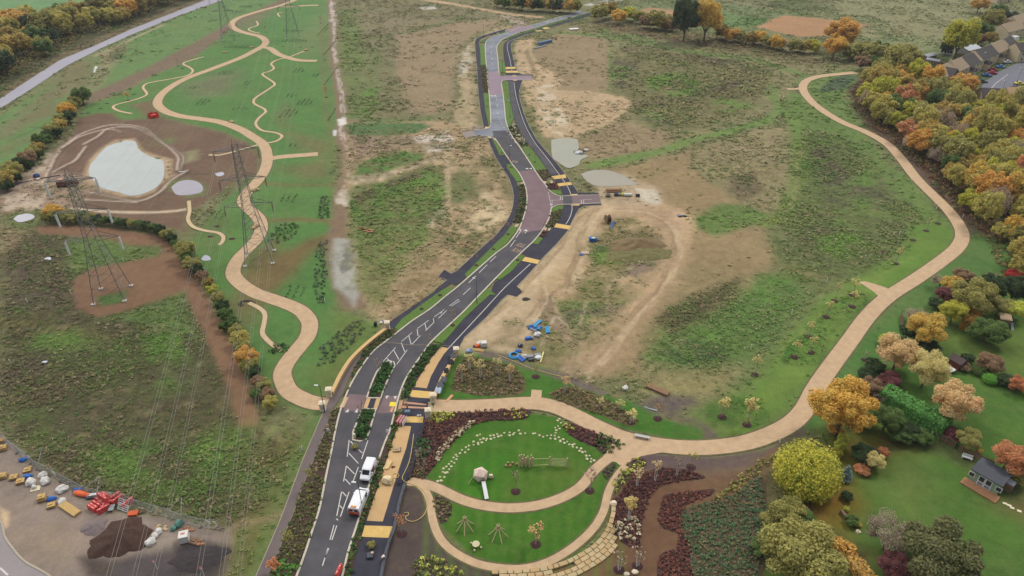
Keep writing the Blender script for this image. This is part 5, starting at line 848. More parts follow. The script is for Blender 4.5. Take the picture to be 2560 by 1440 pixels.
def clipped_hedge(a, b_, w, h, pal, label, z0=0):
    """trimmed hedge between two ground pixels, leaf clumps over a box"""
    A, B = G(*a, h), G(*b_, h); A.z = B.z = 0; d = B - A; L = d.length; n = int((L * w + 2 * L * h + 2 * w * h) * 22); f = RNG.random(n) * (L * w + 2 * (L + w) * h); u = RNG.uniform(-.5, .5, (n, 2)); c = np.zeros((n, 3)); nr = np.zeros((n, 3))
    top = f < L * w; c[top] = np.stack([u[top, 0] * L, u[top, 1] * w, np.full(top.sum(), h)], 1); nr[top] = (0, 0, 1)
    s = ~top; side = RNG.random(n); e = s & (side < w / (L + w)); l = s & ~e
    c[l] = np.stack([u[l, 0] * L, np.sign(RNG.uniform(-1, 1, l.sum())) * w / 2, (u[l, 1] + .5) * h], 1); nr[l, 1] = np.sign(c[l, 1]); c[e] = np.stack([np.sign(RNG.uniform(-1, 1, e.sum())) * L / 2, u[e, 0] * w, (u[e, 1] + .5) * h], 1); nr[e, 0] = np.sign(c[e, 0])
    c += RNG.normal(size=(n, 3)) * .09; nr += RNG.normal(size=(n, 3)) * .45; nr /= np.linalg.norm(nr, axis=1, keepdims=True); v = quads(c, nr, RNG.uniform(.22, .5, n)); v[:, 2] = np.maximum(v[:, 2], 0.01)
    M = (A + B) / 2; o = linkmesh('clipped_hedge', rawmesh('clipped_hedge', v, leafmat('leaves_' + pal, PAL[pal])), None, (M.x, M.y, 0), math.atan2(d.y, d.x)); tag(o, label, 'hedge'); return o
clipped_hedge((2212, 968), (2372, 1056), 3.4, 3.3, 'hedge', 'long clipped green hedge across the gardens')
clipped_hedge((2058, 1338), (2138, 1374), 1.8, 1.6, 'amber', 'upper length of clipped copper hedge by the conifer'); clipped_hedge((2128, 1386), (2190, 1460), 1.9, 1.6, 'amber', 'lower length of clipped copper hedge at the bottom edge'); clipped_hedge((2425, 800), (2452, 755), 2.4, 3.0, 'amber', 'short orange hedge between the upper gardens')
# young trees on the new grass and verges
MULCH = mat('bark_mulch', (66, 40, 40), var=.2, scale=5)
YT = {}
def young_kind(pal, var, n, stems, mulch=True):
    k = (pal, var, n, stems)
    if k not in YT:
        cm, cs = crown('crown', pal, n, .17, 6, 'round', .9, flat=1.15); mb = MB(); m = BIRCH if stems > 1 else mat('sapling_bark', (176, 160, 146), var=.1)
        for s in range(stems):
            a = s * 2.1; b0 = Vector((math.cos(a) * .12, math.sin(a) * .12, -1.55)) if stems > 1 else Vector((0, 0, -1.55)); mb.tube(b0, b0 * .2 + Vector((math.cos(a) * .2, math.sin(a) * .2, 1.1)) * (1 if stems > 1 else .9), .075, .035, m, 5)
        for c in cs[1:]:
            e = Vector(c); mb.tube((0, 0, e.z * .4 - .3), e, .022, .008, TWIG, 3, False)
            for j in range(5):
                d = Vector(RNG.normal(size=3)).normalized(); d.z = abs(d.z); mb.tube(e * .7, e + d * .4, .012, .005, TWIG, 3, False)
        YT[k] = (cm, mb.mesh('trunk'))
    return YT[k]
MR = MB(); MR.lathe((0, 0, 0), [(0.0, .12), (.5, .1), (.8, .02)], MULCH, 12, jit=.1); MRM = MR.mesh('mulch_ring')
STK = MB()
for s in (-1, 1): STK.tube((s * .45, 0, 0), (s * .45, 0, 1.1), .05, .05, mat('stake_wood', (190, 160, 120)), 5)
STK.box((0, 0, .95), (.95, .04, .1), mat('stake_wood', (190, 160, 120))); STM = STK.mesh('stake')
YL = {'bare': 'leafless', 'straw': 'straw coloured', 'amber': 'amber leaved', 'russet': 'orange leaved', 'olive': 'dull green', 'golden': 'golden', 'salmon': 'pale orange', 'yelgreen': 'yellow green'}
def young(px, py, h, pal, n, label, stems=1, group=None, stake=False, wide=.5):
    g = G(px, py); e = empty('young_tree', g, random.uniform(-.4, .4), label, 'young tree', group); cm, tm = young_kind(pal, 0, n, stems); s = h / 4.0
    for nm, me in (('crown', cm), ('trunk', tm)):
        o = linkmesh(nm, me, e); o.scale = (s * wide * 2, s * wide * 2, s); o.location = (0, 0, 1.55 * s)
    linkmesh('mulch_ring', MRM, e)
    if stake: linkmesh('stake', STM, e)
    return e
for px, py, h, pal, n, st, w, lb in (
    (1289, 1229, 5, 'bare', 40, 1, .3, 'leafless sapling in a dark ring on the play lawn'), (1474, 1227, 5, 'bare', 60, 1, .45, 'leafless sapling beside the inner play path'), (1339, 1361, 4.6, 'salmon', 130, 1, .55, 'orange leaved sapling on the lower play lawn'), (1636, 1204, 5, 'salmon', 130, 2, .4, 'white stemmed birch in red planting, left of two'), (1691, 1190, 4.6, 'bare', 90, 3, .4, 'white stemmed leafless birch clump in red planting'), (1727, 1168, 3.6, 'yelgreen', 70, 1, .45, 'staked yellow green sapling on dark soil'), (1592, 1216, 4.4, 'salmon', 120, 3, .5, 'many stemmed birch beside the lime planting'), (1571, 1302, 5.4, 'straw', 420, 3, .38, 'dense straw coloured birch among pale grasses'), (1547, 1425, 3.6, 'bare', 30, 3, .7, 'leafless vase shaped shrub on bare soil, left of two'), (1593, 1415, 3.8, 'bare', 30, 3, .7, 'leafless vase shaped shrub on bare soil, right of two'),
    (1339, 942, 3.0, 'olive', 110, 1, .35, 'small green sapling at the lawn edge by the soil strip'), (1412, 980, 4, 'salmon', 170, 2, .5, 'pale orange birch at the end of the long bed'), (1499, 1020, 2.6, 'straw', 130, 2, .6, 'low straw coloured shrub in the long bed'), (1549, 1027, 2.6, 'straw', 150, 2, .7, 'rounded straw coloured shrub in the long bed'), (1577, 1056, 3.0, 'straw', 220, 3, .75, 'rounded straw shrub at the tip of the long bed'), (1644, 1047, 3.8, 'amber', 90, 1, .3, 'slim amber sapling by the path seat'), (1805, 1042, 4.6, 'straw', 360, 1, .45, 'leaning straw coloured sapling in the rough grass oval, left of two'), (1867, 1062, 6.4, 'straw', 420, 1, .4, 'tall leaning straw coloured sapling in the rough grass oval'), (1887, 937, 5.2, 'straw', 150, 1, .35, 'tall yellow topped sapling on the mown meadow'),
    (1174, 925, 4.2, 'straw', 160, 3, .5, 'birch clump in the triangular bed, farthest back'), (1155, 952, 4.2, 'salmon', 130, 3, .45, 'birch clump in the triangular bed, leftmost'), (1201, 945, 4.6, 'straw', 180, 3, .5, 'birch clump in the middle of the triangular bed'), (1244, 935, 4.2, 'straw', 130, 3, .45, 'birch clump in the triangular bed, right of the middle one'), (1275, 955, 4.2, 'salmon', 150, 3, .5, 'birch clump at the right end of the triangular bed'),
    (951, 947, 5.4, 'bare', 70, 1, .28, 'leafless tree in the upper traffic island'), (907, 1057, 5.4, 'bare', 70, 1, .28, 'leafless tree in the lower traffic island'), (1132, 814, 4.6, 'bare', 60, 1, .35, 'leafless sapling on the right verge beside the hatching'), (1074, 873, 4.2, 'bare', 60, 1, .28, 'leafless sapling at the top of the right planting strip'), (1054, 773, 4.4, 'russet', 60, 1, .3, 'thin russet sapling on the left verge'), (1004, 1335, 4.6, 'russet', 120, 1, .4, 'thin reddish sapling below the yellow paving'), (1046, 1167, 4.4, 'bare', 60, 1, .35, 'leafless sapling in the dark bed beside the play lawn'), (1075, 1085, 5, 'bare', 40, 1, .25, 'tall leafless sapling at the corner of the red bed'), (782, 1217, 4.4, 'olive', 130, 1, .4, 'olive sapling in the left planting strip, upper one'), (727, 1377, 4.6, 'olive', 150, 1, .4, 'olive sapling in the left planting strip, lower one'), (688, 1432, 2.6, 'russet', 420, 2, .75, 'bright orange shrub at the bottom of the left footway'),
    (2315, 577, 4.4, 'straw', 60, 1, .3, 'thin straw sapling on the meadow, nearest the path bend'), (2345, 559, 1.4, 'bare', 20, 1, .3, 'tiny sapling in its mulch ring near the path bend'), (2282, 600, 2.2, 'bare', 30, 1, .3, 'short bare sapling in the line across the meadow'), (2212, 631, 2.6, 'bare', 30, 1, .3, 'bare sapling at the left end of the meadow line'), (2239, 659, 4.8, 'straw', 130, 1, .35, 'straw topped sapling on the meadow above the path spur'), (2086, 752, 5.2, 'straw', 90, 1, .3, 'tall thin sapling at the head of the rough grass oval'), (2130, 737, 4.6, 'straw', 180, 1, .45, 'yellow topped sapling beside the path spur, upper'), (2130, 766, 4.4, 'straw', 150, 1, .45, 'yellow topped sapling beside the path spur, lower'), (2065, 792, 4.4, 'straw', 120, 1, .4, 'straw topped sapling in the upper part of the long oval'), (2021, 842, 4.2, 'straw', 150, 1, .4, 'straw topped sapling in the middle of the long oval'), (2026, 880, 4.2, 'straw', 120, 1, .4, 'straw topped sapling, right one at the foot of the long oval'), (1986, 892, 4.4, 'straw', 150, 1, .4, 'straw topped sapling, left one at the foot of the long oval'), (2162, 900, 2.4, 'bare', 70, 1, .5, 'pale grey sapling on the grass right of the path'),
    (321, 250, 3.2, 'amber', 260, 1, .75, 'small amber tree on the park trail loop'), (445, 165, 3.4, 'bare', 30, 2, .4, 'leafless sapling by the upper trail bend, left of two'), (456, 171, 3.4, 'bare', 30, 2, .4, 'leafless sapling by the upper trail bend, right of two'), (802, 58, 4.2, 'russet', 130, 1, .3, 'slender russet tree at the far end of the park edge row'), (816, 243, 4.4, 'russet', 150, 1, .3, 'slender russet tree midway along the park edge row'), (812, 150, 3.6, 'russet', 70, 1, .25, 'faint russet tree in the upper half of the park edge row'), (664, 80, 3.4, 'russet', 90, 1, .5, 'small reddish tree beside the far trail loop')):
    young(px, py, h * 1.15, pal, n, lb, st, None, lb.startswith('staked') or px in (1805, 1867), w)
YG = 'saplings along the street verges'
for px, py in ((1218, 267), (1264, 226), (1268, 254), (1302, 352), (1323, 388), (1337, 406), (1361, 451), (1383, 470), (1254, 383), (1278, 419), (1294, 651), (1270, 586), (1234, 624), (1191, 664), (1100, 739), (1359, 582)):
    young(px, py, 4.4, random.choice(['russet', 'bare']), 36, 'thin leafless sapling planted in the narrow verge of the new street', 1, YG, False, .3)
YG = 'fresh planting holes on the park grass'
for px, py in ((527, 591), (580, 597), (542, 566), (335, 236), (268, 259), (205, 284), (220, 283), (252, 271), (708, 116), (750, 118), (780, 118)):
    o = linkmesh('planting_hole', MRM, None, G(px, py)); o.scale = (1.1, .8, .8); tag(o, 'dark mulched planting hole in the park grass', 'planting hole', YG)
# ---------------------------------------------------------------- ground cover planting: one mass per bed
def covermat():
    if 'cover_leaves' in MATS: return MATS['cover_leaves']
    m = bpy.data.materials.new('cover_leaves'); m.use_nodes = True; t = m.node_tree; b = t.nodes['Principled BSDF']; a = t.nodes.new('ShaderNodeAttribute'); a.attribute_name = 'tint'
    h = t.nodes.new('ShaderNodeVectorMath'); h.operation = 'SCALE'; h.inputs['Scale'].default_value = ALB; t.links.new(a.outputs['Color'], h.inputs[0]); t.links.new(h.outputs[0], b.inputs['Base Color']); b.inputs['Roughness'].default_value = .85; b.inputs['Specular IOR Level'].default_value = .15
    MATS['cover_leaves'] = m; return m
def clumps(name, P, r, hh, cols, k, leaf, label=None):
    """P list of (x,y); every plant a tuft of k leaves"""
    n = len(P)
    if not n: return
    P = np.array(P); c = np.repeat(np.concatenate([P, np.zeros((n, 1))], 1), k, 0); d = RNG.normal(size=(n * k, 3)); d[:, 2] = np.abs(d[:, 2]); d /= np.linalg.norm(d, axis=1, keepdims=True)
    sz = np.repeat(RNG.uniform(.7, 1.25, n), k)[:, None]; c = c + d * np.array([r, r, hh]) * sz * RNG.uniform(.7, 1, (n * k, 1)); c[:, 2] += .06; nr = d + RNG.normal(size=d.shape) * .5; nr /= np.linalg.norm(nr, axis=1, keepdims=True)
    ci = np.array([lin(q) for q in cols])[RNG.integers(0, len(cols), n)]; t = np.minimum(.8, np.repeat(ci, k, 0) * 1.5 * RNG.uniform(.7, 1.3, (n * k, 1))); nr[:, 2] += .6; nr /= np.linalg.norm(nr, axis=1, keepdims=True); v = quads(c, nr, leaf * RNG.uniform(.6, 1.3, n * k), 1.6); v[:, 2] = np.maximum(v[:, 2], .05)
    o = linkmesh(name, rawmesh(name, v, covermat(), 4, np.repeat(t, 4, 0))); return tag(o, label, 'ground cover', kind='stuff')
def bed(pts, sp, r, hh, cols, k=12, leaf=.3, name='bed_planting', soil=None, label=None):
    if soil: sheet('planting_soil', pts, .022 + .0003 * len(MATS) % .004, mat('soil_%d_%d_%d' % soil, soil, var=.2, scale=2), k=3)
    clumps(name, fill(pts, sp), r, hh, cols, k, leaf, label)
DG = [(36, 66, 28), (48, 82, 34), (40, 72, 32), (60, 92, 44)]; OL = [(84, 92, 46), (100, 104, 58), (74, 84, 44), (92, 84, 56)]; RB = [(84, 54, 50), (98, 62, 56), (72, 48, 46), (110, 74, 62)]; LM = [(150, 152, 66), (168, 168, 84), (128, 134, 60)]; SV = [(176, 164, 132), (190, 178, 148), (156, 142, 108)]; BO = [(104, 96, 62), (118, 104, 74), (94, 92, 54), (126, 108, 84), (84, 94, 48)]; TL = [(52, 82, 56), (60, 88, 62), (78, 86, 58), (92, 82, 60), (68, 84, 52)]; GG = [(72, 86, 62), (84, 92, 72), (92, 88, 76), (66, 78, 54)]
S1, S2 = (80, 60, 48), (70, 52, 46)
for q in ISL: bed([(x * .86 + sum(a[0] for a in q) / len(q) * .14, y * .9 + sum(a[1] for a in q) / len(q) * .1) for x, y in q], .75, .5, .75, DG, 16, .34, 'island_shrubs', label='dense dark green shrubs filling a traffic island')
bed(BL, .7, .3, .4, OL + DG, 12, .24, label='low green planting between left footway and kerb'); bed(BR, .75, .42, .6, DG, 14, .3, label='dark green planting strip right of the street above the crossing')
bed([q for q in BR2 if q[1] < 1170] + [(928, 1200), (952, 1200)][::1], .66, .38, .5, DG + OL, 14, .28, label='green planting strip right of the street below the crossing')
bed([(950, 1175), (958, 1175), (942, 1227), (922, 1280), (905, 1330), (892, 1380), (866, 1490), (842, 1490), (858, 1440), (874, 1375), (897, 1305), (914, 1250), (930, 1200)], .66, .34, .45, OL + DG, 13, .26, label='dotted olive plants in the strip beside the vans')
bed([(828, 1030), (848, 1024), (838, 1075), (828, 1122), (815, 1180), (772, 1180), (812, 1080)], .7, .3, .4, OL + BO, 12, .24, label='brownish plants in the upper left planting strip')
bed([(772, 1180), (813, 1192), (798, 1267), (778, 1330), (757, 1400), (690, 1400), (707, 1350), (735, 1280), (757, 1217)], .8, .34, .42, OL, 13, .25, label='rows of dotted olive plants in the left planting strip'); bed([(690, 1400), (757, 1400), (722, 1490), (668, 1490)], .8, .4, .5, [(70, 110, 44), (84, 124, 54), (60, 96, 40)], 13, .28, label='bright green plants at the bottom of the left strip')
bed([(1072, 1035), (1140, 1030), (1312, 1022), (1322, 1040), (1300, 1050), (1200, 1055), (1165, 1076), (1122, 1118), (1098, 1150), (1060, 1196), (1022, 1192), (1030, 1150), (1042, 1108), (1056, 1066)], .62, .3, .34, RB + [(96, 66, 56)], 11, .25, soil=S2, label='dark red planting curving round the play lawn')
bed([(1078, 1034), (1130, 1030), (1140, 1042), (1100, 1056), (1072, 1052)], .6, .34, .5, LM, 12, .28, label='lime plants by the pier of the dark red bed'); bed([(1255, 1026), (1312, 1022), (1322, 1042), (1270, 1052)], .7, .3, .4, LM + RB, 12, .26, label='yellowish plants at the tip of the dark red bed'); bed([(1042, 1100), (1072, 1098), (1080, 1130), (1060, 1150), (1034, 1140)], .6, .4, .6, DG + GG, 13, .3, label='dark green plants in the curving bed'); bed([(1128, 1110), (1165, 1074), (1200, 1054), (1182, 1052), (1140, 1080), (1100, 1122), (1086, 1150), (1094, 1152)], .6, .32, .45, SV, 12, .26, label='pale silver plants edging the play lawn'); bed([(1030, 1150), (1075, 1140), (1062, 1192), (1024, 1190)], .62, .32, .45, BO + GG, 12, .26, label='brown and green plants at the foot of the curving bed')
bed([(1406, 1065), (1420, 1058), (1450, 1066), (1500, 1085), (1490, 1118), (1430, 1092)], .6, .28, .32, RB, 11, .24, soil=S2, label='red planting in the wedge bed'); bed([(1495, 1083), (1545, 1100), (1562, 1112), (1555, 1122), (1515, 1136), (1484, 1114)], .72, .32, .42, DG + OL, 12, .26, soil=S2, label='green plants at the point of the wedge bed'); bed([(1404, 1066), (1424, 1060), (1440, 1074), (1420, 1080)], .6, .3, .4, LM, 12, .26, label='lime plants at the blunt end of the wedge bed')
bed([(1506, 1178), (1515, 1165), (1530, 1157), (1540, 1165), (1526, 1190), (1518, 1198), (1508, 1190)], .7, .26, .32, GG + OL, 11, .22, soil=S2, label='sparse plants in the small teardrop bed'); bed([(1082, 1240), (1095, 1238), (1125, 1255), (1130, 1275), (1115, 1305), (1095, 1305), (1088, 1270)], .68, .28, .35, OL + BO, 11, .24, soil=S2, label='sparse plants in the bed beside the lower lawn')
bed([(1600, 1143), (1615, 1150), (1610, 1170), (1580, 1185), (1545, 1230), (1530, 1240), (1533, 1210), (1550, 1180), (1575, 1155)], .8, .36, .5, LM + OL, 13, .26, soil=S1, label='lime dotted plants right of the path fork')
bed([(1610, 1180), (1660, 1170), (1720, 1175), (1765, 1195), (1700, 1203), (1650, 1215), (1625, 1240), (1610, 1290), (1600, 1340), (1598, 1372), (1560, 1360), (1535, 1330), (1532, 1300), (1530, 1250), (1550, 1235), (1580, 1190)], .55, .28, .3, RB, 11, .24, soil=S2, label='dark red ground cover under the white birches'); bed([(1545, 1298), (1575, 1290), (1602, 1300), (1600, 1335), (1570, 1362), (1540, 1345), (1530, 1325)], .95, .36, .5, SV, 14, .26, label='pale grass tufts among the red ground cover')
bed([(1660, 1237), (1780, 1222), (1775, 1240), (1722, 1258), (1702, 1290), (1706, 1330), (1730, 1372), (1722, 1400), (1732, 1460), (1650, 1460), (1645, 1400), (1660, 1380), (1690, 1370), (1700, 1350), (1690, 1330), (1655, 1320), (1645, 1290), (1655, 1255)], .55, .26, .28, [(98, 62, 52), (114, 70, 58), (86, 54, 48)], 11, .24, soil=S2, label='rusty red ground cover on the slope')
bed([(1782, 1246), (1830, 1205), (1900, 1150), (1952, 1128), (1905, 1180), (1830, 1242), (1800, 1255)], .8, .36, .5, [(118, 114, 62), (132, 124, 72), (104, 104, 54)], 12, .3, label='ochre ground cover band on the slope'); bed([(1705, 1275), (1780, 1252), (1830, 1242), (1902, 1185), (1915, 1290), (1895, 1460), (1740, 1460), (1722, 1360), (1702, 1310)], .66, .3, .4, [(62, 92, 60), (74, 100, 68), (90, 98, 66), (100, 92, 66), (78, 96, 58)], 10, .24, soil=(92, 78, 58), label='blue green ground cover on the slope')
bed([(1128, 975), (1140, 922), (1165, 890), (1200, 896), (1282, 916), (1312, 950), (1302, 986), (1200, 989)], .72, .34, .4, BO, 11, .26, soil=(104, 90, 62), label='mixed brown and green planting in the triangular bed'); bed([(1375, 985), (1410, 966), (1450, 970), (1520, 1000), (1570, 1030), (1594, 1050), (1572, 1066), (1480, 1030), (1400, 1006)], .72, .34, .4, BO, 11, .26, soil=(104, 90, 62), label='mixed brown and green planting in the long bed'); bed([(1030, 1402), (1060, 1390), (1120, 1400), (1150, 1425), (1165, 1460), (1040, 1460)], .72, .38, .45, OL + LM, 12, .28, label='olive planting at the bottom of the play area')
bed([(790, 912), (800, 870), (840, 830), (870, 805), (905, 805), (912, 820), (895, 850), (860, 880), (830, 908), (800, 916)], 1.15, .34, .55, GG, 11, .3, label='grey green whips planted beside the tan wall'); bed([(664, 604), (690, 566), (715, 556), (750, 560), (746, 580), (720, 605), (680, 614)], 1.25, .36, .55, GG + DG, 11, .32, label='oval of dark whips right of the farther pylon')
bed([(800, 492), (825, 490), (822, 546), (797, 547)], 1.2, .4, .6, DG + GG, 10, .34, label='upper strip of dark whips along the park edge'); bed([(792, 606), (820, 602), (818, 680), (812, 762), (780, 762), (788, 680)], 1.2, .36, .55, GG, 11, .3, label='long lower strip of dark whips along the park edge')
for nm, els, cols in (('whip_planting', ((720, 497, 28, 12), (735, 730, 32, 18), (720, 284, 24, 11), (535, 540, 24, 14), (728, 364, 14, 5)), GG), ('whip_planting', ((745, 177, 16, 7), (787, 189, 13, 6), (726, 240, 17, 6), (760, 256, 24, 8), (508, 256, 20, 8), (600, 272, 26, 5), (618, 208, 14, 6), (484, 219, 16, 5), (565, 183, 22, 6), (822, 120, 6, 20), (826, 190, 8, 22), (828, 285, 8, 18), (808, 75, 8, 14)), [(66, 96, 66), (74, 104, 76), (84, 98, 74)]), ('whip_planting', ((735, 103, 36, 4), (732, 78, 30, 3), (595, 118, 40, 4), (530, 52, 12, 4), (595, 30, 18, 3), (612, 17, 18, 3), (585, 90, 18, 3), (560, 18, 10, 3)), [(54, 84, 66), (62, 92, 72), (70, 90, 70)])):
    Q = []
    for cx, cy, a, b_ in els:
        A = G(cx, cy); rx = G(cx + a, cy).x - A.x; ry = abs(G(cx, cy - b_).y - A.y); y = -ry
        while y < ry:
            x = -rx
            while x < rx:
                if (x / rx) ** 2 + (y / ry) ** 2 < 1: Q.append((A.x + x + random.uniform(-.15, .15), A.y + y + random.uniform(-.4, .4)))
                x += 1.7
            y += 1.1
    clumps(nm, Q, .3, .42, cols, 7, .26, 'rows of dark whips planted in ovals on the park grass')
for k_, cols in (('a', RB), ('b', OL), ('c', RB), ('d', DG + OL), ('e', OL), ('f', SV + DG), ('g', [(88, 74, 50), (96, 96, 56)])): bed(BEDS[k_], 1.0, .45, .5, cols, 10, .36, 'verge_planting', label='low planting in a bed between kerb and cycleway')
for pts, cols in (([(672, 880), (690, 862), (712, 858), (724, 870), (715, 882), (690, 886)], DG), ):
    bed(pts, 1.0, .5, .6, cols, 14, .3, 'trail_shrubs', label='dark shrubs at the end of the pale trail')
clumps('undergrowth', fill([(2135, 262), (2128, 236), (2180, 192), (2330, 222), (2450, 270), (2620, 278), (2660, 735), (2510, 690), (2460, 600), (2395, 520), (2335, 450), (2265, 385), (2185, 318)], 1.7), .8, .9, [(110, 84, 60), (96, 88, 52), (124, 98, 62), (84, 84, 48)], 8, .5, 'brown and olive undergrowth filling the autumn wood')
clumps('undergrowth', fill(BELT, 2.6), 1.3, 1.3, [(96, 88, 50), (84, 84, 46), (116, 98, 56)], 8, .8, 'olive undergrowth under the long belt of trees')
# weeds: real tussocks over the rough ground
rowd = np.repeat(np.gradient(yr), NC) * np.repeat(depth * .8 * 2 / NC, NC); wv = np.clip(PR[:, 0] - .22, 0, 1) * rowd / np.maximum(gy, 60) ** 1.05; wv[(gy > 520) | (np.abs(gx) > gy * .9 + 20)] = 0
wv = wv * np.clip((fbm(gx, gy, 16, 55, 3) - .36) * 5, .12, 1.2); nt_ = 46000; pick = RNG.choice(N, nt_, p=wv / wv.sum()); tx = gx[pick] + RNG.uniform(-.4, .4, nt_); ty = gy[pick] + RNG.uniform(-.4, .4, nt_)
ok = np.ones(nt_, bool)
for P in HARDP:
    x0, x1 = min(q.x for q in P) - .3, max(q.x for q in P) + .3; y0, y1 = min(q.y for q in P) - .3, max(q.y for q in P) + .3
    I = np.nonzero(ok & (tx > x0) & (tx < x1) & (ty > y0) & (ty < y1))[0]
    if I.size: ok[I] = sdist(tx[I], ty[I], P, True) > .3
pick = pick[ok]; tx = tx[ok]; ty = ty[ok]; nt_ = len(pick)
k = 7; base = C[pick] * 1.38; mixv = RNG.random(nt_); T = base.copy(); dk_ = np.array(lin((112, 96, 78))); st_ = np.array(lin((170, 152, 116))); gn_ = np.array(lin((84, 122, 50)))
dn = np.clip((fbm(tx, ty, 11, 77, 4) - .43) * 6, 0, 1) * PR[pick, 2]; gn2 = np.clip((fbm(tx, ty, 13, 99, 4) - .5) * 6, 0, 1)[:, None] * .45; T = T * (1 - gn2) + gn_ * gn2
T = T * (1 - .7 * dn[:, None]) + dk_ * .7 * dn[:, None]; T[mixv < .22] = T[mixv < .22] * .5 + gn_ * .5; T[mixv > .84] = T[mixv > .84] * .55 + st_ * .45
sc = RNG.uniform(.5, 1.3, nt_) * np.clip(ty / 150, .75, 1.9) * .62; c0 = np.stack([tx, ty, np.zeros(nt_)], 1); c = np.repeat(c0, k, 0); d = RNG.normal(size=(nt_ * k, 3)); d[:, 2] = np.abs(d[:, 2]) * .9; d /= np.linalg.norm(d, axis=1, keepdims=True)
c = c + d * np.repeat(sc, k)[:, None] * np.array([.75, .75, .36]); nr = d * .6 + RNG.normal(size=d.shape) * .35; nr[:, 2] += 1.3; nr /= np.linalg.norm(nr, axis=1, keepdims=True)
v = quads(c, nr, np.repeat(sc, k) * RNG.uniform(.3, .7, nt_ * k), 1.9); v[:, 2] = np.maximum(v[:, 2], -.02)
o = linkmesh('rough_grass', rawmesh('rough_grass', v, covermat(), 4, np.repeat(np.repeat(T, k, 0) * RNG.uniform(.7, 1.3, (nt_ * k, 1)), 4, 0))); tag(o, 'tussocks of weeds and rough grass over the fields', 'rough grass', kind='stuff')
# ---------------------------------------------------------------- things
def M_(n, rgb, **k): return mat(n, rgb, **k)
STEEL = M_('weathered_steel', (122, 122, 118), rough=.6, var=.1); GALV = M_('galvanised_steel', (158, 160, 160), rough=.5, var=.08); WHT = M_('white_plastic', (232, 232, 228), rough=.5, var=.04); BLK = M_('black_rubber', (38, 38, 40), var=.1); STONE = M_('cotswold_stone', (212, 190, 150), var=.14, scale=2.2, bump=.2); PALES = M_('pale_ashlar', (236, 222, 192), var=.06, scale=2)
WOOD_N = M_('new_timber', (206, 172, 112), var=.15, scale=3); WOOD_O = M_('old_timber', (136, 110, 88), var=.18, scale=3); LOGM = M_('peeled_log', (206, 186, 148), var=.1, scale=3); BLUE = M_('blue_plastic', (44, 108, 190), rough=.5, var=.12); CYAN = M_('cyan_pipe', (62, 160, 214), rough=.45, var=.08); GLASS = M_('dark_glass', (56, 64, 72), rough=.12, var=.1, spec=.6); REDP = M_('red_plastic', (222, 84, 78), rough=.55, var=.1); ORG = M_('orange_plastic', (238, 110, 62), rough=.6, var=.1); GRY = M_('grey_plastic', (150, 154, 158), rough=.6, var=.1); DKG = M_('dark_grey', (74, 78, 86), rough=.6, var=.1); BAGW = M_('white_bag', (226, 222, 214), rough=.9, var=.08, scale=6, bump=.3)
def one(name, mb, m, label, cat, loc, rz=0, group=None, smooth=False):
    return tag(mb.build(name, m, None, loc, rz, smooth), label, cat, group)
def part(parent, name, mb, m=None, smooth=False): return mb.build(name, m, parent, smooth=smooth)
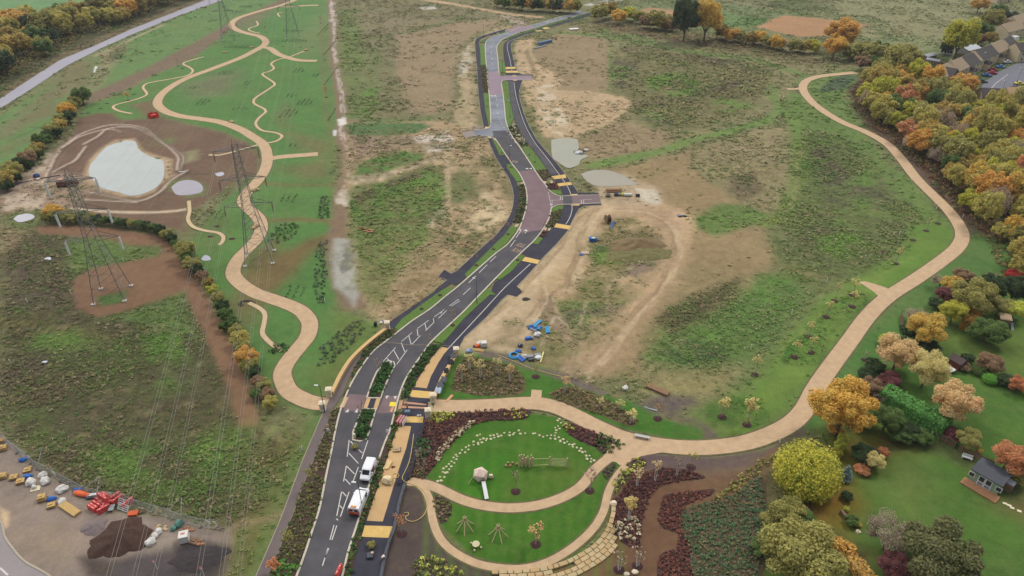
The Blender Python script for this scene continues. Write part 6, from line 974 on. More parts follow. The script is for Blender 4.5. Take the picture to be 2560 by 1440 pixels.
# pylons and their wires
def pylon(px, py, ang, label, ins, hz=30.5, arms=((29, 4.9), (21.8, 5.2), (15.0, 5.5))):
    g = G(px, py); e = empty('pylon', g, ang, label, 'pylon', None); mb = MB()
    def hw(z): return 3.3 + (1.15 - 3.3) * min(z, 16) / 16 if z < 16 else 1.15 + (.55 - 1.15) * (z - 16) / (hz - 16)
    lv = [0, 3.6, 7.0, 10.2, 13.0, 15.4, 17.6, 19.6, 21.5, 23.2, 24.8, 26.3, 27.7, 29.1, hz]
    for a, b_ in zip(lv[:-1], lv[1:]):
        p_, q = hw(a), hw(b_); r = .085 if a < 13 else .06
        cor = [(1, 1), (-1, 1), (-1, -1), (1, -1)]
        for i, (sx, sy) in enumerate(cor):
            mb.tube((sx * p_, sy * p_, a), (sx * q, sy * q, b_), r, r, STEEL, 4, False); tx_, ty_ = cor[(i + 1) % 4]
            mb.tube((sx * p_, sy * p_, a), (tx_ * q, ty_ * q, b_), .04, .04, STEEL, 3, False); mb.tube((tx_ * p_, ty_ * p_, a), (sx * q, sy * q, b_), .04, .04, STEEL, 3, False)
            mb.tube((sx * q, sy * q, b_), (tx_ * q, ty_ * q, b_), .035, .035, STEEL, 3, False)
    for s in (-1, 1): mb.tube((0, s * .5, hz), (0, s * .25, hz + 1.3), .06, .05, STEEL, 3, False)
    part(e, 'lattice_body', mb); ft = MB()
    for sx in (-1, 1):
        for sy in (-1, 1): ft.box((sx * 3.3, sy * 3.3, .12), (.9, .9, .24), M_('footing_concrete', (186, 182, 172)))
    part(e, 'footing', ft); tips = []
    for z, L in arms:
        for s in (-1, 1):
            am = MB(); h = hw(z); tip = Vector((0, s * L, z))
            for sx in (-1, 1):
                am.tube((sx * h, s * h, z), tip, .085, .06, STEEL, 4, False); am.tube((sx * h, s * h, z + 1.1), tip, .06, .05, STEEL, 3, False)
                for t in (.35, .65):
                    A = Vector((sx * h, s * h, z)).lerp(tip, t); B = Vector((-sx * h, s * h, z)).lerp(tip, t); am.tube(A, B, .045, .045, STEEL, 3, False)
            ao = part(e, 'cross_arm', am); im = MB()
            if ins == 'white':
                im.tube(tip, tip - Vector((0, 0, .35)), .05, .05, STEEL, 4)
                for dx in (-.2, .2): im.tube(tip + Vector((dx, 0, -.3)), tip + Vector((dx * .9, 0, -3.4)), .17, .17, WHT, 6)
                im.box(tip + Vector((0, 0, -3.45)), (.9, .1, .1), STEEL); im.box(tip + Vector((0, 0, -.3)), (.6, .1, .1), STEEL)
            else:
                for dx in (-.45, .45): im.tube(tip + Vector((dx * 1.5, 0, -.05)), tip + Vector((dx * .25, 0, -2.6)), .07, .07, M_('brown_porcelain', (150, 112, 104), rough=.4), 5)
                im.box(tip + Vector((0, 0, -2.7)), (.7, .08, .08), GALV)
            part(ao, 'insulator', im); tips.append((e.matrix_basis if False else None, tip, z))
    return e, [Matrix.Translation(g) @ Matrix.Rotation(ang, 4, 'Z') @ (t - Vector((0, 0, 3.4 if ins == 'white' else 2.7))) for _, t, _ in tips]
A1, A2 = G(282, 738), G(572, 104); B1, B2 = G(650, 646), G(733, 92)
a_ang, b_ang = math.atan2((A2 - A1).y, (A2 - A1).x), math.atan2((B2 - B1).y, (B2 - B1).x)
_, t1 = pylon(282, 738, a_ang, 'near lattice pylon with white insulators on bare soil', 'white'); _, t3 = pylon(572, 104, a_ang, 'far lattice pylon with white insulators near the grey road', 'white'); _, t2 = pylon(650, 646, b_ang, 'lattice pylon straddling the winding park path', 'brown'); _, t4 = pylon(733, 92, b_ang, 'far lattice pylon at the top of the park', 'brown')
WIRE = M_('conductor', (150, 148, 138), rough=.6); 
def wires(T0, T1, r, twin, sag, label, group, n=18):
    for a, b_ in zip(T0, T1):
        mb = MB(); d = (b_ - a).normalized(); s = Vector((-d.y, d.x, 0)) * .23
        for q in ((-1, 1) if twin else (0,)):
            P = [a.lerp(b_, k / n) + s * q - Vector((0, 0, sag * 4 * (k / n) * (1 - k / n))) for k in range(n + 1)]; mb.path(P, r, WIRE, 4)
        if twin:
            for k in (4, 9, 14): c = a.lerp(b_, k / n) - Vector((0, 0, sag * 4 * (k / n) * (1 - k / n))); mb.tube(c - s, c + s, .05, .05, GALV, 4)
        tag(mb.build('overhead_wire', None), label, 'overhead wire', group)
off1, off2 = A1 - A2, B1 - B2
wires(t2, [q + off2 for q in t2], .017, True, 6.0, 'twin overhead conductor running from the park pylon towards the viewer', 'conductors from the park pylon to the next one'); wires(t2, t4, .014, True, 6.0, 'twin overhead conductor between the two park pylons', 'conductors between the park pylons')
wires(t1, t3, .012, False, 6.0, 'thin overhead conductor above the pale pond', 'conductors above the pond')
# street lamps
LM_ = MB(); LM_.tube((0, 0, 0), (0, 0, 1.2), .1, .09, DKG, 8); LM_.tube((0, 0, 1.2), (0, 0, 6.3), .065, .05, DKG, 8); LM_.tube((0, 0, 6.25), (.5, 0, 6.4), .045, .04, DKG, 6); LMM = LM_.mesh('column')
LH = MB(); LH.box((.7, 0, 6.42), (.75, .32, .1), WHT, taper=.8); LH.box((.7, 0, 6.35), (.7, .28, .06), GLASS); LHM = LH.mesh('lantern')
LG = 'lamp columns of the new street'
for px, py, a in ((812, 1030, 3.0), (1192, 757, 2.4), (1381, 567, 2.4), (1273, 412, .6), (1275, 294, 2.9), (1209, 92, 0), (1311, 66, 3), (1256, 182, 2.9), (1381, 46, 3.5), (1422, 46, .4), (907, 1276, 3.0), (1222, 20, 1), (1395, 60, 3)):
    e = empty('street_lamp', G(px, py), a, 'tall dark street lamp with a flat white lantern beside the new street', 'street lamp', LG); linkmesh('column', LMM, e); linkmesh('lantern', LHM, e)
for px, py in ((2500, 241), (2541, 208)):
    e = empty('street_lamp', G(px, py), 2.5, 'grey street lamp on the estate road among the parked cars', 'street lamp', 'lamps of the estate road'); linkmesh('column', LMM, e); linkmesh('lantern', LHM, e)
SPM = MB(); SPM.tube((0, 0, 0), (0, 0, 2.9), .06, .06, GALV, 6); SPL = MB(); SPL.box((0, -.08, 2.6), (.5, .06, .6), WHT)
for px, py, lb in ((825, 1100, 'grey sign post with white plate in the left planting strip'), (972, 1104, 'grey sign post with white plate in the right planting strip'), (1010, 998, 'grey sign post at the end of the dark green strip')):
    e = empty('sign_post', G(px, py), 0, lb, 'sign post'); part(e, 'post', SPM); part(e, 'sign_plate', SPL)
e = empty('traffic_bollard', G(978, 915), 0, 'white illuminated bollard at the tip of the upper traffic island', 'bollard'); mb = MB(); mb.lathe((0, 0, .1), [(.28, 0), (.26, .8), (.2, 1.0), (0, 1.02)], WHT, 10); part(e, 'body', mb); mb = MB(); mb.lathe((0, 0, .1), [(.36, 0), (.34, .12), (.28, .13)], DKG, 10); part(e, 'base', mb)
e = empty('traffic_bollard', G(887, 1095), 0, 'white and yellow bollard at the tip of the lower traffic island', 'bollard'); mb = MB(); mb.lathe((0, 0, .1), [(.22, 0), (.2, .9), (0, 1.0)], WHT, 10); part(e, 'body', mb); mb = MB(); mb.lathe((0, 0, .35), [(.225, 0), (.222, .25)], M_('yellow_band', (236, 210, 60)), 10); part(e, 'band', mb)
# gate piers and walls
for px, py, lb in ((969, 822, 'pale stone pier at the top of the tan curved wall'), (824, 990, 'pale stone pier at the lower end of the tan wall'), (808, 1025, 'pale stone pier across the path from the tan wall end'), (1141, 888, 'pale stone pier at the top of the right hand wall'), (1083, 1004, 'pale stone pier at the lower end of the right wall'), (1071, 1042, 'pale stone pier at the corner of the dark red bed')):
    e = empty('gate_pier', G(px, py), .12, lb, 'gate pier'); mb = MB(); mb.box((0, 0, .85), (.95, .95, 1.7), PALES); mb.box((0, 0, .15), (1.05, 1.05, .3), PALES); part(e, 'shaft', mb); mb = MB(); mb.box((0, 0, 1.78), (1.15, 1.15, .16), PALES); mb.box((0, 0, 1.95), (1.05, 1.05, .2), PALES, taper=.35); part(e, 'cap', mb)
    mb = MB(); mb.box((0, -.49, .95), (.4, .04, .55), M_('carved_panel', (214, 198, 164))); part(e, 'carved_panel', mb)
def wall(pts, w, h, m, mc, label, name='stone_wall'):
    P = spline(w2(pts), 4); mb = MB(); strip(mb, P, w, 0, h, m); o = tag(mb.build(name, None), label, 'wall'); mb = MB(); strip(mb, P, w + .16, h + .003, h + .13, mc); mb.build('coping', None, o); return o
TAN = M_('tan_stone', (206, 172, 118), var=.15, scale=2)
wall([(967, 826), (938, 848), (905, 876), (876, 906), (853, 942), (838, 972), (830, 988)], .6, .65, TAN, M_('tan_coping', (214, 180, 124), var=.12), 'low curved tan stone wall left of the footway'); wall([(1140, 890), (1122, 924), (1108, 948), (1095, 978), (1085, 1002)], .6, .75, TAN, M_('tan_coping', (0, 0, 0)), 'low curved stone wall right of the cycleway')
wall([(1060, 1062), (1052, 1090), (1042, 1122), (1028, 1180), (1022, 1200)], .35, .35, DKG, M_('black_membrane', (50, 50, 56), var=.15), 'unfinished dark wall beside the curving bed', 'unfinished_wall'); wall([(1013, 1212), (1000, 1256), (990, 1305), (984, 1330), (976, 1350), (966, 1384), (958, 1420), (952, 1450)], .35, .4, M_('black_membrane', (0, 0, 0)), DKG, 'unfinished dark wall below the play area entrance', 'unfinished_wall')
rl = empty('steel_railing', G(1000, 1256), 0, 'bent black steel bars standing along the unfinished wall', 'railing')
for k in range(12):
    g = G(1013 - k * 5.1, 1212 + k * 19) - G(1000, 1256); mb = MB(); mb.tube((g.x + .1, g.y, .3), (g.x + random.uniform(-.3, .3), g.y + random.uniform(-.2, .3), 1.0), .04, .03, BLK, 4); part(rl, 'bar', mb)
SH = MB()
for x, y, w in ((1133, 890, 1.1), (1127, 905, 1.3), (1116, 927, 1.0), (1108, 948, 1.2), (1100, 965, 1.4), (1095, 975, 1.2)): g = G(x, y, .9); SH.blob((g.x, g.y, .8), (w * .5, w * .8, .22), random.choice([DKG, M_('silver_sheet', (168, 186, 204), rough=.4), BLK]), .35)
tag(SH.build('plastic_sheeting', None), 'crumpled black and silver sheeting on the right hand wall', 'plastic sheeting')
# ---- vehicles
def ring(s):
    x, hw, zb, zs, zr, rw = s; return [(x, -hw, zb), (x, -hw * 1.02, zs), (x, -rw, zr - .1), (x, -rw * .8, zr), (x, rw * .8, zr), (x, rw, zr - .1), (x, hw * 1.02, zs), (x, hw, zb)]
def vehicle(name, secs, paint_m, wheels, wr, label, cat, loc, rz, screens, sides, group=None, extra=None, lights=True):
    e = empty(name, loc, rz, label, cat, group); R_ = [ring(s) for s in secs]; mb = MB(); vs = [q for r in R_ for q in r]; fs = []
    for i in range(len(R_) - 1):
        for j in range(7): fs.append((i * 8 + j, (i + 1) * 8 + j, (i + 1) * 8 + j + 1, i * 8 + j + 1))
        fs.append((i * 8 + 7, (i + 1) * 8 + 7, (i + 1) * 8, i * 8))
    fs += [tuple(range(8)), tuple(range(len(R_) * 8 - 1, len(R_) * 8 - 9, -1))]; mb.add(vs, fs); bo = part(e, 'body', mb, paint_m, False)
    def off(q, r, t, n): v = Vector(q).lerp(Vector(r), t); return v + n
    for nm, i, lo, hi in screens:     # windscreen / rear window between sections i and i+1
        mb = MB(); a, b_ = R_[i], R_[i + 1]; up = Vector((.012 if secs[i][4] > secs[i + 1][4] else -.012, 0, .012)); P = [Vector(a[3]).lerp(Vector(b_[3]), lo), Vector(a[4]).lerp(Vector(b_[4]), lo), Vector(a[4]).lerp(Vector(b_[4]), hi), Vector(a[3]).lerp(Vector(b_[3]), hi)]
        mb.add([q + up for q in P], [(0, 1, 2, 3)]); mb.add([q + up for q in P], [(3, 2, 1, 0)]); part(e, nm, mb, GLASS)
    for x0, x1, z0, z1 in sides:
        for s in (-1, 1):
            mb = MB(); i = max(k for k in range(len(secs)) if secs[k][0] <= x0 + 1e-6); hw = secs[i][1] * 1.02; rw = secs[i][5]; zs, zr = secs[i][3], secs[i][4] - .1
            def yy(z): return s * (hw + (rw - hw) * (z - zs) / (zr - zs) + .012)
            q = [(x0, yy(z0), z0), (x1, yy(z0), z0), (x1 - .12, yy(z1), z1), (x0 + .08, yy(z1), z1)]; mb.add(q, [(0, 1, 2, 3)]); mb.add(q, [(3, 2, 1, 0)]); part(e, 'side_window', mb, GLASS)
    hw = secs[len(secs) // 2][1]
    for x in wheels:
        for s in (-1, 1):
            mb = MB(); mb.tube((x, s * (hw - .2), wr), (x, s * (hw + .03), wr), wr, wr, BLK, 14); wo = part(e, 'wheel', mb); mb = MB(); mb.tube((x, s * (hw + .03), wr), (x, s * (hw + .045), wr), wr * .6, wr * .55, GALV, 10); part(wo, 'rim', mb)
    if lights:
        for s in (-1, 1):
            mb = MB(); mb.box((secs[-2][0] - .03, s * secs[-2][1] * .72, secs[-2][4] - .1), (.3, .32, .14), M_('headlamp', (214, 220, 226), rough=.2)); part(e, 'headlight', mb)
            mb = MB(); mb.box((secs[0][0], s * secs[0][1] * .9, secs[0][3] + .05), (.06, .14, .34), M_('tail_lamp', (176, 40, 36), rough=.3)); part(e, 'tail_light', mb)
            mb = MB(); k = next(i for i, q in enumerate(secs) if q[0] > .6); mb.box((secs[k][0] + .1, s * (secs[k][1] + .14), secs[k][3] + .12), (.14, .22, .2), paint_m if len(label) % 2 else BLK); part(e, 'mirror', mb)
    mb = MB(); mb.box((secs[-1][0] + .01, 0, secs[-1][2] + .13), (.1, secs[-1][1] * 1.9, .2), BLK); part(e, 'front_bumper', mb); mb = MB(); mb.box((secs[0][0] - .02, 0, secs[0][2] + .12), (.1, secs[0][1] * 1.9, .2), BLK); part(e, 'rear_bumper', mb)
    if extra: extra(e)
    return e
VW = M_('white_van_paint', (238, 240, 242), rough=.3, var=.02, spec=.5)
VAN = [(-2.5, .9, .36, 1.1, 1.9, .82), (-2.42, .97, .34, 1.12, 1.97, .88), (.9, .97, .34, 1.12, 2.0, .88), (1.2, .96, .34, 1.12, 1.9, .84), (1.95, .94, .34, 1.05, 1.24, .8), (2.4, .88, .34, .85, 1.02, .72), (2.52, .8, .36, .68, .8, .66)]
SMALL = [(-2.05, .82, .34, 1.05, 1.74, .74), (-1.98, .88, .32, 1.06, 1.8, .8), (.5, .88, .32, 1.06, 1.8, .8), (.75, .87, .32, 1.06, 1.72, .76), (1.4, .86, .32, .98, 1.12, .72), (1.95, .8, .32, .78, .92, .66), (2.08, .74, .34, .62, .74, .6)]
def chevrons(e):
    mb = MB(); RW = M_('white_band', (238, 236, 230)); 
    mb.box((-2.52, 0, .78), (.02, 1.7, .62), M_('chevron_orange', (236, 120, 60), rough=.5))
    for k in range(-3, 4): mb.box((-2.535, k * .25, .78), (.02, .09, .7), M_('chevron_red', (206, 60, 40)), rx=.5 if k < 0 else -.5)
    part(e, 'chevron_panel', mb); mb = MB(); mb.box((-2.515, 0, 1.62), (.03, 1.5, .12), M_('chevron_red', (0, 0, 0))); part(e, 'high_level_band', mb)
    mb = MB(); mb.box((-2.2, 0, 2.03), (.3, .9, .09), M_('amber_beacon', (240, 160, 60), rough=.3)); part(e, 'light_bar', mb)
    for s in (-.42, .42): mb = MB(); mb.box((-2.515, s, 1.38), (.02, .6, .36), GLASS); part(e, 'rear_window', mb)
    mb = MB(); mb.box((-.6, -.995, 1.0), (2.6, .012, .22), M_('grey_van_stripe', (150, 160, 168))); part(e, 'side_stripe', mb)
def head(a, b_): return math.atan2(b_[1] - a[1], b_[0] - a[0])
fa, fb = G(884, 1283), G(908, 1227); rz = math.atan2((fb - fa).y, (fb - fa).x); g = (G(872, 1290) + G(903, 1290)) / 2; ctr = G(886, 1292) + Vector((math.cos(rz), math.sin(rz), 0)) * 2.5
vehicle('white_van', VAN, VW, (-1.55, 1.6), .35, 'white van with orange chevrons on its rear, parked behind the smaller van', 'van', (ctr.x, ctr.y, .03), rz, [('windscreen', 3, .08, .92)], [(.35, 1.25, 1.14, 1.72)], extra=chevrons)
rz2 = rz + math.pi + .02; nose = G(912, 1208); c2 = nose - Vector((math.cos(rz2), math.sin(rz2), 0)) * 2.1
def opened(e):
    mb = MB(); mb.box((-.2, .885, .95), (.95, .03, 1.15), M_('van_interior', (120, 84, 64), var=.2)); part(e, 'open_side_door', mb)
vehicle('white_van', SMALL, VW, (-1.3, 1.3), .32, 'smaller white van facing the viewer with its side door open', 'van', (c2.x, c2.y, .03), rz2, [('windscreen', 3, .06, .94)], [(.2, .8, 1.08, 1.56)], extra=opened)
CAR = [(-2.0, .74, .3, .72, .86, .62), (-1.9, .82, .26, .8, .96, .66), (-1.35, .84, .26, .86, 1.08, .68), (-.75, .84, .26, .88, 1.44, .6), (.35, .84, .26, .88, 1.46, .6), (1.0, .84, .26, .84, 1.02, .66), (1.75, .8, .26, .72, .86, .6), (2.0, .72, .3, .6, .7, .56)]
def cp(n, rgb): return M_('car_paint_' + n, rgb, rough=.3, var=.03, spec=.5)
for px, py, a, n, rgb, lb in ((2517, 158, .05, 'white', (232, 234, 236), 'white car, topmost in the row before the stone terrace'), (2501, 170, -.15, 'blue', (78, 132, 190), 'light blue car below the white one by the terrace'), (2482, 177, -.1, 'darkred', (150, 28, 44), 'dark red car, upper of the two red ones'), (2480, 185, -.15, 'red', (196, 40, 60), 'bright red car, lower of the two red ones'), (2466, 191, -.2, 'bluetwo', (64, 104, 168), 'mid blue car below the two red ones'), (2455, 206, -.25, 'navy', (72, 80, 92), 'dark grey car lowest in the terrace row'), (2547, 212, -.1, 'yellow', (226, 208, 90), 'pale yellow car on the right of the estate road'), (2537, 223, 0, 'black', (48, 54, 62), 'black car below the pale yellow one')):
    g = G(px, py); vehicle('parked_car', CAR, cp(n, rgb), (-1.25, 1.25), .31, lb, 'car', (g.x, g.y, .04), a, [('windscreen', 4, .06, .94), ('rear_window', 2, .06, .94)], [(-.7, .35, .92, 1.28)], 'cars parked on the estate road')
g = G(2524, 241); vehicle('white_van', VAN, VW, (-1.55, 1.6), .35, 'white van parked at the lower end of the estate road', 'van', (g.x, g.y, .04), .1, [('windscreen', 3, .08, .92)], [(.35, 1.25, 1.14, 1.72)])
# ---- houses
HW, HR, HD = M_('honey_stone_wall', (222, 204, 168), var=.12, scale=1.5), M_('stone_tile', (166, 146, 118), var=.14, scale=2), M_('dark_tile', (84, 78, 76), var=.12, scale=2)
def house(A, B, dep, ev, rd, roof_m, label, side=1, wins=3, door=True, chim=True, wall_m=HW, porch=False, name='stone_house', cat='house'):
    """front wall from ground point A to B; the house stretches back from it"""
    d = B - A; L = d.length; e = empty(name, ((A + B) / 2).to_tuple(), math.atan2(d.y, d.x), label, cat); b0, b1 = (0, dep) if side > 0 else (-dep, 0); mb = MB()
    mb.box((0, (b0 + b1) / 2, ev / 2), (L, dep, ev)); m_ = (b0 + b1) / 2
    for s in (-1, 1): x = s * L / 2; mb.add([(x, b0, ev), (x, b1, ev), (x, m_, rd)], [(0, 1, 2) if s > 0 else (2, 1, 0)])
    part(e, 'wall', mb, wall_m); mb = MB(); o = .35; x = L / 2 + .12; t = .14; k = (rd - ev) / (dep / 2)
    for sy, y in ((-1, b0), (1, b1)):
        ye = y + sy * o; ze = ev - o * k; v = [(-x, ye, ze + .03), (x, ye, ze + .03), (x, m_, rd + .03), (-x, m_, rd + .03)]; v += [(a, b_, c + t) for a, b_, c in v]; f = [(4, 5, 6, 7), (3, 2, 1, 0), (0, 1, 5, 4), (1, 2, 6, 5), (3, 0, 4, 7)]
        mb.add(v, f if sy < 0 else [q[::-1] for q in f])
    ro = part(e, 'roof', mb, roof_m)
    if chim: mb = MB(); mb.box((L / 2 - .9, m_, rd + .5), (.9, .6, 1.5), wall_m); mb.box((L / 2 - .9, m_, rd + 1.35), (.3, .3, .35), M_('chimney_pot', (176, 110, 84))); part(ro, 'chimney', mb)
    fy = (b0 if side > 0 else b1) - side * .03
    for r_, z in enumerate((1.3, 3.7) if ev > 4 else (1.3,)):
        for i in range(wins):
            x = -L / 2 + (i + .5) * L / wins
            if door and r_ == 0 and i == wins // 2: continue
            mb = MB(); mb.box((x, fy, z), (1.2, .08, 1.15), WHT); w_ = part(e, 'window', mb); mb = MB(); mb.box((x, fy - side * .03, z), (1.0, .06, .95), GLASS); part(w_, 'pane', mb)
    if door: mb = MB(); mb.box((-L / 2 + (wins // 2 + .5) * L / wins, fy, 1.05), (.95, .08, 2.1), M_('door_paint', (110, 64, 54))); part(e, 'door', mb)
    if porch:
        mb = MB(); y = fy - side * 1.1; mb.box((-L / 4, y, 1.35), (2.6, 2.1, 2.7), wall_m); po = part(e, 'porch', mb); mb = MB(); x = -L / 4; mb.add([(x - 1.5, y - 1.3, 2.72), (x + 1.5, y - 1.3, 2.72), (x + 1.5, y + 1.3, 2.72), (x - 1.5, y + 1.3, 2.72), (x, y - 1.3, 4.2), (x, y + 1.3, 4.2)], [(0, 1, 4), (3, 5, 2), (0, 4, 5, 3), (1, 2, 5, 4), (3, 2, 1, 0)], HD); part(po, 'porch_roof', mb)
    return e
T0, T1 = G(2352, 224), G(2536, 136); T0.z = T1.z = 0
fr = [0, .17, .30, .45, .48, .70, .88, 1.0]; RMS = [HR, HR, HD, HR, HD, HR, HD]; LB = ['end house of the terrace, stone tiled, nearest the wood', 'stone tiled terrace house second from the wood', 'dark tiled terrace house third from the wood', 'narrow stone tiled strip of the terrace between two dark roofs', 'long dark tiled terrace house with a white rooflight', 'stone tiled terrace house second from the far end', 'dark tiled house at the far end of the terrace']
for i in range(7):
    a, b_ = T0.lerp(T1, fr[i]), T0.lerp(T1, fr[i + 1]); h = house(a, b_, 8.5, 5.0, 7.9 + .12 * (i % 2), RMS[i], LB[i], 1, 1 if i == 3 else 3, i != 3, i in (0, 2, 5), porch=i in (1, 2, 4, 5))
    if i == 0: mb = MB(); mb.add([(-4, -1.6, 4.9), (4, -1.6, 4.9), (4, 4, 4.9), (-4, 4, 4.9), (0, -1.6, 7.6), (0, 4.2, 7.6)], [(0, 1, 4), (0, 4, 5, 3), (1, 2, 5, 4)], HD); mb.box((0, -.75, 2.45), (7.2, 1.5, 4.9), HW); part(h, 'cross_gable', mb)
    if i == 4: mb = MB(); mb.box((-2, 2.4, 6.75), (.9, .9, .14), WHT); part(h, 'rooflight', mb)
def hs(x0, y0, x1, y1, *a, **k): p_, q = G(x0, y0), G(x1, y1); return house(p_, q, *a, **k)
h = hs(2512, 104, 2556, 92, 9, 4.6, 7.6, HR, 'stone tiled house with a white conservatory above the terrace', chim=False); mb = MB(); mb.box((-5, -2, 1.3), (5, 3.6, 2.6), WHT, taper=.75); part(h, 'conservatory', mb)
hs(2538, 82, 2600, 66, 9, 4.6, 7.6, HR, 'stone tiled house farther up behind the conservatory house', chim=False); hs(2541, 156, 2600, 150, 8, 5.0, 7.8, HD, 'stone house with white windows right of the white car', chim=False); hs(2450, 259, 2512, 262, 7, 2.8, 5.2, HD, 'dark roofed bungalow at the upper right corner of the wood', wins=2, chim=False); hs(2520, 262, 2610, 258, 8, 2.8, 5.6, M_('tan_tile', (190, 158, 118), var=.1), 'tan roofed house at the right edge below the white van', wins=2, chim=False); hs(2490, 10, 2530, 4, 7, 3, 5, HD, 'small dark roofed house at the top right corner', wins=2, chim=False)
h = hs(2350, 134, 2380, 138, 3, 2.3, 2.7, M_('caravan_roof', (216, 220, 222)), 'long white static caravan behind the terrace gardens', wins=4, door=False, chim=False, wall_m=WHT, name='caravan', cat='caravan'); h = hs(2417, 140, 2448, 132, 6, 2.4, 3.4, M_('grey_sheet_roof', (196, 202, 208)), 'pale grey garage roof behind the terrace', wins=1, door=False, chim=False, wall_m=M_('grey_render', (170, 168, 164)), name='garage', cat='garage')
for x0, y0, x1, y1, lb in ((2312, 158, 2345, 164, 'long grey greenhouse roof in the terrace gardens'), (2315, 152, 2340, 146, 'pale lean-to roof at the top of the terrace gardens'), (2510, 40, 2525, 36, 'white roofed shed in the upper gardens')):
    hs(x0, y0, x1, y1, 3, 1.8, 2.3, GRY, lb, wins=1, door=False, chim=False, wall_m=WOOD_O, name='garden_shed', cat='shed')
# summerhouse
A, B = G(2421, 1199), G(2490, 1239); A.z = B.z = 0; d = B - A; e = empty('summerhouse', ((A + B) / 2).to_tuple(), math.atan2(d.y, d.x), 'sage green summerhouse with black roof and white doors', 'summerhouse'); L = d.length; mb = MB(); GW = M_('sage_green_boards', (150, 172, 140), var=.06, scale=5); mb.box((0, 1.6, 1.2), (L, 3.2, 2.4), GW); part(e, 'wall', mb)
mb = MB(); mb.add([(-L / 2 - .25, -.35, 2.42), (L / 2 + .25, -.35, 2.42), (L / 2 + .25, 3.5, 2.7), (-L / 2 - .25, 3.5, 2.7), (-L / 2 - .25, -.35, 2.54), (L / 2 + .25, -.35, 2.54), (L / 2 + .25, 1.5, 2.95), (-L / 2 - .25, 1.5, 2.95), (L / 2 + .25, 3.5, 2.82), (-L / 2 - .25, 3.5, 2.82)], [(3, 2, 1, 0), (4, 5, 6, 7), (7, 6, 8, 9), (0, 1, 5, 4), (2, 3, 9, 8)], M_('black_felt', (60, 64, 74), rough=.6, var=.12, scale=.8)); part(e, 'roof', mb)
for x in (-2.05, 2.05): mb = MB(); mb.box((x, -.03, 1.4), (.95, .08, .95), WHT); w_ = part(e, 'window', mb); mb = MB(); mb.box((x, -.06, 1.4), (.72, .06, .72), GLASS); part(w_, 'pane', mb)
for x in (-.52, .52):
    mb = MB(); mb.box((x, -.03, 1.08), (1.0, .08, 2.1), WHT); w_ = part(e, 'door', mb); mb = MB(); mb.box((x, -.06, 1.5), (.74, .06, .95), GLASS); mb.box((x, -.06, .55), (.74, .06, .55), M_('door_panel', (130, 142, 166))); part(w_, 'pane', mb)
mb = MB(); mb.box((0, -.95, .1), (L + 1.2, 1.9, .2), M_('deck_boards', (166, 122, 88), var=.18, scale=3)); part(e, 'deck', mb)
one('lean_to', (lambda m: (m.box((0, 0, .7), (1.2, 1.6, 1.4), WOOD_O), m.box((0, .2, 1.45), (1.3, 1.3, .08), M_('grey_sheet_roof', (0, 0, 0))), m)[-1])(MB()), None, 'small lean-to with grey lid at the end of the summerhouse', 'lean-to', G(2518, 1222), e.rotation_euler.z)
def rail_fence(x0, y0, x1, y1, h, label):
    a, b_ = G(x0, y0), G(x1, y1); d = b_ - a; e = empty('wooden_fence', a, math.atan2(d.y, d.x), label, 'fence'); L = d.length; mb = MB(); n = int(L / .3)
    for k in range(n): mb.box((k * L / n + .12, 0, h / 2), (.22, .05, h * random.uniform(.92, 1)), WOOD_O)
    part(e, 'boards', mb); mb = MB()
    for z in (.35, h - .3): mb.box((L / 2, .06, z), (L, .06, .1), WOOD_O)
    part(e, 'rails', mb)
    for k in range(int(L / 2.4) + 1): mb = MB(); mb.box((k * 2.4, .1, h / 2 + .05), (.12, .12, h + .1), WOOD_O); part(e, 'post', mb)
rail_fence(2330, 1092, 2385, 1122, 1.7, 'weathered board fence, upper length by the garden bushes'); rail_fence(2395, 1128, 2480, 1172, 1.7, 'weathered board fence behind the summerhouse'); rail_fence(2500, 1182, 2556, 1212, 1.7, 'weathered board fence right of the summerhouse'); rail_fence(2250, 790, 2253, 822, 1.5, 'broken fence panel at the edge of the gardens'); rail_fence(2385, 142, 2416, 146, 1.8, 'brown fence between caravan and grey garage')
def bench(px, py, rz, label, m, w=1.6):
    e = empty('bench', G(px, py), rz, label, 'bench'); mb = MB(); mb.box((0, 0, .45), (w, .5, .07), m); part(e, 'seat', mb); mb = MB(); mb.box((0, .25, .75), (w, .06, .45), m); part(e, 'backrest', mb)
    for s in (-1, 1): mb = MB(); mb.box((s * w * .42, 0, .21), (.08, .45, .42), m); part(e, 'leg', mb)
bench(2416, 1148, -.5, 'white garden bench by the board fence', WHT); bench(2021, 1268, 1.3, 'old brown garden bench under the scrub', M_('brown_paint', (92, 70, 58)), 2.0)
e = empty('slab_bench', G(1605, 1095), -.28, 'long pale slab seat at the edge of the wide path', 'bench'); mb = MB(); mb.box((0, 0, .47), (2.6, .6, .1), M_('pale_slab', (190, 190, 186), var=.06)); part(e, 'seat', mb)
for s in (-1, 1): mb = MB(); mb.box((s * 1.0, 0, .21), (.2, .5, .42), GRY); part(e, 'leg', mb)
g = G(1627, 1023); mb = MB(); mb.box((0, 0, .06), (2.4, .35, .1), GRY); one('stone_kerb_length', mb, None, 'loose grey kerb length on the lawn by the amber sapling', 'kerb stone', g, -.45)
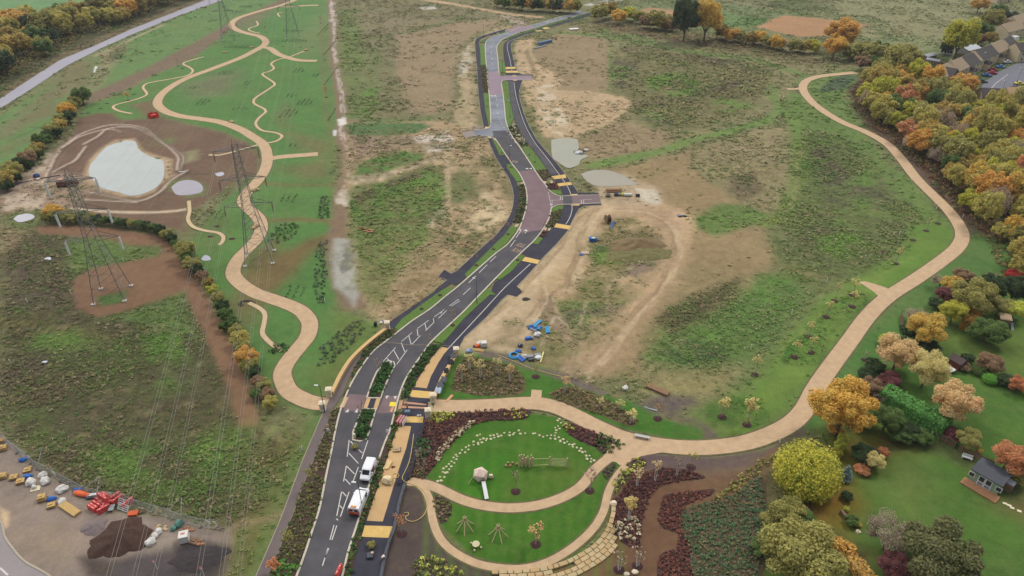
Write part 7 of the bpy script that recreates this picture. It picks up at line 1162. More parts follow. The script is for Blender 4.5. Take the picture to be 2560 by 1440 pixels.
A, B = G(2378, 918), G(2395, 910); e = empty('garden_shed', G(2388, 916), .55, 'brown pitched roof shed beside the straw coloured tree', 'shed'); mb = MB(); mb.box((0, 0, .9), (2.2, 2.4, 1.8), M_('red_brown_boards', (116, 66, 52), var=.1)); part(e, 'wall', mb); mb = MB(); mb.add([(-1.3, -1.4, 1.75), (1.3, -1.4, 1.75), (1.3, 1.4, 1.75), (-1.3, 1.4, 1.75), (0, -1.4, 2.6), (0, 1.4, 2.6)], [(0, 1, 4), (2, 3, 5), (0, 4, 5, 3), (1, 2, 5, 4), (3, 2, 1, 0)], M_('brown_felt', (96, 82, 78), var=.1)); part(e, 'roof', mb); mb = MB(); mb.box((.2, -1.21, .8), (.9, .04, 1.5), M_('dark_opening', (60, 40, 36))); part(e, 'door', mb)
e = empty('garden_table', G(2374, 930), .5, 'white garden table and chair set beside the brown shed', 'garden table'); mb = MB(); mb.box((0, 0, .72), (1.6, 1.3, .06), WHT); part(e, 'tabletop', mb)
for sx in (-.7, .7):
    for sy in (-.55, .55): mb = MB(); mb.tube((sx, sy, 0), (sx, sy, .7), .04, .04, WHT, 5); part(e, 'leg', mb)
e = empty('playhouse', G(2505, 812), -.3, 'raised timber playhouse on the upper lawn', 'playhouse'); mb = MB(); mb.box((0, 0, 1.5), (1.9, 1.7, 1.1), WOOD_O); part(e, 'cabin', mb); mb = MB(); mb.box((0, 0, 2.15), (2.3, 2.0, .16), M_('pale_boards', (190, 164, 130)), rx=.25); part(e, 'roof', mb)
for sx in (-.8, .8):
    for sy in (-.7, .7): mb = MB(); mb.box((sx, sy, .48), (.14, .14, .96), WOOD_O); part(e, 'leg', mb)
mb = MB(); mb.box((1.6, -.9, .5), (.5, 2.0, .06), GRY, rx=.5); part(e, 'slide', mb)
for px, py, lb in ((2145, 1330, 'pale stone lying on the lawn by the leafless tree'),): mb = MB(); mb.blob((0, 0, 0), (.4, .3, .3), PALES, .25); one('garden_stone', mb, None, lb, 'stone', G(px, py))
mb = MB(); mb.blob((0, 0, 0), (.8, .55, .45), M_('dark_cover', (64, 46, 44)), .2); one('covered_heap', mb, None, 'dark covered heap on the grass by the copper hedge', 'heap', G(2070, 1328)); mb = MB(); mb.box((0, 0, .3), (.5, 1.5, .6), WOOD_O); one('log_box', mb, None, 'narrow wooden box at the edge of the lawn', 'box', G(2109, 1290), .2)
mb = MB(); mb.box((0, 0, .04), (.6, .4, .08), PALES); pv = mb.mesh('paving_slab')
for px, py in ((2512, 1259), (2523, 1264), (2530, 1270), (2548, 1278)): tag(linkmesh('paving_slab', pv, None, G(px, py), -.5), 'pale paving slab laid in the grass beyond the deck', 'paving slab', 'slabs leading from the summerhouse deck')
# ---- playground
SS = MB(); SS.lathe((0, 0, 0), [(0, .14), (.2, .14), (.27, .1), (.28, 0)], M_('peeled_stone', (206, 198, 160), var=.08), 9, jit=.08); SSM = SS.mesh('stepping_stone')
STP = [(1102, 1202), (1094, 1204), (1100, 1193), (1105, 1203), (1111, 1194), (1107, 1181), (1113, 1183), (1109, 1172), (1118, 1182), (1116, 1167), (1123, 1174), (1122, 1161), (1128, 1167), (1129, 1155), (1136, 1158), (1134, 1145), (1141, 1149), (1140, 1138), (1150, 1134), (1143, 1142), (1155, 1126), (1163, 1132), (1171, 1125), (1165, 1119), (1172, 1115), (1184, 1113), (1184, 1105), (1196, 1112), (1195, 1108), (1205, 1107), (1201, 1100), (1215, 1102), (1217, 1098), (1193, 1090), (1200, 1087), (1209, 1097), (1227, 1098), (1226, 1090), (1236, 1095), (1234, 1089), (1246, 1092), (1243, 1086), (1253, 1090), (1261, 1083), (1274, 1082), (1274, 1089), (1283, 1087), (1297, 1077), (1286, 1083), (1301, 1085), (1313, 1084), (1333, 1085), (1338, 1084), (1349, 1089), (1358, 1093), (1368, 1090), (1376, 1097), (1388, 1098), (1387, 1090), (1389, 1083), (1378, 1089), (1397, 1094), (1401, 1102), (1408, 1099), (1401, 1104), (1418, 1105), (1411, 1108), (1423, 1112), (1431, 1113), (1436, 1111), (1432, 1118), (1442, 1120), (1449, 1128), (1453, 1122), (1456, 1131), (1463, 1130), (1466, 1140), (1474, 1140), (1468, 1148), (1478, 1148), (1477, 1155), (1485, 1152), (1388, 1070), (1395, 1066), (1391, 1076), (1399, 1072), (1402, 1058), (1394, 1052), (1399, 1048)]
for px, py in STP: o = linkmesh('stepping_stone', SSM, None, G(px, py), random.uniform(0, 6)); o.scale = (random.uniform(.65, .95),) * 2 + (1,); tag(o, 'round pale stepping stone set in the play lawn', 'stepping stone', 'trail of stepping stones round the play lawn')
g = G(1201, 1196); e = empty('climbing_dome', g, .1, 'pale faceted climbing boulder with a steel slide', 'climbing frame'); bm = bmesh.new(); bmesh.ops.create_icosphere(bm, subdivisions=1, radius=1.0); mb = MB(); mb.add([(v.co.x * 1.35 * random.uniform(.93, 1.07), v.co.y * 1.35, max(0, v.co.z * 1.25 + .95)) for v in bm.verts], [tuple(v.index for v in f.verts) for f in bm.faces], M_('carved_timber_shell', (230, 206, 188), var=.1, scale=2)); bm.free(); part(e, 'shell', mb)
mb = MB(); mb.box((.35, -1.52, .95), (.7, .12, .75), M_('dark_doorway', (110, 92, 80))); part(e, 'doorway', mb); mb = MB()
a, b_ = Vector((.4, -1.4, 1.0)), Vector((.75, -4.6, .2)); d = b_ - a; n = Vector((d.y, -d.x, 0)).normalized() * .32
for k, (o1, zz_) in enumerate(((0, 0), )): mb.add([a - n, a + n, b_ + n, b_ - n, a - n + Vector((0, 0, .12)), a + n + Vector((0, 0, .12)), b_ + n + Vector((0, 0, .12)), b_ - n + Vector((0, 0, .12))], [(0, 1, 2, 3), (4, 7, 6, 5), (0, 4, 5, 1), (1, 5, 6, 2), (2, 6, 7, 3), (3, 7, 4, 0)], WHT)
part(e, 'slide', mb); mb = MB(); mb.box((1.75, -.1, .55), (.75, .6, .45), M_('carved_timber_shell', (0, 0, 0)), taper=.7); mb.tube((1.75, -.1, 0), (1.75, -.1, .4), .15, .12, LOGM, 6); part(e, 'head', mb); mb = MB(); mb.tube((-1.3, -.4, .9), (-2.0, -1.0, .05), .06, .05, LOGM, 5); part(e, 'climbing_pole', mb)
for px, py, rz, lb in ((1163, 1320, 0, 'left log tepee frame on the lower play lawn'), (1246, 1340, .4, 'right log tepee frame on the lower play lawn')):
    g = G(px, py); e = empty('tepee', g, rz, lb, 'tepee')
    for k in range(6):
        a = k * math.pi / 3 + .5; mb = MB(); c = Vector((math.cos(a), math.sin(a), 0)); mb.tube(c * 1.5, -c * .28 + Vector((0, 0, 2.55)), .085, .07, LOGM, 7); part(e, 'pole', mb)
    mb = MB(); mb.tube((0, 0, 2.0), (0, 0, 2.2), .26, .22, M_('rope', (160, 130, 90)), 8); part(e, 'binding', mb)
e = empty('play_table', G(1190, 1366), 0, 'small round pale table with stub seats on the lower lawn', 'table'); mb = MB(); mb.lathe((0, 0, 0), [(.2, 0), (.18, .5), (.55, .52), (.58, .62), (0, .66)], M_('peeled_stone', (0, 0, 0)), 14); part(e, 'tabletop', mb)
for a in (-.4, 2.6, 4.5): mb = MB(); mb.lathe((math.cos(a) * .85, math.sin(a) * .85, 0), [(.15, 0), (.15, .32), (0, .34)], LOGM, 8); part(e, 'seat', mb)
e = empty('balance_trail', G(1300, 1166), 0, 'timber post trail ending in rope bridge and climbing net', 'play trail')
g0 = G(1300, 1166)
for px, py, h in ((1298, 1167, 2.8), (1303, 1157, 2.0), (1306, 1167, 2.0), (1311, 1159, 2.1), (1315, 1166, 2.1), (1318, 1161, 2.0), (1324, 1168, 2.1), (1328, 1160, 2.2), (1332, 1167, 2.2), (1374, 1165, 2.3), (1416, 1168, 2.2)):
    g = G(px, py) - g0; mb = MB(); mb.tube((g.x, g.y, 0), (g.x + random.uniform(-.1, .1), g.y, h), .14, .12, LOGM, 8); part(e, 'post', mb)
P_, Q_, R_ = [G(x, y) - g0 for x, y in ((1332, 1167), (1374, 1165), (1416, 1168))]; mb = MB(); RP = M_('pale_rope', (206, 200, 150))
for z in (.35, 1.85): mb.tube(P_ + Vector((0, 0, z)), Q_ + Vector((0, 0, z)), .045, .045, RP, 5)
for k in range(1, 5): c = P_.lerp(Q_, k / 5); mb.tube(c + Vector((0, 0, .35)), c + Vector((0, 0, 1.85)), .025, .025, RP, 4)
part(e, 'rope_bridge', mb); mb = MB()
for k in range(6): z = .3 + k * .32; mb.tube(Q_ + Vector((0, 0, z)), R_ + Vector((0, 0, z)), .028, .028, RP, 4)
for k in range(0, 11): c = Q_.lerp(R_, k / 10); mb.tube(c + Vector((0, 0, .3)), c + Vector((0, 0, 1.9)), .022, .022, RP, 4)
part(e, 'climbing_net', mb)
SM = MB(); SM.lathe((0, 0, 0), [(.2, 0), (.19, .45), (0, .47)], M_('stump', (168, 136, 104)), 9); SMM = SM.mesh('log_stump')
for px, py in ((1265, 1167), (1270, 1160), (1276, 1167), (1281, 1160), (1292, 1163)): tag(linkmesh('log_stump', SMM, None, G(px, py)), 'short log stump in the zigzag before the timber posts', 'log stump', 'row of log stumps beside the timber posts')
# stone terraces round the lower lawn: every block a thing of its own
BM_ = [M_('buff_block', (200, 174, 132), var=.12, scale=1.5, bump=.2), M_('ochre_block', (192, 164, 118), var=.14, scale=1.5, bump=.2), M_('grey_block', (192, 172, 130), var=.12, scale=1.5, bump=.2)]
ARC = [(1533, 1258), (1531, 1290), (1518, 1328), (1492, 1362), (1455, 1388), (1410, 1410), (1360, 1424), (1300, 1430), (1240, 1432)]
for row, (dd, z) in enumerate(((.05, .34), (.78, .3), (1.5, .26), (2.2, .2))):
    P = spline(w2(ARC), 12); L0 = offset(P, dd); s = 0; i = 0; acc = 0
    seg = [0]
    for a, b_ in zip(L0[:-1], L0[1:]): seg.append(seg[-1] + (b_ - a).length)
    s = (0, 5.0, 6.5, 8.0)[row]
    while s < seg[-1] - (0, 1, 3, 5)[row]:
        w = random.uniform(.8, 1.5); m_ = s + w / 2; k = max(i for i in range(len(seg)) if seg[i] <= m_); k = min(k, len(L0) - 2); t = (m_ - seg[k]) / max(1e-6, seg[k + 1] - seg[k]); c = L0[k].lerp(L0[k + 1], t); d = L0[k + 1] - L0[k]
        if not (row == 1 and 14 < s < 17): mb = MB(); mb.box((0, 0, z / 2), (w - .08, .68, z), random.choice(BM_), taper=.96); tag(mb.build('stone_block', None, None, (c.x, c.y, .02), math.atan2(d.y, d.x) + random.uniform(-.06, .06)), 'rough buff stone block of the curved terrace below the play lawn', 'stone block', 'blocks of the curved stone terrace')
        s += w
for px, py, s, lb in ((1587, 1432, .55, 'white boulder on the bare soil, right of two'), (1567, 1436, .42, 'white boulder on the bare soil, left of two'), (1534, 1260, .6, 'grey boulder at the start of the stone terrace')): mb = MB(); mb.blob((0, 0, 0), (s, s * .8, s * .7), PALES, .2); one('boulder', mb, None, lb, 'boulder', G(px, py))
for px, py, lb in ((631, 119, 'cluster of tan rocks left of the far path junction'), (1053 / 1 - 413, 492 - 16, 'tan rock slab beside the path north of the park pylon'), (634, 568, 'tan rock slabs on the inside of the path below the pylon'), (765, 126, 'yellow rocks at the end of the pale trail'), (560, 132, 'yellow rock group on the far left trail'), (575, 306, 'tan rock on the upper edge of the path')):
    mb = MB()
    for k in range(4): mb.blob((random.uniform(-1, 1), random.uniform(-.8, .8), 0), (random.uniform(.5, .9), .5, .5), BM_[k % 2], .25)
    one('path_rocks', mb, None, lb, 'rocks', G(px, py))
# ---- building yard
FP = MB()
for x in (0, 3.4): FP.tube((x, 0, .05), (x, 0, 2.0), .03, .03, GALV, 5)
for z in (.1, 1.97): FP.tube((0, 0, z), (3.4, 0, z), .028, .028, GALV, 5)
FPM = FP.mesh('frame'); FW = MB()
for k in range(1, 24): FW.tube((k * 3.4 / 24, 0, .1), (k * 3.4 / 24, 0, 1.97), .007, .007, GALV, 3, False)
for k in range(1, 8): FW.tube((0, 0, .1 + k * .235), (3.4, 0, .1 + k * .235), .007, .007, GALV, 3, False)
FWM = FW.mesh('mesh_infill'); FF = MB()
for x in (0, 3.4): FF.box((x, 0, .06), (.24, .7, .12), M_('fence_foot', (120, 116, 112)))
FFM = FF.mesh('foot')
top = [G(x, y, 2.0) for x, y in ((-40, 1055), (0, 1085), (33, 1112), (67, 1137), (83, 1152), (117, 1167), (143, 1182), (175, 1200), (208, 1217), (247, 1227), (295, 1232), (330, 1247), (372, 1260), (415, 1272), (451, 1286), (495, 1296), (543, 1301))]
for k, (a, b_) in enumerate(zip(top[:-1], top[1:])):
    n = max(1, round((b_ - a).length / 3.4))
    for j in range(n):
        p0, p1 = a.lerp(b_, j / n), a.lerp(b_, (j + 1) / n); d = p1 - p0; e = empty('mesh_fence', (p0.x, p0.y, 0), math.atan2(d.y, d.x), 'grey wire site fence panel along the edge of the building yard', 'fence panel', 'site fence panels round the building yard'); s = d.length / 3.4
        for nm, me in (('frame', FPM), ('mesh_infill', FWM), ('foot', FFM)): o = linkmesh(nm, me, e); o.scale = (s, 1, 1)
for px, py, x2, y2, lb in ((70, 1137, 115, 1140, 'tubular brace behind the left part of the site fence'), (212, 1220, 258, 1212, 'tubular brace behind the middle of the site fence'), (418, 1276, 462, 1265, 'tubular brace behind the right part of the site fence')):
    a, b_ = G(px, py, 2.0), G(x2, y2, 0); mb = MB(); t_ = Vector((b_.x, b_.y, 2.0)); mb.tube(a, t_, .03, .03, GALV, 5); mb.tube(t_, (b_.x, b_.y, 0), .03, .03, GALV, 5); c = Vector(((a.x + b_.x) / 2 + 2, (a.y + b_.y) / 2 - 2.5, 2.0)); mb.tube(t_, c, .03, .03, GALV, 5); mb.tube(c, (c.x, c.y, 0), .03, .03, GALV, 5); mb.tube((b_.x, b_.y, .2), (a.x, a.y, .2), .025, .025, GALV, 5); tag(mb.build('fence_brace', None), lb, 'fence brace')
mb = MB(); sgn = MB()
for x, y, m_, lb in ((72, 1142, WHT, 'white notice on the left of the site fence'), (134, 1181, M_('cream_sign', (232, 226, 180)), 'cream notice on the site fence above the white bags'), (273, 1234, WHT, 'white notice on the site fence behind the red barriers'), (390, 1268, M_('cream_sign', (0, 0, 0)), 'cream and white notice in the middle of the site fence'), (520, 1304, WHT, 'white notice near the right end of the site fence'), (536, 1306, M_('cream_sign', (0, 0, 0)), 'cream notice at the right end of the site fence')):
    sg = MB(); sg.box((0, 0, 0), (.85, .03, .6), m_); g = G(x, y, 1.6); one('notice_board', sg, None, lb, 'notice', (g.x + .05, g.y - .08, 1.6), -.4)
def pallet_stack(px, py, rz, n, m, label, w=1.3, d=1.1):
    e = empty('pallet_stack', G(px, py), rz, label, 'pallet'); mb = MB(); mb.box((0, 0, .07), (w, d, .14), WOOD_O); part(e, 'pallet', mb); mb = MB()
    for k in range(n): mb.box((random.uniform(-.05, .05), random.uniform(-.05, .05), .14 + .1 + k * .2), (w * random.uniform(.82, .95), d * random.uniform(.82, .95), .19), m)
    mb.box((-.1, .1, .14 + n * .2 + .06), (w * .5, d * .5, .12), m); part(e, 'load', mb)
SLAB = M_('yellow_slab', (206, 172, 110), var=.15, scale=2)
for px, py, rz, n, m, lb in ((8, 1124, .4, 3, SLAB, 'stack of yellow stone slabs at the left edge of the yard'), (2, 1104, .5, 2, SLAB, 'low stack of stone farthest up the left edge'), (8, 1194, .35, 3, SLAB, 'stack of yellow stone on the kerb at the left edge'), (36, 1196, .3, 2, SLAB, 'low pallet of stone left of the blue bag'), (53, 1206, .4, 2, SLAB, 'pallet of stone beside the white bags'), (107, 1250, .35, 4, SLAB, 'tall stack of stone slabs in the middle of the yard'), (130, 1266, .4, 2, SLAB, 'smaller stack of stone in front of the tall one'), (70, 1176, .35, 1, WOOD_N, 'pallet of sawn timber near the fence'), (486, 1355, -.3, 1, WOOD_O, 'wooden tray of rubble beside the white crate')): pallet_stack(px, py, rz, n, m, lb)
def pile(name, px, py, items, label, cat, rz=0):
    mb = MB()
    for it in items: (mb.box if it[0] == 'b' else mb.blob)(*it[1:])
    return one(name, mb, None, label, cat, G(px, py), rz)
mb = MB()
for k in range(6):
    for j in range(2): mb.box((0, (k - 2.5) * .2, .1 + j * .19), (4.1 + random.uniform(-.1, .1), .18, .17), WOOD_N)
one('timber_stack', mb, None, 'long stack of new timber in the yard', 'timber', G(175, 1274), -.52)
mb = MB()
for k in range(5): mb.box((0, (k - 2) * .26, .12), (4.6, .23, .2), WOOD_O); mb.box((0, (k - 2) * .25, .34), (4.5, .22, .2), M_('brown_sleeper', (150, 118, 88)))
one('sleeper_stack', mb, None, 'stack of brown timber sleepers on the rough ground', 'timber', G(1644, 976), -.62)
for px, py, s, lb in ((108, 1190, 1.0, 'white rubble sack by the fence, upper of the heap'), (113, 1206, 1.15, 'white rubble sack, lower of the heap by the fence'), (79, 1208, 1.2, 'grey white sack left of the heap by the fence'), (377, 1358, 1.1, 'white builder bag on the dark ground'), (397, 1330, .8, 'torn white bag among rubble beside the brown heap'), (388, 1340, .7, 'small pale bag in front of the torn one'), (1199, 862, 1.0, 'white builder bag beside the street verge'), (1563, 972, .9, 'white bag near the timber sleepers'), (157, 1226, 1.2, 'shrink wrapped roll lying by the fence'), (156, 1256, .9, 'grey sheeting crumpled in the yard'), (1311, 893, .9, 'white drum liner between blue coil and crates')):
    mb = MB(); mb.blob((0, 0, 0), (.75 * s, .65 * s, .6 * s), BAGW, .2); mb.blob((.2 * s, .1 * s, .5 * s), (.35 * s, .3 * s, .25 * s), BAGW, .3); one('builder_bag', mb, None, lb, 'bag', G(px, py), random.uniform(0, 3))
pile('bag_on_board', 89, 1222, [('b', (0, 0, .05), (1.4, 1.1, .1), M_('pale_board', (224, 210, 176))), ('s', (-.2, .2, .1), (.4, .35, .45), BAGW)], 'white bag standing on a pale board in the yard', 'bag', .35)
for px, py, lb in ((57, 1152, 'blue sacks slumped near the left fence'), (68, 1194, 'blue crate behind the white sacks'), (193, 1228, 'blue barrel bag beside the orange sheet'), (128, 1258 - 8, 'grey and blue tool crate in the yard')): pile('blue_sack', px, py, [('s', (0, 0, 0), (.6, .45, .5), BLUE), ('s', (.4, .3, 0), (.4, .3, .35), BLUE)], lb, 'sack')
pile('orange_sheet', 205, 1237, [('s', (0, 0, .05), (1.6, .55, .5), ORG)], 'folded orange sheeting under the site fence', 'sheeting', -.25); pile('packed_boards', 231, 1240, [('b', (0, 0, .35), (1.5, .5, .1), WHT), ('b', (0, -.2, .15), (1.6, .8, .24), DKG)], 'white panels on a dark pack beside the orange sheeting', 'panels', .2)
RB1 = MB(); RB1.box((0, 0, .5), (1.9, .36, .28), REDP); RB1.box((0, 0, .16), (1.9, .46, .22), REDP); RB1.box((0, 0, .86), (1.9, .3, .2), REDP); 
for x in (-.8, 0, .8): RB1.box((x, 0, .5), (.14, .34, 1.0), REDP)
for x in (-.5, .5): RB1.box((x, 0, .97), (.2, .16, .03), M_('pink_cap', (238, 196, 190)))
RBM = RB1.mesh('red_barrier')
for px, py, a, z in ((238, 1272, -.5, 0), (232, 1276, -.5, 0), (245, 1266, -.5, 0), (252, 1258, -.4, 0), (258, 1252, -.45, 0), (264, 1248, -.5, 0), (270, 1244, -.4, 0), (276, 1258, 1.0, 0), (283, 1252, 1.0, 0), (289, 1247, .9, 0), (266, 1260, -.5, .9), (258, 1266, -.5, 0), (270, 1268, .9, 0), (296, 1254, 1.0, 0), (262, 1255, -.4, .9), (322, 1262, 1.1, 0), (262, 1278, .8, 0)):
    g = G(px, py); tag(linkmesh('red_barrier', RBM, None, (g.x, g.y, z), a), 'red plastic water barrier stacked against the site fence', 'barrier', 'heap of red plastic barriers')
g = G(848, 1432); tag(linkmesh('red_barrier', RBM, None, g, 1.35), 'single red plastic barrier by the kerb at the bottom edge', 'barrier')
GT = MB()
for z in (.1, .4, .7, 1.0): GT.box((0, 0, z), (2.0, .06, .09), WHT)
for x in (-.97, 0, .97): GT.box((x, 0, .55), (.09, .07, 1.1), WHT)
GTM = GT.mesh('white_gate')
for px, py, z, lb in ((306, 1266, 0, 'white slatted site gate leaning on the red barriers, upper'), (306, 1278, 0, 'white slatted site gate leaning on the red barriers, lower')): g = G(px, py); o = linkmesh('white_gate', GTM, None, (g.x, g.y, .1), -.35); o.rotation_euler = (-.7, 0, -.35); tag(o, lb, 'gate')
pile('loose_sheet', 281, 1274, [('b', (0, 0, .5), (.8, 1.2, .1), GRY)], 'grey panel lying on the red barriers', 'panel', .2); pile('orange_mesh', 334, 1286, [('b', (k * .3 - .6, 0, .25), (.2, .9, .4), ORG) for k in range(5)], 'orange slatted barrier at the end of the red heap', 'barrier', .1); pile('timber_offcuts', 350, 1284, [('b', (0, k * .25, .15), (1.6, .12, .12), WOOD_O) for k in range(3)], 'dark timber offcuts right of the orange barrier', 'timber', .5)
def heap(px, py, rx, ry, h, m, label, seed=3):
    n1, n2 = 40, 14; g = G(px, py); vs = [(0, 0, h)]; fs = []
    for j in range(1, n2 + 1):
        for k in range(n1):
            a = 2 * math.pi * k / n1; q = j / n2; w_ = 1 + .10 * math.sin(3 * a + seed) + .07 * math.sin(7 * a + 2 * seed) + .04 * math.sin(13 * a); z = h * (1 - q ** 1.25) * (1 + .16 * min(1, q * 2) * math.sin(5 * a + q * 6 + seed)) + random.uniform(-.045, .045) * h * (2 < j < n2); vs.append((rx * q * w_ * math.cos(a), ry * q * w_ * math.sin(a), max(z, 0) if j < n2 else -.05))
    for k in range(n1): fs.append((0, 1 + k, 1 + (k + 1) % n1))
    for j in range(n2 - 1):
        for k in range(n1): a = 1 + j * n1; fs.append((a + k, a + n1 + k, a + n1 + (k + 1) % n1, a + (k + 1) % n1))
    mb = MB(); mb.add(vs, fs, m); return one('spoil_heap', mb, None, label, 'spoil heap', g, .2, smooth=True)
heap(302, 1346, 4.5, 3.7, 1.3, M_('brown_topsoil', (74, 52, 42), var=.3, scale=2.5, bump=.8), 'dark brown topsoil heap in the yard'); heap(500, 1398, 4.2, 2.2, .45, M_('black_soil', (62, 55, 55), var=.3, scale=2, bump=.6), 'long low black soil heap at the bottom of the yard', 6); heap(236, 1318, 1.9, 1.7, .7, M_('grey_grit', (128, 114, 112), var=.15, scale=3, bump=.5), 'small grey grit heap left of the topsoil', 5)
heap(1590, 615, 7.5, 4.2, 1.9, M_('rubble_soil', (150, 126, 94), var=.45, scale=1.1, bump=.9, rgb2=(118, 100, 66)), 'weedy rubble heap beside the haul road', 2); heap(1500, 622, 2, 1.6, .8, M_('green_heap', (92, 110, 60), var=.25, scale=2), 'little grassy heap left of the rubble', 7); heap(1600, 634, 9, 4.2, .9, M_('weedy_soil', (116, 110, 68), var=.3, scale=1.2, bump=.6), 'low weedy mound in front of the rubble heap', 4)
e = empty('bag_crate', G(463, 1350), .3, 'square white wrapped crate with faded red print', 'crate'); mb = MB(); mb.box((0, 0, .75), (1.35, 1.35, 1.3), BAGW); part(e, 'wrapped_load', mb); mb = MB(); mb.box((0, 0, .06), (1.4, 1.3, .12), WOOD_O); part(e, 'pallet', mb); mb = MB(); mb.box((-.05, .1, 1.405), (.6, .35, .01), M_('faded_red', (206, 130, 120))); part(e, 'faded_print', mb)
pile('green_sheeting', 448, 1312, [('s', (0, 0, 0), (.6, .8, .7), M_('green_plastic', (92, 142, 126), rough=.5)), ('s', (-.5, -.8, 0), (.5, .5, .5), M_('green_plastic', (0, 0, 0)))], 'heap of green plastic sheeting by the site fence', 'sheeting'); pile('rubble', 405, 1322, [('s', (random.uniform(-1, 1), random.uniform(-.6, .6), 0), (.3, .25, .2), random.choice(BM_)) for k in range(9)], 'scattered pale rubble stones beside the topsoil heap', 'rubble'); pile('rubble', 505, 1356, [('s', (random.uniform(-.6, .6), random.uniform(-.5, .5), 0), (.28, .22, .2), M_('brick_bits', (176, 126, 92))) for k in range(8)], 'brick coloured rubble right of the wooden tray', 'rubble'); pile('rubble', 470, 1322, [('s', (random.uniform(-1.2, 1.2), random.uniform(-.4, .4), 0), (.25, .22, .16), M_('brick_bits', (0, 0, 0))) for k in range(10)], 'reddish rubble along the right end of the site fence', 'rubble')
for px, py, lb in ((581, 1314, 'round red and white sign on a pole beyond the fence end'), (511, 1440, 'round red and white sign on a pole at the bottom edge'), (394, 1424, 'round red and white disc sign on the dark ground')):
    e = empty('round_sign', G(px, py), -.2, lb, 'sign'); mb = MB(); mb.tube((0, 0, 0), (0, 0, 2.1), .04, .04, WHT, 6); part(e, 'pole', mb); mb = MB(); mb.tube((0, -.05, 1.9), (0, -.09, 1.9), .36, .36, M_('sign_red', (226, 120, 120)), 16); mb.tube((0, -.09, 1.9), (0, -.1, 1.9), .24, .24, WHT, 16); part(e, 'disc', mb)
# ---- materials on the stony ground
def pipes(px, py, rz, n, L, r, m, label):
    mb = MB()
    for k in range(n): j = k // 4; mb.tube((-L / 2, (k % 4 - 1.5 + .5 * (j % 2)) * 2 * r, r + j * 1.75 * r), (L / 2, (k % 4 - 1.5 + .5 * (j % 2)) * 2 * r, r + j * 1.75 * r), r, r, m, 8)
    one('pipe_bundle', mb, None, label, 'pipes', G(px, py), rz)
pipes(1367, 826, 1.65, 3, 2.2, .16, CYAN, 'upright lying bundle of cyan pipes beside the rubbish'); pipes(1336, 870, -.7, 2, .9, .17, BLUE, 'short blue pipe alone on the grass'); pipes(1304, 897, -.9, 3, 2.0, .17, BLUE, 'blue pipe ends running from the coil'); pipes(1362, 109, .75, 10, 9, .28, M_('pale_blue_pipe', (112, 142, 182), rough=.5), 'long stack of pale blue pipes by the far street'); pipes(1350, 118, .75, 3, 9, .2, M_('grey_pipe', (150, 156, 160)), 'grey pipes lying below the pale blue stack'); pipes(1527, 563, 1.2, 2, 4.0, .2, M_('dull_blue_pipe', (92, 116, 160)), 'dull blue pipe beside the cable drum'); pipes(1534, 478, .03, 6, 4.4, .25, M_('clay_pipe', (180, 140, 110)), 'stack of clay coloured pipes by the side street end'); pipes(1342, 808, .9, 3, 2.6, .14, CYAN, 'cyan pipes on the heap of pipe offcuts')
mb = MB()
for j in range(3):
    for k in range(20): a, b_ = 2 * math.pi * k / 20, 2 * math.pi * (k + 1) / 20; r = 1.05 - j * .13; mb.tube((math.cos(a) * r, math.sin(a) * r, .14 + .1 * j), (math.cos(b_) * r, math.sin(b_) * r, .14 + .1 * j), .13, .13, CYAN, 6)
one('pipe_coil', mb, None, 'bright cyan coil of water pipe on the grass', 'pipe coil', G(1285, 890))
pile('pipe_offcuts', 1336, 822, [('s', (random.uniform(-1.3, 1.3), random.uniform(-1, 1), 0), (.5, .35, .35), random.choice([BLUE, GRY, CYAN, DKG])) for k in range(10)], 'untidy heap of blue and grey pipe fittings', 'pipe fittings'); pile('fittings', 1345, 838, [('s', (random.uniform(-1, 1), random.uniform(-.7, .7), 0), (.4, .35, .3), random.choice([WHT, GRY, BAGW])) for k in range(8)], 'scatter of white and grey fittings below the blue heap', 'pipe fittings'); pile('fittings', 1321, 848, [('b', (0, 0, .25), (1.4, .6, .5), BLUE), ('b', (.7, .1, .25), (.6, .7, .45), GRY)], 'blue and grey crate beside the rubbish line', 'crate', .2); pile('fittings', 1301, 866, [('s', (0, 0, 0), (.6, .5, .6), DKG), ('s', (0, 0, .5), (.3, .3, .2), WHT)], 'dark sack with white top by the rubbish line', 'sack'); pile('fittings', 1296, 878, [('s', (0, 0, 0), (.7, .5, .3), BLUE), ('b', (.3, -.3, .1), (.8, .4, .2), DKG)], 'blue offcuts above the cyan coil', 'pipe fittings')
pile('crate', 1326, 898, [('b', (0, .4, .3), (1.4, .7, .6), GRY), ('b', (.1, -.4, .25), (1.2, .7, .5), DKG)], 'two grey crates right of the white drum', 'crate', .2); pile('crate', 1345, 893, [('b', (0, .4, .25), (1.4, .6, .5), GRY), ('s', (0, -.4, 0), (.8, .6, .5), WHT)], 'grey crate and white sheet left of the yellow beam', 'crate', .05); mb = MB(); mb.box((0, 0, .12), (3.4, .24, .24), M_('yellow_beam', (238, 226, 150))); one('yellow_beam', mb, None, 'long pale yellow beam beside the crates', 'beam', G(1355, 894), 1.35)
e = empty('bag_crate', G(1210, 866), .1, 'white covered crate on a pallet beside the orange bag', 'crate'); mb = MB(); mb.box((0, 0, .7), (1.15, 1.1, 1.0), BAGW, taper=.95); part(e, 'cover', mb); mb = MB(); mb.box((0, 0, .1), (1.25, 1.1, .2), WOOD_O); part(e, 'pallet', mb)
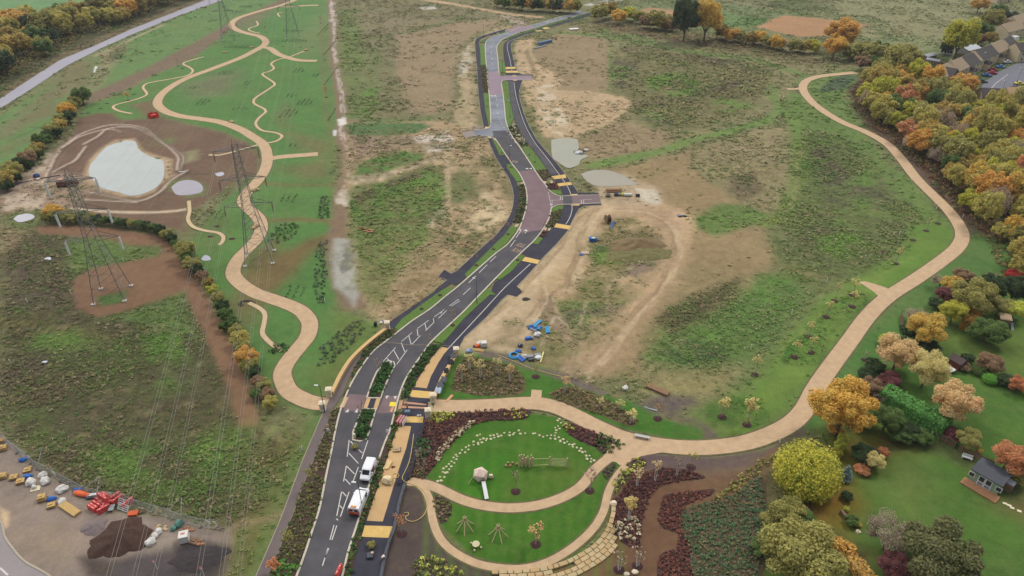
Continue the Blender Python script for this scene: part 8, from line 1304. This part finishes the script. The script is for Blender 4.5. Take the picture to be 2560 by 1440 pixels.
pile('orange_bag', 1193, 866, [('s', (0, 0, 0), (.65, .6, .5), ORG), ('s', (-.5, -.1, 0), (.4, .4, .35), DKG)], 'orange bag in front of the white builder bag', 'bag'); pile('blue_sack', 1173, 880, [('s', (0, 0, 0), (.7, .6, .55), M_('silver_blue', (140, 164, 198), rough=.4)), ('s', (.2, .1, .3), (.4, .3, .3), BLUE)], 'blue and silver sacks at the corner of the lawn', 'sack'); pile('plank_pile', 1196, 878, [('b', (0, k * .22, .1 + .06 * k), (2.2, .2, .1), WOOD_N) for k in range(3)], 'new planks lying beside the blue sacks', 'timber', -.2)
pile('generator', 1482, 602, [('b', (0, 0, .5), (1.9, 1.2, .9), BLUE), ('s', (-.6, .6, .3), (.5, .4, .5), M_('tan_sack', (150, 120, 92))), ('b', (.1, -.1, .98), (.9, .6, .06), M_('yellow_lid', (226, 230, 140)))], 'blue machine with yellow lid beside the haul road', 'machine', -.1); pile('board_stack', 1460, 634, [('b', (.3, .3, .1), (1.9, 1.3, .2), M_('pink_board', (196, 172, 152))), ('b', (-.8, -.6, .12), (.9, .7, .24), BLUE)], 'pale boards and a blue box left of the weedy mound', 'boards')
e = empty('cable_drum', G(1519, 556), .3, 'large wooden cable drum standing by the dull blue pipe', 'cable drum')
for s in (-1, 1): mb = MB(); mb.tube((s * .5, 0, 1.15), (s * .6, 0, 1.15), 1.15, 1.15, WOOD_O, 18); part(e, 'flange', mb)
mb = MB(); mb.tube((-.5, 0, 1.15), (.5, 0, 1.15), .8, .8, M_('cable', (96, 70, 60)), 14); part(e, 'cable', mb)
for px, py, m_, lb in ((1557, 489, M_('yellow_drum', (222, 216, 60)), 'yellow drum in the row by the side street end'), (1565, 490, WHT, 'white drum right of the yellow one'), (1574, 490, WHT, 'last white drum in the row by the puddle'), (1549, 489, GRY, 'grey drum left of the yellow one'), (1540, 489, DKG, 'dark drum at the left of the row'), (1594, 492, BLK, 'black drum alone at the edge of the puddle')): mb = MB(); mb.tube((-.55, 0, .45), (.55, 0, .45), .45, .45, m_, 12); one('drum', mb, None, lb, 'drum', G(px, py), .1)
mb = MB()
for j in range(3): mb.lathe((0, 0, j * .22), [(.35, .02), (.75, .0), (.8, .1), (.75, .2), (.35, .2)], M_('tyre_grey', (120, 112, 104)), 14)
one('pipe_rings', mb, None, 'stack of grey rings left of the drums', 'rings', G(1520, 491)); pile('rubbish_heap', 1704, 540, [('s', (random.uniform(-1, 1), random.uniform(-.5, .5), 0), (.6, .4, .3), random.choice([GRY, DKG])) for k in range(7)], 'grey plastic rubbish heap on the bare field', 'rubbish'); pile('rubbish_heap', 1453, 380, [('s', (random.uniform(-2, 2), random.uniform(-1.8, 1.8), 0), (.9, .6, .5), random.choice([WHT, GRY, BAGW, WOOD_O])) for k in range(10)], 'pale rubble pile on the edge of the upper puddle', 'rubble'); pile('sheeted_stack', 1435, 74, [('b', (0, 0, .3), (5, 3, .5), BAGW)], 'white sheeted stack in the grass by the far street', 'stack', .3); pile('debris', 1000 - 85, 577, [('b', (random.uniform(-2, 2), random.uniform(-1, 1), .15), (1.6, .5, .3), random.choice([WOOD_O, M_('brick_bits', (0, 0, 0))])) for k in range(6)], 'broken timber and brick debris near the haul track', 'debris')
heap(1315, 748, 1.0, .8, .25, M_('black_pile', (60, 54, 52), var=.2), 'small black heap beside the blacktop stub', 9)
pile('rubble', 978 - 15, 805, [('s', (random.uniform(-1, 1), random.uniform(-.6, .6), 0), (.35, .3, .3), random.choice([BAGW, GRY, PALES])) for k in range(6)], 'pale sacks and stones beside the upper stone pier', 'rubble'); pile('plastic_bin', 939, 815, [('b', (0, 0, .5), (.6, .6, 1.0), M_('dark_green_bin', (36, 66, 58)))], 'dark green bin on the grass behind the tan wall', 'bin')
# near the pond
e = empty('orange_netting', G(384, 292), 0, 'orange netting enclosure beside the park path', 'netting'); mb = MB()
for k in range(10): a, b_ = 2 * math.pi * k / 10, 2 * math.pi * (k + 1) / 10; mb.add([(math.cos(a) * 2, math.sin(a) * 2, 0), (math.cos(b_) * 2, math.sin(b_) * 2, 0), (math.cos(b_) * 1.9, math.sin(b_) * 1.9, 1.2), (math.cos(a) * 1.9, math.sin(a) * 1.9, 1.2)], [(0, 1, 2, 3), (3, 2, 1, 0)], REDP)
part(e, 'net', mb); mb = MB(); mb.lathe((0, 0, 0), [(1.8, .3), (1, .8), (0, .9)], M_('netting_cover', (232, 92, 70)), 10, jit=.1); part(e, 'sheeting', mb)
e = empty('pump_skid', G(170, 462), .25, 'rust brown pump container with pipes beside the pond', 'machine'); mb = MB(); mb.box((0, 0, .8), (5.2, 2.4, 1.5), M_('rust_paint', (128, 88, 72), var=.2)); part(e, 'container', mb); mb = MB(); mb.box((-1.6, .3, 1.75), (1.2, 1.4, .5), M_('pink_panel', (206, 156, 132))); mb.box((1.0, 0, 1.65), (2.2, 1.8, .25), DKG); part(e, 'top_gear', mb); mb = MB(); mb.box((0, 0, .1), (5.6, 2.8, .12), BLK); part(e, 'skid', mb)
pile('blue_tank', 92, 442, [('s', (0, 0, 0), (1.0, .8, .8), M_('navy_plastic', (62, 82, 132)))], 'blue tank beside the muddy track', 'tank'); mb = MB(); mb.path(spline([G(0, 475, .1), G(50, 458, .1), G(100, 446, .1), G(150, 438, .1)], 4), .12, M_('navy_hose', (72, 72, 110)), 6); tag(mb.build('pump_hose', None), 'dark blue hose crossing the muddy yard', 'hose')
mb = MB(); mb.box((0, 0, .1), (1.9, .3, .2), WHT); one('white_plank', mb, None, 'white plank at the end of the mud tracks', 'plank', G(455, 430), .1)
# white marker posts
MPM = MB(); MPM.box((0, 0, .6), (.14, .14, 1.2), WHT); MPMM = MPM.mesh('marker_post')
for px, py in ((2103 + 108, 395), (2276, 455), (2340, 524), (2248, 588), (2162, 648), (2066, 706), (1979, 784), (1877, 873), (740 + 87, 582), (826, 660), (813, 757), (892, 785), (757, 1127), (310, 655), (405, 635), (28, 910), (69, 756), (178, 735), (2358, 228), (2406, 545), (1949, 1106)): tag(linkmesh('marker_post', MPMM, None, G(px, py), random.uniform(0, 1)), 'short white marker post stuck in the grass', 'marker post', 'white marker posts round the fields')
# ---- works on the street
e = empty('tarp_pallet', G(969, 1205), -.15, 'pallet under a yellow and white tarpaulin on the buff cycleway', 'pallet'); mb = MB(); mb.blob((0, 0, .15), (.95, .8, .75), M_('yellow_tarp', (226, 190, 92), var=.25, scale=2, rgb2=(238, 226, 196)), .16); part(e, 'tarpaulin', mb); mb = MB(); mb.box((0, 0, .08), (1.5, 1.2, .16), WOOD_O); part(e, 'pallet', mb)
pallet_stack(993, 1125, .1, 1, M_('grey_slab_pile', (196, 170, 136), var=.2, scale=4), 'flat pallet of small paving on the upper cycleway'); pile('plank_pile', 970, 1163, [('b', (k * .16 - .4, 0, .08 + .03 * k), (.14, random.uniform(1.6, 2.4), .08), M_('pale_plank', (226, 196, 142))) for k in range(6)], 'pale planks fanned out on the cycleway', 'timber', -.3); heap(983, 1168, .45, .35, .15, M_('dark_mortar', (92, 62, 50)), 'small dark mound of mortar beside the planks', 8); pile('bucket', 977, 1212, [('b', (0, 0, .25), (.3, .3, .5), M_('cream_bucket', (236, 220, 170)))], 'cream bucket beside the yellow tarpaulin', 'bucket')
e = empty('red_white_boards', G(1004, 1056), 1.25, 'stacked red and white barrier boards at the crossing', 'barriers')
for k in range(6): mb = MB(); mb.box((0, (k - 2.5) * .26, .5), (1.9, .08, .95), REDP if k % 2 else WHT); part(e, 'board', mb)
pile('grey_box', 1019, 1036, [('b', (0, 0, .45), (1.0, .7, .9), M_('blue_grey', (112, 126, 148)))], 'blue grey tool box at the crossing', 'box', .1); pile('tool_heap', 1047, 1041, [('s', (random.uniform(-.3, .3), random.uniform(-.2, .2), 0), (.25, .22, .3), random.choice([DKG, BAGW, M_('brick_bits', (0, 0, 0))])) for k in range(5)], 'small heap of tools on the yellow tactile slabs', 'tools'); g = G(983, 1011); mb = MB(); mb.box((0, 0, .05), (1.3, 1.15, .06), M_('bright_yellow_board', (246, 224, 70))); one('yellow_board', mb, None, 'bright yellow board covering a trench in the road', 'board', g, -.05)
mb = MB(); mb.box((0, 0, .06), (.5, 1.4, .08), M_('orange_board', (214, 160, 116))); one('brown_board', mb, None, 'brown board lying below the yellow one', 'board', G(980, 1024), -.15); mb = MB(); mb.box((0, 0, .07), (.55, 2.0, .1), M_('orange_board', (0, 0, 0))); one('brown_board', mb, None, 'brown plank lying on the lawn by the path', 'board', G(1124, 996), -.5)
mb = MB(); mb.box((0, 0, .9), (2.0, .07, .07), GALV); mb.tube((-.8, 0, 0), (-.8, 0, .9), .04, .04, GALV, 5); mb.tube((.9, 0, 0), (.9, 0, .9), .04, .04, GALV, 5); one('steel_rail', mb, None, 'short steel rail beside the lower right pier', 'rail', G(1065, 1004), -.06)
pile('black_crate', 926, 1392, [('b', (0, 0, .25), (.9, .9, .5), DKG), ('b', (.3, .3, .55), (.4, .35, .1), M_('cardboard', (206, 170, 140)))], 'black crate with cardboard on the dark footway', 'crate', .1); pile('wheelbarrow_frame', 1004, 1212, [('b', (0, 0, .45), (.9, .05, .05), BLK), ('b', (0, .5, .45), (.9, .05, .05), BLK), ('b', (.4, .25, .3), (.05, .6, .5), BLK), ('b', (-.4, .25, .3), (.05, .6, .5), BLK)], 'black steel frame at the play area entrance', 'frame', .4)
tree(928, 1362, 22, 'olive', 'potted round shrub on the dark footway', 1, None, hz=.8, lift=.1, cat='shrub', name='potted_shrub'); tree(887, 1116, 17, 'olive', 'shrub standing in the road below the lower island', 1, None, hz=.8, lift=.1, cat='shrub', name='potted_shrub')
HOSE = M_('yellow_hose', (222, 196, 130)); mb = MB(); mb.path(spline([G(x, y, .09) for x, y in ((1034, 1085), (1031, 1110), (1024, 1150), (1012, 1180), (1006, 1192), (1010, 1203), (1030, 1210), (1052, 1220), (1064, 1235), (1069, 1255), (1066, 1275), (1055, 1292), (1035, 1303), (1018, 1300), (1014, 1292), (1021, 1287), (1020, 1281), (1010, 1282))], 6), .06, HOSE, 5); mb.path([G(989, 1190) + Vector((math.cos(a / 3) * .55, math.sin(a / 3) * .55, .09)) for a in range(20)], .05, HOSE, 5); tag(mb.build('water_hose', None), 'yellow hose trailing from the cycleway onto the dark soil', 'hose')
mb = MB(); mb.path(spline([G(x, y, .07) for x, y in ((960, 857), (990, 858), (1020, 862), (1060, 863), (1100, 864), (1140, 866))], 5), .05, M_('pale_cable', (190, 176, 150)), 5); tag(mb.build('cable', None), 'pale cable stretched across the street between the piers', 'cable'); mb = MB(); mb.path(spline([G(x, y, .08) for x, y in ((1245, 888), (1290, 905), (1330, 922), (1380, 936), (1412, 945), (1430, 962), (1460, 980), (1490, 1000), (1515, 1020), (1522, 1030), (1532, 1030))], 6), .07, M_('lime_hose', (206, 196, 110)), 5); tag(mb.build('water_hose', None), 'yellow green hose lying across the long planting bed', 'hose')
# ---- two people at work
def person(loc, rz, J, top, legs, hairm, label, arms):
    """one continuous skinned body; J joint -> (x,y,z,r)"""
    E = [('pelvis', 'waist'), ('waist', 'chest'), ('chest', 'neck'), ('neck', 'head'), ('head', 'crown')]
    for s in 'LR': E += [('pelvis', 'hip' + s), ('hip' + s, 'knee' + s), ('knee' + s, 'ank' + s), ('ank' + s, 'toe' + s), ('chest', 'sh' + s), ('sh' + s, 'el' + s), ('el' + s, 'wr' + s), ('wr' + s, 'palm' + s)]
    V = dict(J)
    for s in 'LR':
        w = Vector(J['wr' + s][:3]); dr = (w - Vector(J['el' + s][:3])).normalized(); sd = dr.orthogonal().normalized(); pm = w + dr * .09; V['palm' + s] = (*pm, .032)
        for k in range(4): a = pm + sd * (k - 1.5) * .02 + dr * .04; b_ = a + dr * (.05 - .006 * abs(k - 1.2)) + Vector((0, 0, -.02)); V[f'f{s}{k}a'] = (*a, .01); V[f'f{s}{k}b'] = (*b_, .008); E += [('palm' + s, f'f{s}{k}a'), (f'f{s}{k}a', f'f{s}{k}b')]
        t = w + dr * .05 + sd * .045; V[f't{s}a'] = (*t, .011); V[f't{s}b'] = (*(t + dr * .04 + sd * .02), .009); E += [('wr' + s, f't{s}a'), (f't{s}a', f't{s}b')]
    names = list(V); me = bpy.data.meshes.new('body'); me.from_pydata([V[n][:3] for n in names], [(names.index(a), names.index(b_)) for a, b_ in E], []); o = bpy.data.objects.new('body', me); COL.objects.link(o); md = o.modifiers.new('s', 'SKIN')
    for i, n in enumerate(names): me.skin_vertices[0].data[i].radius = (V[n][3],) * 2; me.skin_vertices[0].data[i].use_root = n == 'pelvis'
    o.modifiers.new('d', 'SUBSURF').levels = 1; o.modifiers['d'].render_levels = 1; dg = bpy.context.evaluated_depsgraph_get(); m2 = bpy.data.meshes.new_from_object(o.evaluated_get(dg)); bpy.data.objects.remove(o)
    m2.materials.clear(); SK = M_('skin', (206, 160, 132), rough=.6); BT = M_('work_boot', (70, 56, 46))
    for q in (SK, top, legs, BT): m2.materials.append(q)
    hz_ = V['pelvis'][2]; an = min(V['ankL'][2], V['ankR'][2]); neck = Vector(V['neck'][:3]); hd = Vector(V['head'][:3])
    ends = [Vector(V['palm' + s][:3]) for s in 'LR']; K = [(n, Vector(V[n][:3])) for n in V]
    for f in m2.polygons:
        c = Vector(f.center); n = min(K, key=lambda q: (q[1] - c).length)[0]
        f.material_index = 0 if n in ('neck', 'head', 'crown') or n[0] in 'ft' and n[1] in 'LR' or n.startswith('palm') or n.startswith('wr') else 3 if n.startswith('toe') or n.startswith('ank') else 2 if n.startswith(('hip', 'knee', 'pelvis')) else 1
        f.use_smooth = True
    e = empty('person', loc, rz, label, 'person'); linkmesh('body', m2, e); mb = MB(); c = Vector(V['crown'][:3]); mb.blob((hd.x, hd.y, hd.z + .06), (.12, .12, .11), hairm, .04, .1); part(e, 'hard_hat' if hairm is WHT else 'hair', mb, smooth=True)
    mb = MB(); fd = arms; mb.blob(hd + fd * .1 + Vector((0, 0, -.02)), (.02, .02, .03), SK, .05); part(e, 'nose', mb)
    for s in (-1, 1): mb = MB(); sd = Vector((-fd.y, fd.x, 0)) * s; mb.blob(hd + fd * .095 + sd * .035 + Vector((0, 0, .02)), (.012, .012, .01), BLK, .02); part(e, 'eye', mb)
    return e
JS = {'pelvis': (0, 0, .94, .14), 'waist': (0, .03, 1.1, .13), 'chest': (0, .09, 1.34, .16), 'neck': (0, .14, 1.5, .06), 'head': (0, .18, 1.62, .095), 'crown': (0, .18, 1.74, .08), 'hipL': (-.1, 0, .88, .1), 'hipR': (.1, 0, .88, .1), 'kneeL': (-.13, .06, .5, .07), 'kneeR': (.13, .02, .5, .07), 'ankL': (-.15, 0, .09, .05), 'ankR': (.15, -.04, .09, .05), 'toeL': (-.16, .17, .05, .045), 'toeR': (.16, .13, .05, .045), 'shL': (-.19, .09, 1.4, .07), 'shR': (.19, .09, 1.4, .07), 'elL': (-.25, .2, 1.15, .05), 'elR': (.25, .2, 1.15, .05), 'wrL': (-.16, .42, 1.08, .034), 'wrR': (.16, .42, 1.08, .034)}
person(G(1019, 1024), 2.4, JS, M_('hi_vis_orange', (244, 128, 84)), M_('olive_trousers', (112, 112, 62)), M_('dark_hair', (70, 52, 42)), 'worker in an orange jacket and olive trousers at the crossing', Vector((0, 1, 0)))
JB = {'pelvis': (0, 0, .86, .14), 'waist': (0, .16, .96, .13), 'chest': (0, .4, 1.02, .15), 'neck': (0, .56, 1.0, .06), 'head': (0, .67, .96, .095), 'crown': (0, .78, .94, .08), 'hipL': (-.1, -.01, .8, .1), 'hipR': (.1, -.01, .8, .1), 'kneeL': (-.13, .1, .46, .07), 'kneeR': (.13, .06, .46, .07), 'ankL': (-.15, -.03, .09, .05), 'ankR': (.15, -.07, .09, .05), 'toeL': (-.16, .15, .05, .045), 'toeR': (.16, .1, .05, .045), 'shL': (-.18, .44, 1.0, .07), 'shR': (.18, .44, 1.0, .07), 'elL': (-.22, .5, .74, .05), 'elR': (.22, .5, .74, .05), 'wrL': (-.14, .62, .52, .034), 'wrR': (.14, .62, .52, .034)}
person(G(955, 1404), -.9, JB, M_('pale_shirt', (226, 214, 206)), M_('grey_trousers', (128, 116, 108)), M_('brown_hair', (96, 78, 66)), 'worker in a pale top bending over the unfinished wall', Vector((0, .6, -.8)))
mb = MB(); mb.add([(-7000, -2500, -.6), (7000, -2500, -.6), (7000, 9000, -.6), (-7000, 9000, -.6)], [(0, 1, 2, 3)]); tag(mb.build('far_ground', M_('distant_grass', (112, 116, 78), var=.15, scale=.02)), kind='structure')
# ---- thin autumn haze over the whole valley, sky outside it
hb = MB(); hb.box((0, 420, 48), (2600, 1500, 102)); hz_ = hb.build('haze'); tag(hz_, kind='stuff'); hm = bpy.data.materials.new('haze'); hm.use_nodes = True; t = hm.node_tree; t.nodes.remove(t.nodes['Principled BSDF']); pv_ = t.nodes.new('ShaderNodeVolumePrincipled'); pv_.inputs['Color'].default_value = (.86, .9, .96, 1); pv_.inputs['Density'].default_value = .0001; pv_.inputs['Anisotropy'].default_value = .2; t.links.new(pv_.outputs[0], t.nodes['Material Output'].inputs['Volume']); hz_.data.materials.clear(); hz_.data.materials.append(hm)
